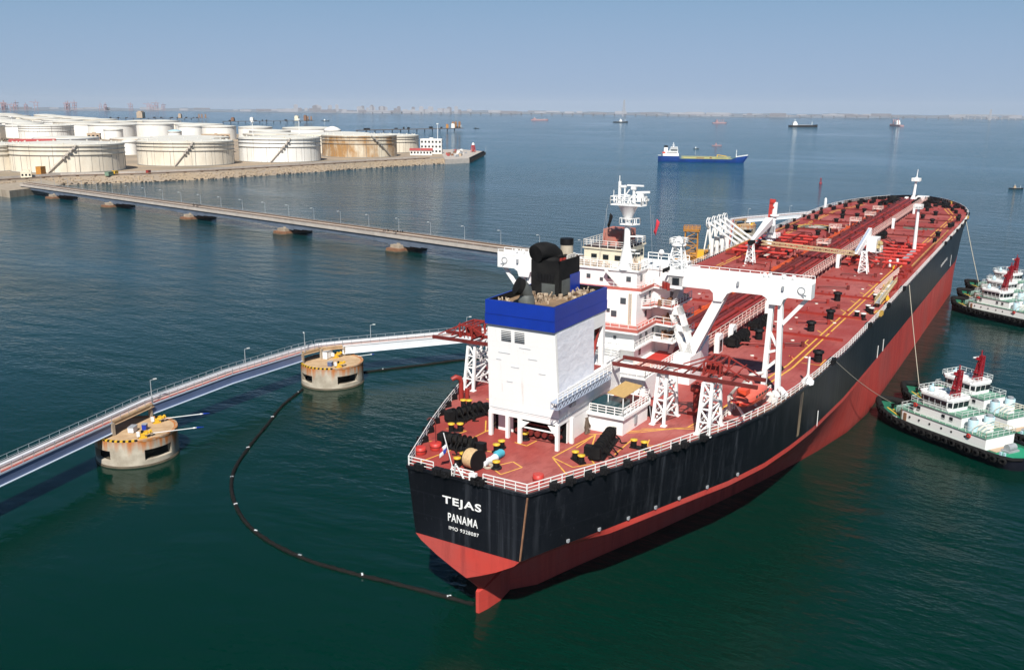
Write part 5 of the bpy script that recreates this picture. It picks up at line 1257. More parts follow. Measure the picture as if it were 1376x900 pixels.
vm = MB(); vm.tube((14.62, 1.58, 18.28), (14.2, 1.95, 18.55), .98, 20, 1.05); vm.build('ventilator_mouth', soot, vent)
cl = MB(); rr = random.Random(5)
for k in range(110):
    x, y = rr.choice([(rr.uniform(16.6, 20.2), rr.uniform(-.6, 3.4)), (rr.uniform(19.5, 25.4), rr.uniform(-3.5, -.5)), (rr.uniform(13.0, 14.4), rr.uniform(2.4, 4.5))]); s = rr.uniform(.15, .5)
    if k % 4 == 0: cl.tube((x, y, 16.15), (x + rr.uniform(-.5, .5), y + rr.uniform(-.5, .5), 16.15 + rr.uniform(.4, 1.1)), .09, 6)
    cl.rbox((x, y, 16.15 + s * .5), s, s * rr.uniform(.5, 1.6), s * rr.uniform(.8, 1.8), rr.uniform(0, 3))
parts(cl, 'casing_fitting', mat('beige_fitting', (.50, .40, .29), .8, color2=(.12, .07, .04), vscale=1.2, lo=.45, hi=.6), ship)

# ---- accommodation block
ac = MB()
ac.box(34.0, 58.0, -6.3, 10.5, 0, 3.3)                     # base house
ac.box(40.6, 53.0, -1.8, 8.8, 3.3, 5.55); ac.box(39.2, 53.0, -2.3, 9.0, 5.55, 8.0); ac.box(42.4, 53.0, -1.15, 9.2, 8.0, 12.72)
ac.box(44.8, 53.0, -.05, 9.3, 12.72, 15.4)                  # upper tiers
ac.box(48.4, 54.0, -3.8, -.05, 3.3, 15.4)                   # stair tower on the starboard quarter
house = ac.build('deckhouse', white, ship)
ad = MB()
def floor_(z, poly, t=.28): ad.prism(poly, z - t, z)
b13 = [(42.0, 9.4), (43.1, -1.5), (47.9, -1.5), (46.9, -4.8), (54, -4.8), (54, 9.4)]
b106 = [(44.2, -1.1), (45.0, -2.2), (46.2, -2.4), (45.7, -5.2), (54, -5.2), (54, -1.1)]
b82 = [(38.0, 9.2), (38.4, -3.1), (45.4, -3.0), (45.0, -5.6), (54, -5.6), (54, 9.2)]
b58 = [(38.4, 9.2), (38.6, -2.7), (45.2, -2.7), (45.0, -5.8), (54, -5.8), (54, 9.2)]
for z, p in ((13.0, b13), (10.6, b106), (8.2, b82), (5.8, b58)): floor_(z, p)
floor_(15.62, [(44.5, 9.6), (44.6, -.3), (48.3, -.3), (48.2, -4.2), (55.5, -4.2), (55.5, 9.6)], .25)
ad.build('balcony', white, house)
bf = MB()
for z, p in ((13.0, b13), (10.6, b106), (8.2, b82)): bf.prism(p, z + .002, z + .02)
for z, p in ((13.0, b13), (8.2, b82)):
    for q0, q1 in ((p[0], p[1]), (p[1], p[2])): bf.bar((q0[0], q0[1], z + .22), (q1[0], q1[1], z + .22), .05, .42)
parts(bf, 'balcony_floor', mat('faded_red_floor', (.50, .13, .10), .6, var=.2, vscale=.8), house)
br = MB(); br.rail([(42.05, 9.3, 13), (43.15, -1.45, 13), (47.85, -1.45, 13), (46.95, -4.7, 13), (49, -4.7, 13)], 1.0, 1.3, .035, (.5, 1))
br.rail([(44.3, -1.2, 10.6), (45.0, -2.15, 10.6), (46.15, -2.35, 10.6), (45.75, -5.1, 10.6), (54, -5.1, 10.6)], 1.0, 1.2, .04)
br.rail([(38.05, 9, 8.2), (38.45, -3.05, 8.2), (45.35, -2.95, 8.2), (45.05, -5.5, 8.2), (54, -5.5, 8.2)], 1.0, 1.3, .035, (.5, 1))
br.rail([(38.45, 9, 5.8), (38.65, -2.65, 5.8), (45.15, -2.65, 5.8), (45.05, -5.7, 5.8), (54, -5.7, 5.8)], 1.0, 1.3, .035, (.5, 1))
br.rail([(34.2, 5, 3.3), (34.2, -6.2, 3.3), (58, -6.2, 3.3)], 1.0, 1.2, .05); br.build('balcony_railing', rail_white, house)
MB().box(38.95, 54, -6.0, -2.45, 3.302, 3.34).build('red_terrace', red_bright, house)
MB().rail([(39.0, -6.25, 3.34), (39.0, -2.5, 3.34)], 1.0, 1.1, .06, (.3, .5, .7, 1)).build('terrace_railing', rail_pink, house)
for x, y, z, s in ((44.7, 1.2, 14.3, .35), (44.7, 4.2, 14.4, .3), (44.7, 5.5, 13.9, .25), (44.7, 7.6, 14.2, .3), (42.3, .9, 11.6, .42), (42.3, 2.3, 9.6, .42), (42.3, 5.0, 11.5, .4), (42.3, 3.2, 10.0, .25), (39.1, .6, 7.0, .2), (39.1, 3.0, 7.0, .3)):
    MB().box(x, x + .2, y - s, y + s, z - s, z + s).build('window', glass_grey, house)
for x, z in ((50.6, 14.4), (49.0, 12.0), (51.5, 12.0), (49.2, 9.5), (51.4, 9.5), (49.5, 7.1), (51.8, 7.1), (50.2, 4.6)): MB().box(x - .55, x + .55, -3.88, -3.7, z - .45, z + .4).build('window', glass_grey, house)
for x, z in ((45.5, 11.6), (45.8, 9.4), (41.5, 6.9), (43.5, 6.9), (46, 6.9), (42.5, 4.5), (46.4, 14.4), (47.2, 12.0)):
    yy = -1.8 if z < 5 else (-2.3 if z < 8 else (-1.15 if z < 12.7 else -.05)); MB().box(x - .3, x + .3, yy - .08, yy + .1, z - .5, z + .4).build('window', glass_grey, house)
for x0, x1, z0, z1 in ((34.0, 34.0, 1.2, 2.3),): MB().box(33.92, 34.1, 0.0, 2.4, .9, 2.3).build('door_panel', mat('beige_shutter', (.52, .48, .40), .6), house); MB().box(33.92, 34.1, -4.6, -3.8, 1.4, 2.3).build('window', glass_grey, house)
sv = MB()
sv.bar((44.0, 4.6, 15.5), (43.9, 1.9, 13.05), .55, .16)
for z0 in (3.34, 5.8, 8.2, 10.6): sv.bar((47.6, -4.5, z0), (50.0, -4.5, z0 + 2.4), .7, .18)
parts(sv, 'stair', white_dirty, house)
for z in (13.0, 10.6, 8.2, 5.8):
    cl = MB(); rr = random.Random(int(z * 7))
    for k in range(7): cl.rbox((rr.uniform(46, 48.3), rr.uniform(-4.6, -3.2), z + .5), rr.uniform(.2, .5), rr.uniform(.2, .5), rr.uniform(.5, 1.1), rr.uniform(0, 2))
    parts(cl, 'balcony_locker', red_paint if z > 12 else rusty, house)
ld = MB()
for y in (.2, .6): ld.bar((42.3, y - .6, 8.2), (42.3, y - .6, 12.8), .07)
for k in range(22): ld.bar((42.3, -.4, 8.3 + k * .21), (42.3, .0, 8.3 + k * .21), .05)
ld.build('ladder', mat('beige_ladder', (.6, .5, .36), .6), house)
# bridge deck: wheelhouse, monkey island, parapets
wh = MB(); wh.box(46.6, 54.2, 2.9, 9.3, 15.62, 17.95); wh.box(46.4, 54.5, 2.7, 9.5, 17.95, 18.15); wheel = wh.build('wheelhouse', cream, ship)
MB().box(46.5, 54.4, 2.8, 9.4, 18.15, 18.2).build('roof_deck', mat('dark_roof_deck', (.05, .03, .03), .8), wheel)
for k in range(6): MB().box(47.1 + k * 1.15, 48.0 + k * 1.15, 2.84, 3.0, 16.4, 17.3).build('window', glass_dark, wheel)
for k in range(3): MB().box(46.52, 46.7, 3.4 + k * 1.9, 4.3 + k * 1.9, 16.5, 17.2).build('window', glass_dark, wheel)
rr = random.Random(2); mi = MB(); mi.box(48.6, 52.8, 3.6, 7.4, 18.2, 18.35); mi.box(49.0, 52.4, 3.6, 7.4, 18.35, 20.6)
for k in range(5): mi.rbox((49 + k * .8, 3.7 + rr.random(), 19.6), .5, .5, .9)
mi.build('monkey_island', mat('faded_red_housing', (.55, .13, .09), .65, color2=(.30, .20, .16), vscale=.9), wheel)
MB().rail([(46.5, 2.8, 18.2), (54.4, 2.8, 18.2), (54.4, 9.4, 18.2), (46.5, 9.4, 18.2)], 1.0, 1.2, .04, closed=True).build('roof_railing', white_dirty, wheel)
cb = MB(); rr = random.Random(31)
for k in range(26): 
    x, y = rr.uniform(44.9, 47.5), rr.uniform(-.2, 1.6); cb.rbox((rr.uniform(44.9, 46.2), rr.uniform(4.2, 9.2), 15.9), rr.uniform(.2, .7), rr.uniform(.2, .6), rr.uniform(.3, 1.2), rr.uniform(0, 2)); cb.rbox((x, y, 16), rr.uniform(.2, .5), rr.uniform(.2, .5), rr.uniform(.4, 1.1), rr.uniform(0, 2))
for k in range(7): cb.tube((45.4 + k * .33, .6 + (k % 3) * .4, 15.6), (45.4 + k * .33, .6 + (k % 3) * .4, 17.2), .06, 6)
parts(cb, 'bridge_deck_fittings', mat('worn_cream_fitting', (.62, .50, .38), .7, color2=(.34, .20, .13), vscale=1.4, lo=.5, hi=.65), wheel)
MB().rail([(44.7, 9.4, 15.62), (44.8, -.2, 15.62), (48.3, -.2, 15.62)], 1.0, 1.1, .05).build('bridge_railing', white, wheel)
MB().rail([(55.3, 2.6, 15.62), (55.3, -4.0, 15.62)], 1.0, 1.6, .05, (.5, 1)).build('bridge_railing', white, wheel)
wc = MB(); wc.box(48.2, 55.4, -4.3, -2.0, 15.62, 15.9); wc.box(46.2, 52.6, -6.4, -4.3, 13.3, 15.2); wc.box(46.0, 53.0, -6.6, -4.1, 15.2, 15.55); wing_house = wc.build('wing_control_house', white, ship)
for k in range(5): MB().box(47.0 + k * 1.1, 47.8 + k * 1.1, -6.5, -6.3, 14.0, 14.9).build('window', glass_dark, wing_house)
MB().box(46.1, 46.3, -5.9, -4.9, 13.9, 14.9).build('window', glass_dark, wing_house)
MB().rbox((46.2, -3.9, 15.95), 2.6, .1, .55, .0).build('name_board', soot, wing_house)
# lattice signal tower and dome at starboard of the bridge
MB().truss((49.5, -4.3, 15.6), (49.7, -4.3, 19.0), (1.15, 1.15), (.55, .55), 4, .18, .1).lathe([(1.1, 19.0), (1.1, 19.25), (.8, 19.4), (.2, 20.3)], (49.7, -4.3, 0), 12).rail([(48.7, -5.3, 19.2), (50.7, -5.3, 19.2), (50.7, -3.3, 19.2), (48.7, -3.3, 19.2)], .8, 1, .05, closed=True).build('signal_tower', white, ship)
MB().tube((47.4, -2.6, 15.6), (47.4, -2.6, 17.8), .08, 6).lathe([(.02, 17.7), (.4, 17.9), (.42, 18.2), (.2, 18.5), (.01, 18.55)], (47.4, -2.6, 0), 12).build('satellite_dome', white, ship)
# radar mast
rm = MB(); rm.lathe([(1.30, 15.6), (.95, 16.8), (.48, 19.2), (.38, 23.4)], (45.6, 2.0, 0), 16)
rm.lathe([(.5, 22.6), (.9, 23.6), (1.45, 24.7), (1.5, 24.75)], (45.6, 2.0, 0), 14)
mast = rm.build('radar_mast', white, ship)
pf = MB(); pf.prism([(44.6, 4.3), (46.5, 4.0), (46.9, .2), (45.9, -.7), (44.6, -.4)], 24.75, 24.95); pf.rail([(44.6, 4.3, 24.95), (46.5, 4.0, 24.95), (46.9, .2, 24.95), (45.9, -.7, 24.95), (44.6, -.4, 24.95)], 1.05, .9, .06, (.5, 1), True); pf.build('mast_platform', white, mast)
p2 = MB(); p2.prism([(44.8, 2.9), (46.3, 2.9), (46.3, .4), (44.8, .9)], 22.0, 22.15); p2.rail([(44.8, 2.9, 22.15), (46.3, 2.9, 22.15), (46.3, .4, 22.15), (44.8, .9, 22.15)], .8, .9, .05, (1,), True); p2.bar((45.6, 2, 20.3), (46.2, -.2, 20.4), .3, .15); p2.bar((45.6, 2.8, 18.4), (45.6, .6, 18.4), .35, .15); p2.bar((45.6, 2, 17.9), (46.2, .2, 17.9), .3, .12); p2.build('mast_platform', white, mast)
ms = MB(); ms.bar((45.2, 3.2, 24.9), (45.2, 3.2, 28.1), .3); ms.bar((45.2, 2.4, 24.9), (45.2, 2.4, 27.6), .18); ms.bar((45.2, 3.2, 27.4), (45.2, 2.2, 27.4), .3); ms.bar((45.2, 3.2, 24.9), (45.2, 1.7, 27.0), .14); ms.bar((45.2, 1.6, 26.2), (45.2, 3.2, 26.2), .16); ms.tube((45.2, 3.25, 28.1), (45.2, 3.25, 28.9), .06, 6)
ms.tube((45.6, 1.2, 24.9), (45.6, 1.2, 27.0), .2, 8); ms.bar((45.6, 1.2, 26.4), (45.6, -.4, 25.0), .14); ms.bar((45.6, 1.2, 26.4), (45.6, 2.2, 25.0), .14); ms.tube((45.4, 4.2, 25), (45.4, 4.2, 26.8), .05, 6); ms.tube((46, -.5, 25), (46, -.5, 26.4), .06, 6); ms.rbox((46.2, -.5, 25.6), .4, .7, .3); ms.rbox((45.9, .2, 25.9), .7, .9, 1.1)
ms.build('mast_frame', white, mast)
MB().rbox((45.6, 1.2, 27.2), .6, .7, .4).bar((45.7, 2.3, 27.55), (45.3, -.4, 27.6), .14, .22).build('radar_scanner', white, mast)
MB().bar((46.0, 1.2, 26.55), (45.6, -1.2, 26.75), .18, .3).build('radar_scanner', white, mast)
for y0, y1, x in ((4.9, 4.2, 45), (-1.2, -1.3, 46)): MB().tube((x, y0, 24.8), (x, y1 * 1.5, 15.7), .025, 5).build('halyard', grey_steel, mast)

# ---- bridge wings on their T-shaped supports
def wing(s, name):
    """white box girder from the house to the ship's side with a V leg and a two-post leg"""
    Y = lambda y: y * s
    w = MB(); x0, x1 = 46.2, 48.2
    def plate(poly): w.slab([(x0, Y(y), z) for y, z in poly], (1, 0, 0), x1 - x0)
    top = 15.75
    out = [(-4.3, top), (-24.2, top), (-24.2, 13.75), (-21.2, 13.75), (-20.6, 13.4), (-20.35, 12.6), (-18.6, 12.6), (-18.35, 13.4), (-17.7, 13.75), (-13.6, 13.75), (-12.9, 13.4), (-12.2, 12.2), (-11.0, 12.2), (-10.9, 13.3), (-10.4, 13.75), (-4.3, 13.75)]
    plate(out)
    root = w.build('bridge_wing', white, ship)
    pp = MB()
    for xx in (x0 - .02, x1 - .1): pp.slab([(xx, Y(-6.6), top), (xx, Y(-24.2), top), (xx, Y(-24.2), top + .45), (xx, Y(-6.6), top + .45)], (1, 0, 0), .12)
    pp.rail([(x0 + .05, Y(-6.6), top + .4), (x0 + .05, Y(-24.1), top + .4)], .45, 1.5, .035, (1,)); pp.rail([(x1, Y(-6.6), top + .4), (x1, Y(-24.1), top + .4)], .45, 1.5, .035, (1,)); pp.build('parapet', white, root)
    v = MB(); v.slab([(46.5, Y(-12.4), 12.3), (46.5, Y(-10.9), 12.3), (46.5, Y(-6.9), 4.0), (46.5, Y(-8.6), 4.0)], (1, 0, 0), .35)
    v.slab([(47.7, Y(-12.4), 12.3), (47.7, Y(-10.9), 12.3), (47.7, Y(-6.9), 4.0), (47.7, Y(-8.6), 4.0)], (1, 0, 0), .35)
    for k in range(4):
        t_ = k / 4 + .1; v.bar((46.7, Y(-11.6 + 4.0 * t_), 12.2 - 8.2 * t_), (47.9, Y(-11.6 + 4.0 * t_), 12.2 - 8.2 * t_), .3)
    v.build('raking_leg', white, root)
    d = MB()                                                       # leg leaning to the house, with two openings
    A0, A1, B0, B1 = Vector((46.5, Y(-4.2), 10.4)), Vector((46.5, Y(-6.0), 10.6)), Vector((46.5, Y(-6.5), 4.0)), Vector((46.5, Y(-8.4), 4.0))
    for f0, f1 in ((0, .16), (.40, .52), (.78, 1.0)):
        d.slab([A0.lerp(B0, f0), A1.lerp(B1, f0), A1.lerp(B1, f1), A0.lerp(B0, f1)], (1, 0, 0), 1.4)
    for e0, e1 in ((0, .26), (.74, 1.0)):
        d.slab([A0.lerp(A1, e0), A0.lerp(A1, e1), B0.lerp(B1, e1), B0.lerp(B1, e0)], (1, 0, 0), 1.39)
    d.build('house_strut', white, root)
    bs = MB(); bs.prism([(44.5, Y(-8.7)), (44.5, Y(-6.1)), (57.8, Y(-6.1)), (57.8, Y(-6.9)), (49, Y(-8.7))], 0, 4.1); bs.build('leg_plinth', white, root)
    l2 = MB(); l2.bar((47.2, Y(-18.9), 12.8), (47.3, Y(-18.5), 0), .62, .85); l2.bar((47.2, Y(-20.1), 12.8), (47.3, Y(-20.5), 0), .62, .85)
    l2.bar((47.25, Y(-18.6), 3.2), (47.25, Y(-20.35), 5.0), .4); l2.bar((47.25, Y(-18.8), 8.8), (47.25, Y(-20.2), 6.2), .3); l2.bar((47.25, Y(-20.2), 6.2), (47.25, Y(-18.65), 5.6), .3)
    l2.build('post_leg', white, root)
    MB().bar((47.2, Y(-20.5), 9.9), (47.2, Y(-23.6), 13.75), .45, .5).build('knee_brace', white, root)
    sg = MB(); sg.lathe([(.42, -.02), (.52, -.02), (.52, .02), (.42, .02)], (46.14, Y(-22.9), 14.9), 18, Matrix.Rotation(R(90), 4, 'Y')); sg.bar((46.14, Y(-22.6), 14.5), (46.14, Y(-23.6), 14.3), .1); sg.bar((46.14, Y(-22.9), 14.4), (46.14, Y(-23.3), 14.0), .1); parts(sg, 'wing_emblem', grey_steel, root)
    lp = MB()
    for y in (-14.4, -20.5): lp.rbox((46.05, Y(y), 15.0), .3, .28, .6); 
    parts(lp, 'wing_lamp', grey_steel, root)
    n_ = MB()
    for y in (-17.6, -18.3, -20.2, -21.5): n_.lathe([(.02, .5), (.28, .45), (.3, .2), (.25, 0)], (47.4, Y(y), top + .35), 8)
    parts(n_, 'wing_fitting', white, root)
    return root
wing(1, 's'); wing(-1, 'p')

# ---- lattice towers carrying the rails of the stores crane
for (x, y) in ((28.4, -17.2), (29.0, -11.2), (28.8, 16.9), (29.0, 11.4)):
    dx = 1.9; tw = MB().truss((x, y, 0), (x + .1, y, 6.4), (2.3, .75), (1.5, .55), 4, .34, .17); tw.build('crane_tower', white, ship)
    t2 = MB()
    for a in (-2.3, 2.3):
        for b_ in (-.75, .75): t2.rbox((x + a, y + b_, .06), .7, .7, .12)
    parts(t2, 'tower_foot', white, ship)
def stores_crane(s):
    Y = lambda y: y * s
    g = MB(); g.bar((27.0, Y(-4.6), 7.0), (27.0, Y(-23.2), 6.8), .3, .46); g.bar((30.4, Y(-4.6), 7.0), (30.4, Y(-23.2), 6.8), .3, .46)
    for y in (-5, -8, -11, -14, -17, -20): g.bar((27.0, Y(y), 7.0), (30.4, Y(y), 7.0), .16)
    root = g.build('stores_crane_rail', dark_pipe, ship)
    t = MB(); c = -17.6
    for x in (27.0, 30.4):
        t.bar((x, Y(c + 4.8), 7.3), (x, Y(c + .8), 9.1), .15); t.bar((x, Y(c - 4.6), 7.3), (x, Y(c - .8), 9.1), .15); t.bar((x, Y(c + .9), 9.1), (x, Y(c - .9), 9.1), .24); t.bar((x, Y(c + 1), 7.3), (x, Y(c + 1), 9.1), .2); t.bar((x, Y(c - 1), 7.3), (x, Y(c - 1), 9.1), .2)
        for q in range(4): t.bar((x, Y(c + 1.0 - q * .6), 7.3), (x, Y(c + .6 - q * .6), 9.0), .1)
    for y in (c + .9, c, c - .9): t.bar((27.0, Y(y), 9.1), (30.4, Y(y), 9.1), .2)
    for y in (c + 2.4, c + 1, c - 1, c - 2.4): t.bar((27.0, Y(y), 7.4), (30.4, Y(y), 7.4), .16); t.bar((27.0, Y(y), 7.4), (30.4, Y(y - .8), 8.4), .1)
    t.rbox((28.7, Y(c + .2), 8.0), 1.8, 1.5, 1.2); t.build('crane_trolley', red_paint, root)
stores_crane(1); stores_crane(-1)

# ---- cargo pipes along the deck, catwalk, cross girders
for y, r_, z, m in ((5.4, .24, .75, orange_pipe), (4.7, .24, .75, orange_pipe), (3.2, .40, 1.1, dark_pipe), (2.1, .40, 1.1, dark_pipe), (1.0, .42, 1.1, red_paint), (-.2, .40, 1.0, dark_pipe), (-1.2, .42, 1.0, red_paint), (-2.5, .40, 1.0, red_paint), (-3.7, .34, .9, red_paint)):
    x0, x1 = (60, 268 if y > 4.5 else 314)
    b = MB(); b.tube((x0, y, z), (x1, y * .9, z), r_, 8)
    k = x0 + 14
    while k < x1 - 10: b.tube((k, y, z), (k + .25, y, z), r_ * 1.6, 8); k += 16.5
    b.build('cargo_pipe', m, ship)
rk_ = MB()
for i in range(30): 
    x = 64 + i * 8.4; rk_.bar((x, 5.9, .42), (x, -4.4, .42), .35, .7)
parts(rk_, 'pipe_rack', red_paint, ship)
pv = MB(); rr = random.Random(17)
for i in range(170):
    x, y = rr.uniform(62, 296), rr.uniform(-4.4, 6.2); h = rr.uniform(.6, 1.9); pv.rbox((x, y, .9 + h * .2), rr.uniform(.3, .9), rr.uniform(.3, .8), h * .7, rr.uniform(0, 2)); 
    if i % 3 == 0: pv.tube((x, y, .8), (x, y, 1.2 + h), .09, 6)
parts(pv, 'pipe_valve', dark_pipe, ship)
for y, col in ((6.1, black),):
    b = MB()
    for i in range(20):
        x = 222 + i * 4.6; b.rbox((x, 2.6 + (i % 3) * .4, 1.1), 1.3, .9, .9, .2)
    parts(b, 'pipe_coupling', black, ship)
for x in (81, 99, 118, 137, 157, 196, 216, 238, 258, 276):
    k = edge(x) - 2.0; b = MB(); b.bar((x, k, .22), (x, 5.8, .22), .30, .44); b.bar((x, -6.3, .22), (x, -k, .22), .30, .44)
    for y in (9, 13, 17, -9, -12, -15): b.rbox((x + .3, y, .35), .8, .25, .7)
    parts(b, 'deck_girder', dark_pipe if x > 150 else red_paint, ship)
for k, (x, y0, y1) in enumerate([(69.6, -8.4, -14.8), (72, -12.4, -17.4), (108, -8, -13.5), (124, -8.4, -14.2), (90, -12.5, -17.6), (142, -9.5, -16.6), (151, 9, 17), (144, 8.6, 16), (133, 8.2, 15), (112, 8, 15.6), (225, -8, -16), (249, -8.4, -17), (232, 9, 18), (104, -15.4, -16.4), (186, 8, 18), (205, 12, 20), (209, -8, -14)]):
    b = MB(); b.tube((x, y0, .5), (x + 2.0, y1, .5), .16, 6); b.tube((x + 2, y1, .0), (x + 2, y1, .9), .3, 8); b.tube((x, y0, 0), (x, y0, .5), .16, 6); b.build('branch_pipe', dark_pipe if k % 2 else red_paint, ship)
sm_ = MB(); rr = random.Random(44)
for i in range(150):
    s = rr.choice((1, -1)); x = rr.uniform(62, 300); y = s * rr.uniform(7.5, max(8.5, edge(x) - 3.5))
    if rr.random() < .5: sm_.lathe([(.3, 0), (.3, .25), (.1, .3)], (x, y, 0), 8)
    else: sm_.rbox((x, y, .15), rr.uniform(.3, .7), rr.uniform(.2, .5), .3, rr.uniform(0, 2))
parts(sm_, 'deck_fitting', red_paint, ship)
s2 = MB()
for i in range(46):
    s = rr.choice((1, -1)); x = rr.uniform(64, 200); y = s * rr.uniform(8, 20); s2.lathe([(.32, 0), (.32, .12), (.05, .14)], (x, y, 0), 8)
parts(s2, 'sounding_cap', line_white, ship)
# catwalk with railings, platforms
ct = MB(); ct.box(60, 312, -6.0, -5.1, 1.35, 1.5)
for i in range(63): ct.bar((60.5 + i * 4, -5.55, 0), (60.5 + i * 4, -5.55, 1.4), .22)
cat_o = ct.build('deck_catwalk', mat('pale_pink_grating', (.50, .24, .20), .7, var=.3, vscale=.5), ship)
cr_ = MB(); cr_.rail([(60, -6.2, 1.5), (312, -6.2, 1.5)], 1.15, 2.4, .05, (.5, 1.0)); cr_.rail([(60, -4.9, 1.5), (312, -4.9, 1.5)], 1.15, 2.4, .05, (.5, 1.0)); cr_.build('catwalk_railing', rail_pink, cat_o)
for x in (63.5, 70.5, 92, 152.5, 190, 232, 276):
    b = MB(); b.box(x - 1.0, x + 1.0, -7.0, -6.25, .02, 2.9); b.box(x - .6, x + .6, -7.05, -6.2, 2.9, 3.1); b.build('catwalk_shelter', white, cat_o)
    MB().box(x - .55, x + .55, -7.06, -6.98, .3, 2.2).build('shelter_opening', glass_dark, cat_o)
for (x, y) in ((109, 3.2), (62.5, 3.0), (178, 2.6), (211, 6.6), (231, 4.6), (249, 3.4), (268, 4.2)):
    b = MB(); b.box(x - 1.4, x + 1.4, y - 1.6, y + 1.6, 1.75, 1.85); b.rail([(x - 1.4, y - 1.6, 1.85), (x + 1.4, y - 1.6, 1.85), (x + 1.4, y + 1.6, 1.85), (x - 1.4, y + 1.6, 1.85)], .9, 1.4, .045, (.5, 1), True)
    for dx in (-1.2, 1.2):
        for dy in (-1.4, 1.4): b.bar((x + dx, y + dy, 0), (x + dx, y + dy, 1.8), .16)
    b.build('step_platform', rail_pink, ship)
MB().box(110.5, 111.6, 4.2, 5.2, .9, 1.7).build('yellow_valve', yellow, ship)

# ---- midship manifold
mf = MB(); rr = random.Random(6)
for s in (1, -1):
    for i in range(7):
        x = 158 + i * 5.6; mf.tube((x, s * 7.2, 1.3), (x, s * 20.2, 1.3), .34, 8); mf.tube((x, s * 20.2, 1.3), (x, s * 21.2, 1.3), .5, 8); mf.tube((x, s * 16.6, .9), (x, s * 16.6, 2.3), .3, 8)
    for i in range(5): mf.bar((155, s * (8.6 + i * 2.6), .6), (196, s * (8.6 + i * 2.6), .6), .3, .5)
parts(mf, 'manifold_pipe', red_bright, ship)
mp_ = MB()
for s in (1, -1):
    for i in range(16): mp_.rbox((158 + i * 2.4, s * rr.uniform(8, 18), 1.3), rr.uniform(.5, 1.2), rr.uniform(.5, 1.2), rr.uniform(.8, 2), rr.uniform(0, 2))
    for i in range(10): mp_.tube((157 + i * 4, s * 15.0, .5), (157 + i * 4 + rr.uniform(-1, 1), s * 11.0, 2.4), .16, 6)
parts(mp_, 'manifold_valve', dark_pipe, ship)
for s in (1, -1):
    b = MB(); b.box(157, 199, min(s * 20.4, s * 22.6), max(s * 20.4, s * 22.6), .02, 1.0)
    for i in range(24): b.bar((157.5 + i * 1.75, s * 20.5, 1.05), (157.5 + i * 1.75, s * 22.5, 1.05), .25, .1)
    b.build('drip_tray', red_paint, ship)
    MB().bar((157, s * 22.5, 1.15), (199, s * 22.5, 1.15), .35, .3).bar((200, s * 22.3, .5), (232, s * 22.3, .5), .3, .3).build('tray_edge', mat('worn_orange', (.55, .26, .08), .6, var=.4, vscale=.5), ship)
    MB().box(166, 182, min(s * 19.0, s * 20.2), max(s * 19.0, s * 20.2), 1.0, 1.35).build('tray_cover', grey_steel, ship)
for x, y in ((158, -17.4), (161, -18.6)): MB().tube((x, y, 0), (x, y, 1.7), .3, 8).lathe([(.4, 1.7), (.2, 1.95)], (x, y, 0), 8).build('white_vent', white, ship)
for x, y in ((156.5, -18.6), (184, -19.3), (131, -20.4), (119, -23.2), (129, 20)): MB().rbox((x, y, .35), .9, .7, .6, .3).tube((x, y, .6), (x, y, 1.0), .2, 8).build('yellow_fitting', yellow, ship)
sr_ = MB(); sr_.rail([(122, -20.3, 0), (150, -20.6, 0)], 1.6, 1.3, .09); sr_.rail([(122, -20.3, 0), (122.4, -22.8, 0)], 1.3, 1, .08); sr_.build('manifold_railing', rail_pink, ship)
# red clutter beside the gangway
b = MB(); rr = random.Random(12)
for k in range(60): b.rbox((rr.uniform(124, 156), rr.uniform(-22.6, -20.9), .4), rr.uniform(.5, 1.6), rr.uniform(.3, .9), rr.uniform(.4, 1.2), rr.uniform(0, 2))
parts(b, 'ladder_gear', red_paint, ship)

# ---- hose cranes
def post_crane():
    c = MB(); c.lathe([(2.0, 0), (2.0, .25), (1.5, .3), (1.25, 3.4), (1.05, 4.0), (.95, 7.8)], (175, 16, 0), 18); c.box(173.4, 176.6, 14.4, 17.6, 2.6, 2.8)
    c.rail([(173, 14, 2.8), (177, 14, 2.8), (177, 18, 2.8), (173, 18, 2.8)], 1.0, 1.3, .06, closed=True)
    root = c.build('post_crane', white, ship)
    MB().tube((175.0, 15.6, 7.4), (175.2, 15.4, 12.2), .72, 12, .62).lathe([(1.0, 8.3), (1.25, 8.5), (1.25, 8.8), (.9, 9.0)], (175.1, 15.5, 0), 14).build('crane_column', white, root)
    MB().bar((174.9, 16.8, 4.4), (175.0, 16.5, 13.0), .75, .7).bar((174.6, 16.4, 6.4), (174.8, 16.1, 12.6), .35).rbox((175, 16.1, 12.5), 1.2, 1.3, .9).rbox((175, 16.0, 10.8), 1.0, 1.1, .5).build('crane_jib_frame', red_bright, root)
    MB().bar((173.0, 16.2, 7.4), (147.0, 13.2, 5.3), 2.0, 1.8, .8).build('crane_boom', white, root)
    MB().rbox((173.0, 15.6, 5.2), 1.2, 1.6, 1.8).build('crane_winch', grey_steel, root)
    MB().truss((146.4, 13.0, 0), (146.4, 13.0, 5.0), (1.0, 1.0), (.45, .45), 5, .24, .14).build('boom_rest', white, root)
    MB().rbox((146.4, 13.0, 5.4), 2.4, 1.2, .7).rbox((145.0, 12.8, 5.2), 1.0, .8, .6).build('boom_tip', black, root)
post_crane()
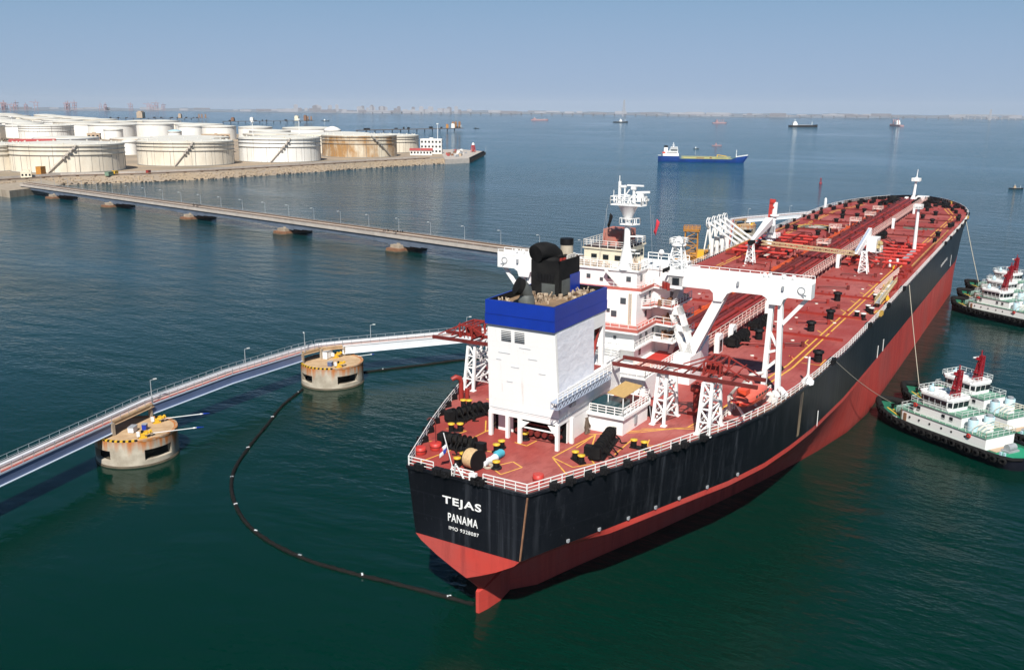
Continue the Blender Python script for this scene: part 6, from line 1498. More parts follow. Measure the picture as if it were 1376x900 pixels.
def knuckle_crane():
    c = MB(); c.lathe([(1.7, 0), (1.7, 1.6), (2.4, 1.9), (2.4, 2.15)], (170, -11.3, 0), 18); c.rail([(168, -13.3, 2.15), (172, -13.3, 2.15), (172.2, -9.3, 2.15)], 1.0, 1.1, .06)
    root = c.build('hose_crane', white, ship)
    MB().slab([(166.2, -12.5, 2.2), (170.8, -12.5, 2.2), (172.6, -12.5, 5.4), (166.6, -12.5, 5.4)], (0, 1, 0), 2.2).build('crane_house', white, root)
    MB().slab([(155.0, -10.2, 3.2), (158.5, -10.2, 2.4), (172.6, -10.2, 5.6), (172.4, -10.2, 7.4)], (0, 1, 0), .9).build('crane_arm', white, root)
    MB().bar((156, -9.7, 3.7), (171.5, -9.7, 7.2), .5, .25).build('arm_stripe', lattice_blue, root)
    MB().girder((154.4, -9.7, 3.4), (153.6, 12.5, 4.4), 1.0, .8, 16, .17, .09).build('lattice_boom', mat('ochre_boom', (.56, .42, .24), .6, var=.3, vscale=.6), root)
    rr = random.Random(3); k = MB()
    for i in range(9): k.rbox((rr.uniform(167, 171), rr.uniform(-13.2, -12.6), rr.uniform(2.6, 4.6)), .7, .5, .7, rr.uniform(0, 2))
    k.build('crane_motor', mat('ochre_motor', (.52, .42, .20), .6), root); MB().rbox((157.2, -9.7, 3.1), 1.0, .8, 1.2).build('boom_hook', yellow, root)
    MB().truss((148.2, -13.2, 0), (148.2, -13.0, 5.0), (1.0, 1.0), (.45, .45), 5, .24, .14).build('boom_rest', white, root)
knuckle_crane()
# light masts on deck
for (x, y, h, r_) in ((183, -19.3, 11.8, .5), (53.9, -23.0, 4.0, .2)):
    m = MB(); m.tube((x, y, 0), (x, y, h), r_, 10, r_ * .7); m.lathe([(.9, 0), (.9, .5), (r_, 1.2)], (x, y, 0), 10); m.box(x - 1.0, x + 1.0, y - 1.0, y + 1.0, h, h + .15) if h > 6 else m.bar((x, y, h * .4), (x - 1, y + .3, 0), .15)
    if h > 6: m.rail([(x - 1, y - 1, h + .15), (x + 1, y - 1, h + .15), (x + 1, y + 1, h + .15), (x - 1, y + 1, h + .15)], .9, 1, .07, closed=True); m.box(x - .5, x + .5, y - .5, y + .5, h + .2, h + .9)
    else:
        m.tube((x + .5, y + .2, 0), (x + .5, y + .2, h - .3), .14, 8)
    m.build('light_mast', white, ship)
# foremast, forecastle house
fm = MB(); fm.tube((321, 0, 0), (321.6, -.4, 8.0), .62, 12, .42); fm.tube((321.6, -.4, 8.0), (321.9, -.6, 12.2), .25, 8, .1); fm.box(320.2, 322.8, -2.0, 1.2, 7.6, 7.8); fm.rail([(320.2, -2, 7.8), (322.8, -2, 7.8), (322.8, 1.2, 7.8), (320.2, 1.2, 7.8)], .9, 1, .08, closed=True); fm.rbox((321.7, -.4, 8.6), .8, 1.2, 1.0); fm.lathe([(1.4, 0), (1.0, .8), (.6, 2)], (321, 0, 0), 12); fm.build('foremast', white, ship)
MB().box(319, 325, -5.4, -1.2, .02, 1.8).box(320, 322.4, 1.8, 3.0, 0.02, 1.3).build('forecastle_house', white, ship)
fk = MB(); rr = random.Random(77)
for k in range(90):
    x = rr.uniform(300, 328); y = rr.uniform(-1, 1) * (edge(x) - 1.8)
    if abs(y) < 3 and x > 316: continue
    fk.rbox((x, y, .5), rr.uniform(.5, 1.8), rr.uniform(.4, 1.1), rr.uniform(.5, 1.4), rr.uniform(0, 3))
parts(fk, 'anchor_gear', black, ship)
for y in (6.0, -6.0): MB().tube((314, y - .9, 1.2), (314, y + .9, 1.2), 1.2, 16).rbox((314, y, .5), 2.6, 1.2, 1.0).build('windlass', soot, ship)

# ---- red vent posts on the aft deck (bolted down)
vp = MB(); vp.tube((22.4, 15.4, 0), (22.4, 15.4, 2.5), .34, 10); vp.path([(22.4, 15.4, 2.5), (22.3, 15.5, 3.1), (21.9, 15.9, 3.3), (21.5, 16.3, 3.0)], [.34, .36, .36, .3], 10); vp.tube((22.9, 14.8, 0), (22.9, 14.8, 1.6), .3, 10); vp.build('gooseneck_vent', red_paint, ship)
vp = MB(); vp.tube((33.6, -13.6, 0), (33.6, -13.6, 2.8), .42, 10); vp.lathe([(.2, 2.8), (.8, 3.0), (.8, 3.7), (.3, 4.1)], (33.6, -13.6, 0), 12); vp.rbox((33.8, -13.6, .2), 2.4, 1.6, .4); vp.build('mushroom_vent', red_paint, ship)
vp = MB(); vp.tube((29.6, -8.6, 0), (29.6, -8.6, 1.2), .5, 10); vp.rbox((30.4, -7.6, .6), 1.2, 1.0, 1.2); vp.build('dark_locker', soot, ship)
MB().bar((0.2, 1.6, 0), (-.25, 1.0, 1.8), .14).bar((.2, .2, 0), (-.2, .9, 1.6), .14).bar((.1, 1.9, .9), (.1, 0, .9), .12).rbox((.2, -.9, .6), .5, .8, .8).build('stern_light_bracket', white, ship)
# davits of the lifeboat
dv = MB()
for x in (35.2, 40.3): dv.path([(x, -17.6, 0), (x, -17.4, 2.4), (x, -18.6, 4.2), (x, -20.2, 4.7)], .24, 8); dv.bar((x, -19.6, 0), (x, -17.6, 2.6), .25)
dv.rail([(33.2, -17.4, 0), (42, -17.6, 0)], 1.1, 1.1, .06); dv.build('lifeboat_davit', white_dirty, ship)
MB().rbox((43.6, -20.6, .5), 1.4, 1.0, 1.0).rail([(42.6, -19.4, 0), (47, -19.6, 0)], 1.1, .9, .06).rbox((42.6, -21.4, .35), .7, .7, .7).build('davit_winch', white_dirty, ship)

# ================================================================== loose things on the tanker
def lifeboat():
    t = empty('lifeboat', (0, 0, 0), 0, 'enclosed orange lifeboat hanging in davits on the starboard side', 'lifeboat')
    on_deck(t, 37.6, -19.6, 2.3, -.10)
    L = 4.3; V = []; nn = 14; mm = 12
    for i in range(nn + 1):
        u = -1 + 2 * i / nn; w = 1.35 * max(0.02, 1 - abs(u) ** 2.6) ** .55; kz = -.95 + .55 * abs(u) ** 2.4
        for j in range(mm + 1):
            a = math.pi * (1 + j / mm); V.append((u * L, w * math.cos(a), kz * (-math.sin(a)) ** .8 if j not in (0, mm) else 0))
    b = MB(); b.add(V, [(i * (mm + 1) + j, (i + 1) * (mm + 1) + j, (i + 1) * (mm + 1) + j + 1, i * (mm + 1) + j + 1) for i in range(nn) for j in range(mm)], True); b.build('hull', orange, t)
    V = []
    for i in range(nn + 1):
        u = -1 + 2 * i / nn; w = 1.33 * max(0.02, 1 - abs(u) ** 2.6) ** .55; hz = .95 * max(.02, 1 - abs(u) ** 3.2) ** .6
        for j in range(mm + 1):
            a = math.pi * j / mm; c, s = math.cos(a), math.sin(a); V.append((u * L * .97, w * math.copysign(abs(c) ** .55, c), .03 + hz * abs(s) ** .55))
    b = MB(); b.add(V, [(i * (mm + 1) + j, i * (mm + 1) + j + 1, (i + 1) * (mm + 1) + j + 1, (i + 1) * (mm + 1) + j) for i in range(nn) for j in range(mm)], True); b.build('canopy', mat('pale_orange_canopy', (.68, .13, .085), .4, var=.15, vscale=.8), t)
    MB().box(-3.4, -2.0, -.6, .6, .95, 1.55).build('steering_dome', orange, t)
    w = MB()
    for k in range(5): w.rbox((-1.4 + k * .9, -1.33, .45), .45, .1, .22)
    w.build('window', glass_dark, t)
    MB().bar((-4.2, 0, .02), (4.2, 0, .02), 2.5, .05).build('fender_strip', red_bright, t)
lifeboat()
for k, (x, y) in enumerate(((46.4, -21.2), (45.2, -21.9), (44.4, -21.0))):
    t = empty('liferaft', (0, 0, 0), 0, ['white life raft drum on the starboard rail, farthest forward of three', 'middle one of three white life raft drums on the starboard rail', 'white life raft drum nearest the orange lifeboat'][k], 'life raft', 'life raft drums beside the lifeboat'); on_deck(t, x, y, .75, .5)
    M_ = Matrix.Rotation(R(90), 4, 'Y'); MB().lathe([(.02, -.75), (.36, -.7), (.46, -.5), (.46, .5), (.36, .7), (.02, .75)], n=14, M=M_).build('canister', white, t); MB().bar((-.4, -.3, -.4), (-.4, .3, -.75), .12).bar((.4, .3, -.4), (.4, -.3, -.75), .12).build('cradle', grey_steel, t)
def tub(x, y, r, h, label):
    t = empty('steel_drum', (0, 0, 0), 0, label, 'drum', 'red steel drums on the aft deck'); on_deck(t, x, y, 0.01)
    MB().lathe([(r * .9, 0), (r, .1), (r, h), (r * .85, h + .02), (.02, h - .05)], n=16).build('body', red_bright, t); MB().lathe([(r + .05, h * .5), (r + .05, h * .6)], n=16).build('hoop', dark_pipe, t); return t
tub(3.8, 8.6, .62, .85, 'red steel drum close to the port rail at the stern corner')
t = tub(5.8, 7.9, .68, .85, 'red steel drum with a tall hooked pipe, inboard of the one at the stern corner')
MB().path([(0.2, .1, .8), (.2, .1, 3.2), (.1, .3, 3.7), (-.1, .7, 3.8), (-.2, 1.0, 3.5)], .06, 6).build('hooked_pipe', dark_pipe, t)
tub(3.5, -7.0, .6, 1.0, 'red steel drum against the starboard stern rail')
t = empty('rope_reel', (0, 0, 0), 0, 'reel of orange tan rope standing by the stern rail', 'rope reel'); on_deck(t, 3.3, 1.1, 1.15, -.2)
Mx = Matrix.Rotation(R(90), 4, 'X')
MB().lathe([(1.02, -.75), (1.1, -.5), (1.06, -.25), (1.1, 0), (1.06, .25), (1.1, .5), (1.02, .75)], n=24, M=Mx).build('rope', rope_tan, t)
MB().tube((0, -.85, 0), (0, -.72, 0), 1.2, 24).tube((0, .72, 0), (0, .8, 0), 1.05, 24).bar((-.6, .8, -1.1), (-.6, -.8, -1.1), .12).bar((.6, .8, -1.1), (.6, -.8, -1.1), .12).build('flange', black, t)
t = empty('tarpaulin_bundle', (0, 0, 0), 0, 'long bundle under white and cyan tarpaulin behind the rope reel', 'tarpaulin'); on_deck(t, 3.9, .2, .0, 0)
rr = random.Random(1); pts = [Vector((4.2 * i / 12, .12 * math.sin(i * .8), .42)) for i in range(13)]
MB().path(pts[:8], [.40 + rr.uniform(-.08, .1) for _ in range(8)], 10).build('white_sheet', tarp_white, t); MB().path(pts[7:], [.46 + rr.uniform(-.08, .12) for _ in range(6)], 10).build('cyan_sheet', tarp_cyan, t)
t = empty('rope_coil', (0, 0, 0), 0, 'flat coil of pale rope lying beside the single stern bollard', 'rope coil'); on_deck(t, 4.35, -.25, 0, 0)
m = MB()
for k in range(3): m.path([(.55 * math.cos(a * .35 + k), .55 * math.sin(a * .35 + k) * .8, .08 + k * .09) for a in range(19)], .06, 6)
m.build('rope', rope_grey, t)
t = empty('ensign', (0, 0, 0), 0, 'red white and blue flag on a slanted white staff at the stern', 'flag'); on_deck(t, 2.0, 2.9, 0, 0)
MB().tube((0, 0, .0), (-.9, .55, 4.4), .06, 8).build('staff', white, t)
def cloth(dx0, dx1, z0, z1, m, nm):
    V = []; q = 8
    for j in range(5):
        for i in range(q + 1):
            u = dx0 + (dx1 - dx0) * i / q; v = z0 + (z1 - z0) * j / 4; V.append((-.62 - .1 * v + .10 * math.sin(u * 5 + v * 2), .42 + u * .75, 2.6 + v - u * .75))
    b = MB(); b.add(V, [(j * (q + 1) + i, j * (q + 1) + i + 1, (j + 1) * (q + 1) + i + 1, (j + 1) * (q + 1) + i) for j in range(4) for i in range(q)], True); o = b.build(nm, m, t)
    sd_ = o.modifiers.new('thick', 'SOLIDIFY'); sd_.thickness = .02
cloth(0, .6, .0, .5, flag_white, 'white_quarter'); cloth(.6, 1.2, 0, .5, flag_red, 'red_quarter'); cloth(0, .6, -.5, 0, flag_blue, 'blue_quarter'); cloth(.6, 1.2, -.5, 0, flag_white, 'white_quarter')
for (x, y, z, m, lb) in ((46.4, -1.9, 22.0, flag_red, 'dark red flag hanging limp on the right halyard of the radar mast'), (45.0, 4.7, 22.6, black, 'black pennant hanging on the left halyard of the radar mast')):
    t = empty('signal_flag', (0, 0, 0), 0, lb, 'flag'); on_deck(t, x, y, z)
    b = MB(); V = []
    for j in range(7):
        for i in range(5): u = i / 4; v = j / 6; V.append((.12 * math.sin(v * 5 + u * 4), -.35 * u - .35 * (1 - v) * .0 + (v - .5) * -.5, -.9 + 1.9 * v - .5 * u))
    b.add(V, [(j * 5 + i, j * 5 + i + 1, (j + 1) * 5 + i + 1, (j + 1) * 5 + i) for j in range(6) for i in range(4)], True); o = b.build('cloth', m, t); o.modifiers.new('thick', 'SOLIDIFY').thickness = .05
    MB().tube((0, .45, 1.6), (0, .2, -1.2), .025, 5).build('halyard', grey_steel, t)
t = empty('accommodation_ladder', (0, 0, 0), 0, 'grey and yellow accommodation ladder stowed along the starboard rail', 'ladder'); on_deck(t, 110.5, -22.7, .8, -.0)
MB().bar((0, 0, .2), (25, .8, .3), 1.0, .12).build('treads', grey_steel, t)
MB().rail([(0, -.5, .2), (25, .3, .3)], 1.0, 1.8, .045, (1,)).rail([(0, .5, .2), (25, 1.3, .3)], 1.0, 1.8, .045, (1,)).bar((0, -.5, .2), (25, .3, .3), .12, .35).bar((0, .5, .2), (25, 1.3, .3), .12, .35).build('handrail', mat('pale_yellow_rail', (.60, .47, .24), .6), t)
for x in (2, 12, 22): MB().bar((x, .4, -.8), (x, .4, .15), .3).build('bracket', yellow, t)
t = empty('potted_plant', (0, 0, 0), 0, 'small green plant tub at the end of the starboard aft winch', 'plant'); on_deck(t, 20.2, -7.9, 0, 0)
MB().lathe([(.3, 0), (.42, .5)], n=12).build('tub', rusty, t); m = MB(); rr = random.Random(5)
for k in range(60):
    a = rr.uniform(0, 6.28); l = rr.uniform(.4, .9); c = Vector((0, 0, .5)); e = Vector((l * math.cos(a) * .8, l * math.sin(a) * .8, .5 + l * .8)); s = Vector((-math.sin(a), math.cos(a), 0)) * .08; m.add([c - s, c + s, e], [(0, 1, 2)])
m.build('leaves', mat('green_leaves', (.05, .12, .03), .7), t)
t = empty('net_bundle', (0, 0, 0), 0, 'brown rope net hanging by the white wall under the funnel casing', 'net'); on_deck(t, 19.6, -4.75, 0, 0)
m = MB(); rr = random.Random(6)
for k in range(40): m.path([(rr.uniform(-.5, .5), rr.uniform(-.3, .1), 0.05), (rr.uniform(-.6, .6), rr.uniform(-.4, .1), .9), (rr.uniform(-.2, .2), rr.uniform(-.1, .1), 2.0)], .05, 5)
m.build('netting', mat('brown_net', (.16, .12, .09), .9), t)

# ================================================================== tugs pushing on the starboard side
HB = [(-15.6, 0), (-15.4, 2.2), (-14.6, 3.7), (-13, 4.4), (-8, 4.7), (2, 4.75), (7, 4.5), (10, 3.9), (12.5, 2.9), (14.3, 1.6), (15.2, .6), (15.5, 0)]
def hb(x): return interp(HB, x)
def make_tug():
    t = empty('tugboat', (0, 0, 0))
    dz = lambda x: 1.75 + (.95 * ((x - 4) / 11.5) ** 2 if x > 4 else 0)
    xs = [a for a, _ in HB]; xs = sorted(set(xs + [-11, -4, 4.5, 8.5, 11.3, 13.5])); V = []; nr = 4
    h = MB()
    for s in (1, -1):
        V = []
        for x in xs:
            w = hb(x)
            for z, k in ((dz(x) + .55, 1.0), (dz(x), 1.0), (.4, .93), (-1.4, .72)): V.append((x * (1 if k > .9 else .97), s * w * k, z))
        h.add(V, [((i * nr + j, i * nr + j + 1, (i + 1) * nr + j + 1, (i + 1) * nr + j) if s > 0 else ((i + 1) * nr + j, (i + 1) * nr + j + 1, i * nr + j + 1, i * nr + j)) for i in range(len(xs) - 1) for j in range(nr - 1)], True)
        h.add([(x, s * (hb(x) - .14), dz(x) + .55) for x in xs] + [(x, s * hb(x), dz(x) + .55) for x in xs], [(i, i + 1, len(xs) + i + 1, len(xs) + i) for i in range(len(xs) - 1)])
        h.add([(x, s * (hb(x) - .14 if hb(x) > .2 else 0), dz(x) + .55) for x in xs] + [(x, s * (hb(x) - .14 if hb(x) > .2 else 0), dz(x)) for x in xs], [(i, i + 1, len(xs) + i + 1, len(xs) + i) for i in range(len(xs) - 1)])
    h.build('hull', tug_black, t)
    d = MB(); V = []
    for x in xs: V += [(x, hb(x) * .985, dz(x) + .01), (x, -hb(x) * .985, dz(x) + .01)]
    d.add(V, [(2 * i + 1, 2 * i + 3, 2 * i + 2, 2 * i) for i in range(len(xs) - 1)]); d.build('deck', tug_green, t)
    f = MB(); rr = random.Random(4)
    for s in (1, -1):
        x = -13.5
        while x < 14.6:
            w = hb(x); a = math.atan2(hb(x + .2) - hb(x - .2), .4) * s; Mx = Matrix.Rotation(a, 4, 'Z') @ Matrix.Rotation(R(90), 4, 'X')
            f.lathe([(.30, -.2), (.62, -.22), (.66, 0), (.62, .22), (.30, .2)], (x, s * (w + .2), dz(x) - .15 + rr.uniform(-.15, .1)), 12, Mx); x += 1.5 if x < 9 else 1.1
        f.path([(x, s * (hb(x) + .08), dz(x) + .25) for x in xs if hb(x) > .1], .26, 8)
    f.path([(12.6, 2.9, dz(12) + .5), (14.3, 1.7, dz(14.3) + .45), (15.4, .4, dz(15) + .4), (15.4, -.4, dz(15) + .4), (14.3, -1.7, dz(14.3) + .45), (12.6, -2.9, dz(12) + .5)], .55, 10)
    f.build('fender', tyre, t)
    ym = MB()
    for a, b in (((8.8, 2.4), (12.6, 1.2)), ((12.6, 1.2), (12.6, -1.2)), ((12.6, -1.2), (8.8, -2.4)), ((9, 1.6), (11.6, .8)), ((9, -1.6), (11.6, -.8))):
        ym.slab([(a[0], a[1] - .14, dz(a[0]) + .02), (a[0], a[1] + .14, dz(a[0]) + .02), (b[0], b[1] + .14, dz(b[0]) + .02), (b[0], b[1] - .14, dz(b[0]) + .02)], (0, 0, 1), .02)
    ym.build('yellow_marking', yellow, t)
    w = MB(); w.tube((9.4, -1.1, 3.0), (9.4, 1.1, 3.0), .75, 14); w.rbox((9.4, 0, 2.3), 1.8, 3.2, .5); w.rbox((9.4, 1.6, 2.9), 1.2, .5, 1.2); w.rbox((9.4, -1.6, 2.9), 1.2, .5, 1.2); w.build('bow_winch', winch_mint, t)
    b = MB(); b.bar((11.8, -.7, 2.2), (11.8, -.7, 3.2), .3); b.bar((11.8, .7, 2.2), (11.8, .7, 3.2), .3); b.bar((11.8, -1.1, 3.0), (11.8, 1.1, 3.0), .3); b.build('bow_bitt', black, t)
    # superstructure
    l1 = MB(); l1.prism([(8.3, -2.6), (8.3, 2.6), (7.4, 3.3), (-9.6, 3.5), (-9.6, -3.5), (7.4, -3.3)], 1.7, 3.75); house = l1.build('deckhouse', white, t)
    l2 = MB(); l2.prism([(6.2, -2.2), (6.2, 2.2), (5.6, 2.7), (-4.2, 2.8), (-4.2, -2.8), (5.6, -2.7)], 3.75, 5.6); l2.build('upper_house', white, house)
    tr_ = MB(); tr_.prism([(8.4, -2.7), (8.4, 2.7), (7.45, 3.42), (-9.7, 3.62), (-9.7, -3.62), (7.45, -3.42)], 3.752, 3.80); tr_.prism([(6.3, -2.9), (6.3, 2.9), (-4.3, 2.95), (-4.3, -2.95)], 5.602, 5.66); tr_.build('green_terrace', mat('grey_green_terrace', (.13, .30, .21), .6, var=.3, vscale=.8), house)
    wh = MB(); V = []
    base = [(5.0, -1.6), (5.0, 1.6), (4.0, 2.4), (-.9, 2.5), (-1.5, 1.9), (-1.5, -1.9), (-.9, -2.5), (4.0, -2.4)]
    n = len(base); V = [(x, y, 5.66) for x, y in base] + [(x * 1.03, y * 1.05, 7.5) for x, y in base] + [(x * 1.10, y * 1.12, 7.55) for x, y in base] + [(x * 1.10, y * 1.12, 7.95) for x, y in base]
    wh.add(V, [(k * n + i, k * n + i + 1 - (n if i == n - 1 else 0), (k + 1) * n + i + 1 - (n if i == n - 1 else 0), (k + 1) * n + i)[::-1] for k in range(3) for i in range(n)] + [list(range(3 * n, 4 * n))[::-1]])
    wheel = wh.build('wheelhouse', white, t)
    for i in range(n):
        a, c = Vector((*base[i], 0)), Vector((*base[(i + 1) % n], 0)); L = (c - a).length; k = max(1, int(L / 1.15)); d_ = (c - a).normalized(); nrm = Vector((d_.y, -d_.x, 0))
        if nrm.dot((a + c) / 2 - Vector((1.7, 0, 0))) < 0: nrm = -nrm
        for q in range(k):
            p = a + d_ * (L * (q + .5) / k); ww = L / k * .42; w_ = MB()
            o1 = nrm * (.05 + .02); w_.slab([p - d_ * ww + o1 + Vector((0, 0, 6.35)), p + d_ * ww + o1 + Vector((0, 0, 6.35)), p + d_ * ww + o1 * 1.9 + Vector((0, 0, 7.3)), p - d_ * ww + o1 * 1.9 + Vector((0, 0, 7.3))], nrm, .04); w_.build('window', glass_dark, wheel)
    for s in (1, -1):
        for x, z in ((4.5, 4.8), (-.6, 4.8), (-2.2, 4.8)): MB().box(x - .3, x + .3, s * 2.78 - .08, s * 2.78 + .08, z - .35, z + .35).build('window', glass_dark, house)
        for x in (5.6, 3.6, 1.4, -1, -3, -5.6): MB().lathe([(.01, 0), (.2, 0)], (x, s * 3.46, 2.9), 10, Matrix.Rotation(R(90 * s), 4, 'X')).build('porthole', glass_dark, house)
        MB().box(6.4, 7.0, s * 3.33 - .09, s * 3.33 + .09, 1.8, 3.3).build('door', rusty, house)
    r_ = MB(); r_.rail([(8.3, -2.6, 3.8), (7.4, -3.35, 3.8), (-9.6, -3.55, 3.8)], .95, 1.3, .028, (.5, 1)); r_.rail([(8.3, -2.6, 3.8), (8.3, 2.6, 3.8), (7.4, 3.35, 3.8), (-9.6, 3.55, 3.8), (-9.6, -3.55, 3.8)], .95, 1.3, .028, (.5, 1))
    r_.rail([(6.2, -2.8, 5.66), (-4.2, -2.85, 5.66), (-4.2, 2.85, 5.66), (6.2, 2.8, 5.66)], .95, 1.3, .028, (.5, 1), True); r_.rail([(5.2, -2.5, 7.95), (-1.4, -2.6, 7.95), (-1.4, 2.6, 7.95), (5.2, 2.5, 7.95)], .9, 1.2, .03, (.5, 1), True); r_.build('railing', mat('pale_green_rail', (.74, .76, .74), .5), t)
    m = MB(); m.truss((-.2, 0, 7.95), (-.7, 0, 12.6), (.55, .5), (.28, .28), 6, .2, .13); m.box(-.6, -.3, -.18, .18, 8.0, 11.8)
    for z, y in ((9.4, .7), (10.6, -.6), (11.8, .6)): m.box(-.7, .15, min(0, y * 1.3), max(0, y * 1.3), z, z + .1); m.rbox((-.2, y, z + .3), .3, .3, .45)
    m.tube((-.5, 0, 12.4), (-.5, 0, 13.6), .12, 6); mast_ = m.build('mast', mast_red, t)
    MB().bar((.2, -.9, 12.1), (.2, 1.2, 12.2), .16, .22).rbox((.2, 0, 11.95), .4, .4, .4).build('radar_scanner', white, mast_)
    MB().lathe([(.02, 7.95), (.5, 8.0), (.55, 8.5), (.35, 8.9), (.02, 9.0)], (3.6, 1.2, 0), 12).lathe([(.02, 7.95), (.35, 8.0), (.38, 8.4), (.02, 8.7)], (2.4, -1.4, 0), 12).tube((4.4, 0, 7.9), (4.4, 0, 9.0), .2, 8).build('antenna_dome', pale_blue, wheel)
    for s in (1, -1):
        fn = MB(); fn.lathe([(.85, 3.8), (.85, 5.7), (.75, 5.8), (.75, 5.6)], (-5.8, s * 2.0, 0), 16); fu = fn.build('funnel', pale_blue, t); MB().tube((-5.8, s * 2.0, 5.6), (-5.8, s * 2.0, 6.1), .5, 12).build('funnel_top', grey_steel, fu)
    MB().rbox((-6.4, 0, 4.3), 2.4, 1.8, 1.0).rbox((-5.0, 0, 4.6), .9, 1.2, 1.6).build('engine_skylight', white, house)
    MB().rbox((-3.9, -1.4, 4.9), .5, .6, 1.0).rbox((-3.9, 1.6, 4.6), .5, .8, .8).build('fire_monitor', red_bright, house)
    g = MB()
    for k in range(4):
        x = -6.9 - k * .8; g.path([(x, -3.3, 3.8), (x, -3.2, 4.8), (x, -1.6, 5.3), (x, 1.6, 5.3), (x, 3.2, 4.8), (x, 3.3, 3.8)], .06, 6)
    g.build('towing_arch', cream, t)
    for s in (1, -1):
        for x, z in ((-6.4, 3.0), (5.2, 4.9)): MB().lathe([(.22, -.08), (.42, -.08), (.42, .08), (.22, .08), (.22, -.08)], (x, s * (3.58 if z < 4 else 2.86), z + .3), 12, Matrix.Rotation(R(90), 4, 'X')).build('life_ring', red_bright, t)
    a = MB(); a.tube((-11.6, -.9, 2.5), (-11.6, .9, 2.5), .6, 12); a.rbox((-11.6, 0, 1.9), 1.5, 2.6, .4); a.build('tow_winch', grey_steel, t)
    MB().box(-11.0, -9.7, -2.6, 2.6, 1.78, 1.86).build('tan_hatch', bldg_tan, t); MB().box(-15.0, -11.1, -3.2, 3.2, 1.785, 1.80).build('aft_deck', tug_green2, t)
    for s in (1, -1): MB().bar((-12.5, s * 3.6, 1.7), (-12.5, s * 3.6, 2.6), .35).bar((-13.1, s * 3.5, 1.7), (-13.1, s * 3.5, 2.6), .35).build('bitt', pale_blue, t)
    nm = MB()
    for s in (1, -1):
        for k in range(3): nm.rbox((8.9 - k * .62, s * (hb(8.9 - k * .62) + .03), 2.25), .38, .06, .42)
    nm.build('name_mark', letter_white, t)
    return t
HDG = math.atan2(.837, .547)
tug0 = make_tug()
spots = [((93.3, -39.2), HDG, 'tugboat in the foreground pushing amidships, whole long side in view', 'hull'), ((106.4, -41.6), HDG, 'tugboat just behind the foreground tug, pushing amidships beside it', ''),
         ((207.0, -40.2), HDG, 'nearest of three tugboats clustered at the forward starboard side', ''), ((222.8, -40.4), HDG + .02, 'middle of three tugboats clustered at the forward starboard side', ''), ((240.6, -41.0), HDG + .03, 'farthest of three tugboats clustered at the forward starboard side', '')]
for i, ((x, y), a, lb, _) in enumerate(spots):
    o = tug0 if i == 0 else copy_tree(tug0)
    o.location = (x, y, 0); o.rotation_euler = (0, 0, a); tag(o, lb, 'tugboat', 'tugboats pushing on the tanker')
# lines from the tanker to the tugs
def line(a, b, sag, label, m=rope_grey, r=.07):
    a, b = Vector(a), Vector(b); P_ = []
    for i in range(17):
        u = i / 16; p = a.lerp(b, u); p.z -= sag * 4 * u * (1 - u); P_.append(p - a)
    o = MB().path(P_, r, 6).build('tow_rope', m, loc=a); tag(o, label, 'rope')
D3_ = lambda x, y, z=0: tuple(SHIPM @ Vector((x, y, z)))
line(D3_(136, -24.9, .4), (113.0, -31.6, 3.2), .3, 'pale tow line hanging from the tanker side to the second foreground tug')
line(D3_(258, -24.9, .4), (246.8, -31.4, 3.2), .3, 'pale tow line hanging near the bow to the farthest tug', r=.10)
line(D3_(67, -24.2, .2), (100.4, -28.4, 3.0), .5, 'thin dark rope slanting along the hull side to the foreground tug', rope_grey, .05)

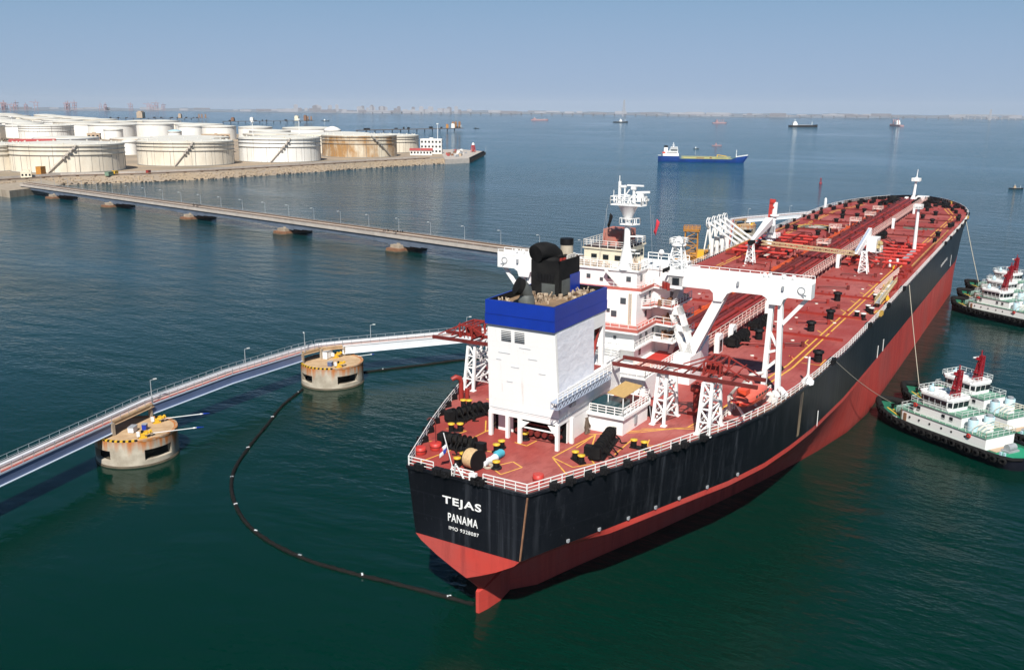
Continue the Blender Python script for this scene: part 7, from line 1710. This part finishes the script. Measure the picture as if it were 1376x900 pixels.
# ================================================================== ships in the bay
def coaster():
    t = empty('coastal_tanker', (0, 0, 0), 0, 'small royal blue tanker with a white aft house under way in the bay', 'tanker ship')
    HBc = [(-47, 3.5), (-44, 6.2), (-36, 7.2), (26, 7.2), (36, 5.6), (43, 2.8), (48, 0)]
    xs = [-47, -44, -36, -24.1, -24, 0, 26, 31, 36, 36.1, 40, 43, 46, 48]
    top = lambda x: 6.2 if x <= -24.1 else (3.6 if x <= 31 else 5.8 + (x - 36) * .14 if x >= 36 else 3.6 + (x - 31) * .44)
    h = MB()
    for s in (1, -1):
        V = []
        for x in xs:
            w = interp(HBc, x)
            for z, k, dx in ((top(x), 1, 0), (1.6, .97, 0), (-1.5, .85, 0)): V.append((x - (48 - 44) * (1 - z / 6) * (1 if x > 43 else 0), s * w * k, z))
        h.add(V, [((i * 3 + j, i * 3 + j + 1, (i + 1) * 3 + j + 1, (i + 1) * 3 + j) if s > 0 else ((i + 1) * 3 + j, (i + 1) * 3 + j + 1, i * 3 + j + 1, i * 3 + j)) for i in range(len(xs) - 1) for j in range(2)])
    h.add([(-47, 3.5, 6.2), (-47, -3.5, 6.2), (-47, -3.4, 1.6), (-47, 3.4, 1.6), ], [(0, 1, 2, 3)]); h.build('hull', ship_blue, t)
    d = MB(); V = []
    for x in xs: w = interp(HBc, x) * .98; V += [(x, w, top(x) - .1), (x, -w, top(x) - .1)]
    d.add(V, [(2 * i + 1, 2 * i + 3, 2 * i + 2, 2 * i) for i in range(len(xs) - 1)]); d.build('deck', ship_green, t)
    p = MB(); p.box(-22, 30, -1.4, 1.4, 5.0, 5.3)
    for k in range(14): p.bar((-21 + k * 4, -1.2, 3.5), (-21 + k * 4, -1.2, 5.0), .3)
    p.rail([(-22, -1.4, 5.3), (30, -1.4, 5.3)], 1.0, 3, .1); p.rail([(-22, -6.9, 3.5), (30, -6.9, 3.5)], 1.1, 3, .1)
    for y in (-4, 3, 4.5): p.tube((-20, y, 4.3), (28, y, 4.3), .35, 6)
    p.build('pipework', mat('yellow_green_pipe', (.42, .40, .16), .6), t)
    MB().box(-6, 2, -5, 5, 3.6, 4.9).box(8, 10, -6, 6, 3.6, 5.6).build('manifold', rusty, t); MB().bar((16, 0, 3.5), (16, 0, 8), .9).bar((16, 0, 8), (26, 0, 6.5), .7).build('deck_crane', yellow, t)
    a = MB(); a.box(-42, -25, -6.2, 6.2, 6.2, 8.8); a.box(-40, -26, -5.6, 5.6, 8.8, 11.2); a.box(-35, -26, -5, 5, 11.2, 13.4); a.box(-34, -26.4, -7, 7, 13.4, 15.6); ho = a.build('deckhouse', white, t)
    for z in (9.6, 12.0, 14.2): 
        MB().box(-38 if z < 10 else -33.6, -26.8, -7.06 if z > 14 else (-5.66 if z < 10 else -5.06), -6.9 if z > 14 else (-5.5 if z < 10 else -4.9), z, z + .8).build('window_band', glass_dark, ho)
    f = MB(); f.box(-41, -37, -2, 2, 8.8, 15.2); fo = f.build('funnel', white, t); MB().box(-41.1, -36.9, -2.1, 2.1, 15.2, 17).build('funnel_top', soot, fo); MB().box(-42.6, -39.4, -6.4, -4.2, 9.0, 10.6).build('lifeboat', orange, t)
    m = MB(); m.tube((-31, 0, 15.6), (-31, 0, 20.5), .5, 8, .3); m.bar((-31, -2.5, 18.4), (-31, 2.5, 18.4), .5); m.bar((-32.5, 0, 17.4), (-29.5, 0, 17.4), .5); m.build('radar_mast', white, t)
    MB().tube((36, 0, 5.5), (36, 0, 13.5), .5, 8, .3).bar((36, -1.5, 11.4), (36, 1.5, 11.4), .4).build('foremast', white, t); MB().rail([(-47, -3.3, 6.2), (-44, -6, 6.2)], 1, 2, .1).rail([(36, -5.4, 5.8), (43, -2.7, 6.8), (48, 0, 7.4)], 1.1, 1.5, .14).build('railing', white, t)
    return t
o = coaster(); pa, pb = Vector((887.3, 334.8)), Vector((921.4, 247.0)); mid = (pa + pb) / 2; o.location = (mid.x, mid.y, 0); o.rotation_euler = (0, 0, math.atan2(pb.y - pa.y, pb.x - pa.x))
def vessel(x, y, L, rz, hull_m, house_m, house_pos, hh, label, mastm=white, red_gear=False):
    t = empty('cargo_vessel' if L > 25 else 'small_boat', (x, y, 0), rz, label, 'ship' if L > 25 else 'boat'); w = L * .09; fb_ = L * .06
    h = MB(); h.prism([(-L / 2, -w * .8), (-L / 2, w * .8), (-L * .42, w), (L * .32, w), (L * .45, w * .5), (L / 2, 0), (L * .45, -w * .5), (L * .32, -w), (-L * .42, -w)], -1, lambda X, Y: fb_ + max(0, (X - L * .25)) * .12); h.build('hull', hull_m, t)
    a = MB(); hx = house_pos * L; a.box(hx - L * .08, hx + L * .08, -w * .8, w * .8, fb_ * .9, fb_ + hh * .6); a.box(hx - L * .05, hx + L * .05, -w * .7, w * .7, fb_ + hh * .6, fb_ + hh); a.build('deckhouse', house_m, t)
    m = MB(); m.bar((hx, 0, fb_ + hh), (hx, 0, fb_ + hh * 1.7), L * .012); m.bar((L * .3, 0, fb_), (L * .3, 0, fb_ + hh * 1.0), L * .012)
    if red_gear:
        for k in range(4): m.bar((-L * .2 + k * L * .14, 0, fb_), (-L * .14 + k * L * .14, 0, fb_ + hh * 1.2), L * .03)
    m.build('mast', mastm, t)
    MB().box(-L * .25, L * .25, -w * .6, w * .6, fb_, fb_ + L * .02).build('hatch', grey_steel, t)
vessel(3165, 732, 96, -1.05, black, white, -.3, 12, 'dark cargo ship with a white aft house near the far shore', white)
vessel(3750, 2069, 80, -.9, far_red, far_red, -.3, 6, 'low red brown barge near the left end of the far bridge')
vessel(3485, 1544, 62, -.9, black, white, 0, 9, 'dark vessel with a white middle house in front of the tall pylon')
vessel(3703, 1200, 60, -.9, far_red, far_red, -.2, 10, 'reddish work vessel right of the tall pylon', far_red, True)
vessel(3651, 513, 95, .6, far_red, white, -.1, 16, 'red and white vessel with raised gear near the far right shore', far_red, True)
vessel(1367, 429, 16, -.9, far_red, far_red, -.1, 3, 'tiny red boat behind the royal blue tanker', far_red)
vessel(1236, 416, 8, -.9, black, white, -.1, 2, 'tiny dark boat beyond the middle of the royal blue tanker')
vessel(2083, 1341, 16, -.9, black, black, -.1, 3, 'tiny dark boat right of the far jetty')
vessel(2698, 2427, 30, -.9, black, white, -.1, 5, 'small dark boat right of the yellow jetty structure at the far left')
vessel(710, -20, 10, -1.2, black, bldg_tan, -.1, 1.8, 'small dark boat on the open water at the right edge')
t = empty('navigation_buoy', (672, 113, 0), 0, 'small red navigation buoy floating behind the foredeck', 'buoy'); MB().lathe([(1.0, -.5), (1.1, .7), (.8, 1.0)], n=14).build('float', mast_red, t); MB().truss((0, 0, .9), (0, 0, 3.4), (.5, .5), (.3, .3), 3, .16, .1).lathe([(.02, 3.4), (.5, 3.4), (.5, 4.2), (.02, 4.6)], n=10).build('tower', mast_red, t)
# far jetties left of the centre
def jetty(a, b, label, heads):
    a, b = Vector(a), Vector(b); t = empty('far_jetty', (a.x, a.y, 0), 0, label, 'jetty'); d = b - a; L = d.length
    m = MB(); m.bar((0, 0, 5), (d.x, d.y, 5), 9, 1.6)
    m.build('deck', mat('dark_jetty', (.14, .12, .11), .8), t); pm_ = MB()
    for k in range(int(L / 28)): p = d * (k * 28 / L); pm_.tube((p.x, p.y, -1), (p.x, p.y, 5), 1.2, 6)
    pm_.build('pile', black, t); rr = random.Random(int(L)); g = MB()
    for k in range(int(L / 30)): p = d * rr.random(); g.rbox((p.x, p.y, 7.5), rr.uniform(3, 10), rr.uniform(3, 8), rr.uniform(2, 6), rr.random())
    g.build('deck_gear', black, t)
    for (u, m_, sx, hz) in heads: p = d * u; MB().rbox((p.x, p.y, 6 + hz / 2), sx, sx * .6, hz, .6).rbox((p.x, p.y, 6 + hz), sx * .5, sx * .4, hz * .4, .3).build('jetty_house', m_, t)
    for u in (.93, .97, .9):
        p = d * u; MB().truss((p.x, p.y, 6), (p.x, p.y, 21), (2, 2), (1.4, 1.4), 4, .7, .4).build('jetty_tower', orange_steel, t)
jetty((1531, 1295), (1896, 1262), 'dark far jetty with a white and orange head right of the tank farm', [(.9, bldg_white, 14, 9), (.84, orange_steel, 10, 8), (.98, grey_steel, 9, 6)])
jetty((2100, 2330), (2462, 2270), 'dark far jetty with a yellow building behind the back rows of tanks', [(.80, cream, 22, 14), (.9, rusty, 16, 16), (.3, bldg_white, 18, 10), (.1, rusty, 16, 10)])
jetty((2250, 3100), (2600, 2960), 'distant jetty with beige towers at the left behind the tanks', [(.3, bldg_tan, 36, 22), (.7, bldg_tan, 18, 14)])

# ================================================================== air
hz = MB().box(-15000, 15600, -15200, 15600, -4, 175)
hm = bpy.data.materials.new('haze_air'); hm.use_nodes = True
n, l = hm.node_tree.nodes, hm.node_tree.links
n.remove(n['Principled BSDF']); pv_ = n.new('ShaderNodeVolumePrincipled')
pv_.inputs['Color'].default_value = (0.62, 0.68, 0.78, 1); pv_.inputs['Density'].default_value = 0.000024; pv_.inputs['Anisotropy'].default_value = -0.3
l.new(pv_.outputs['Volume'], n['Material Output'].inputs['Volume'])
tag(hz.build('haze', hm), kind='stuff')
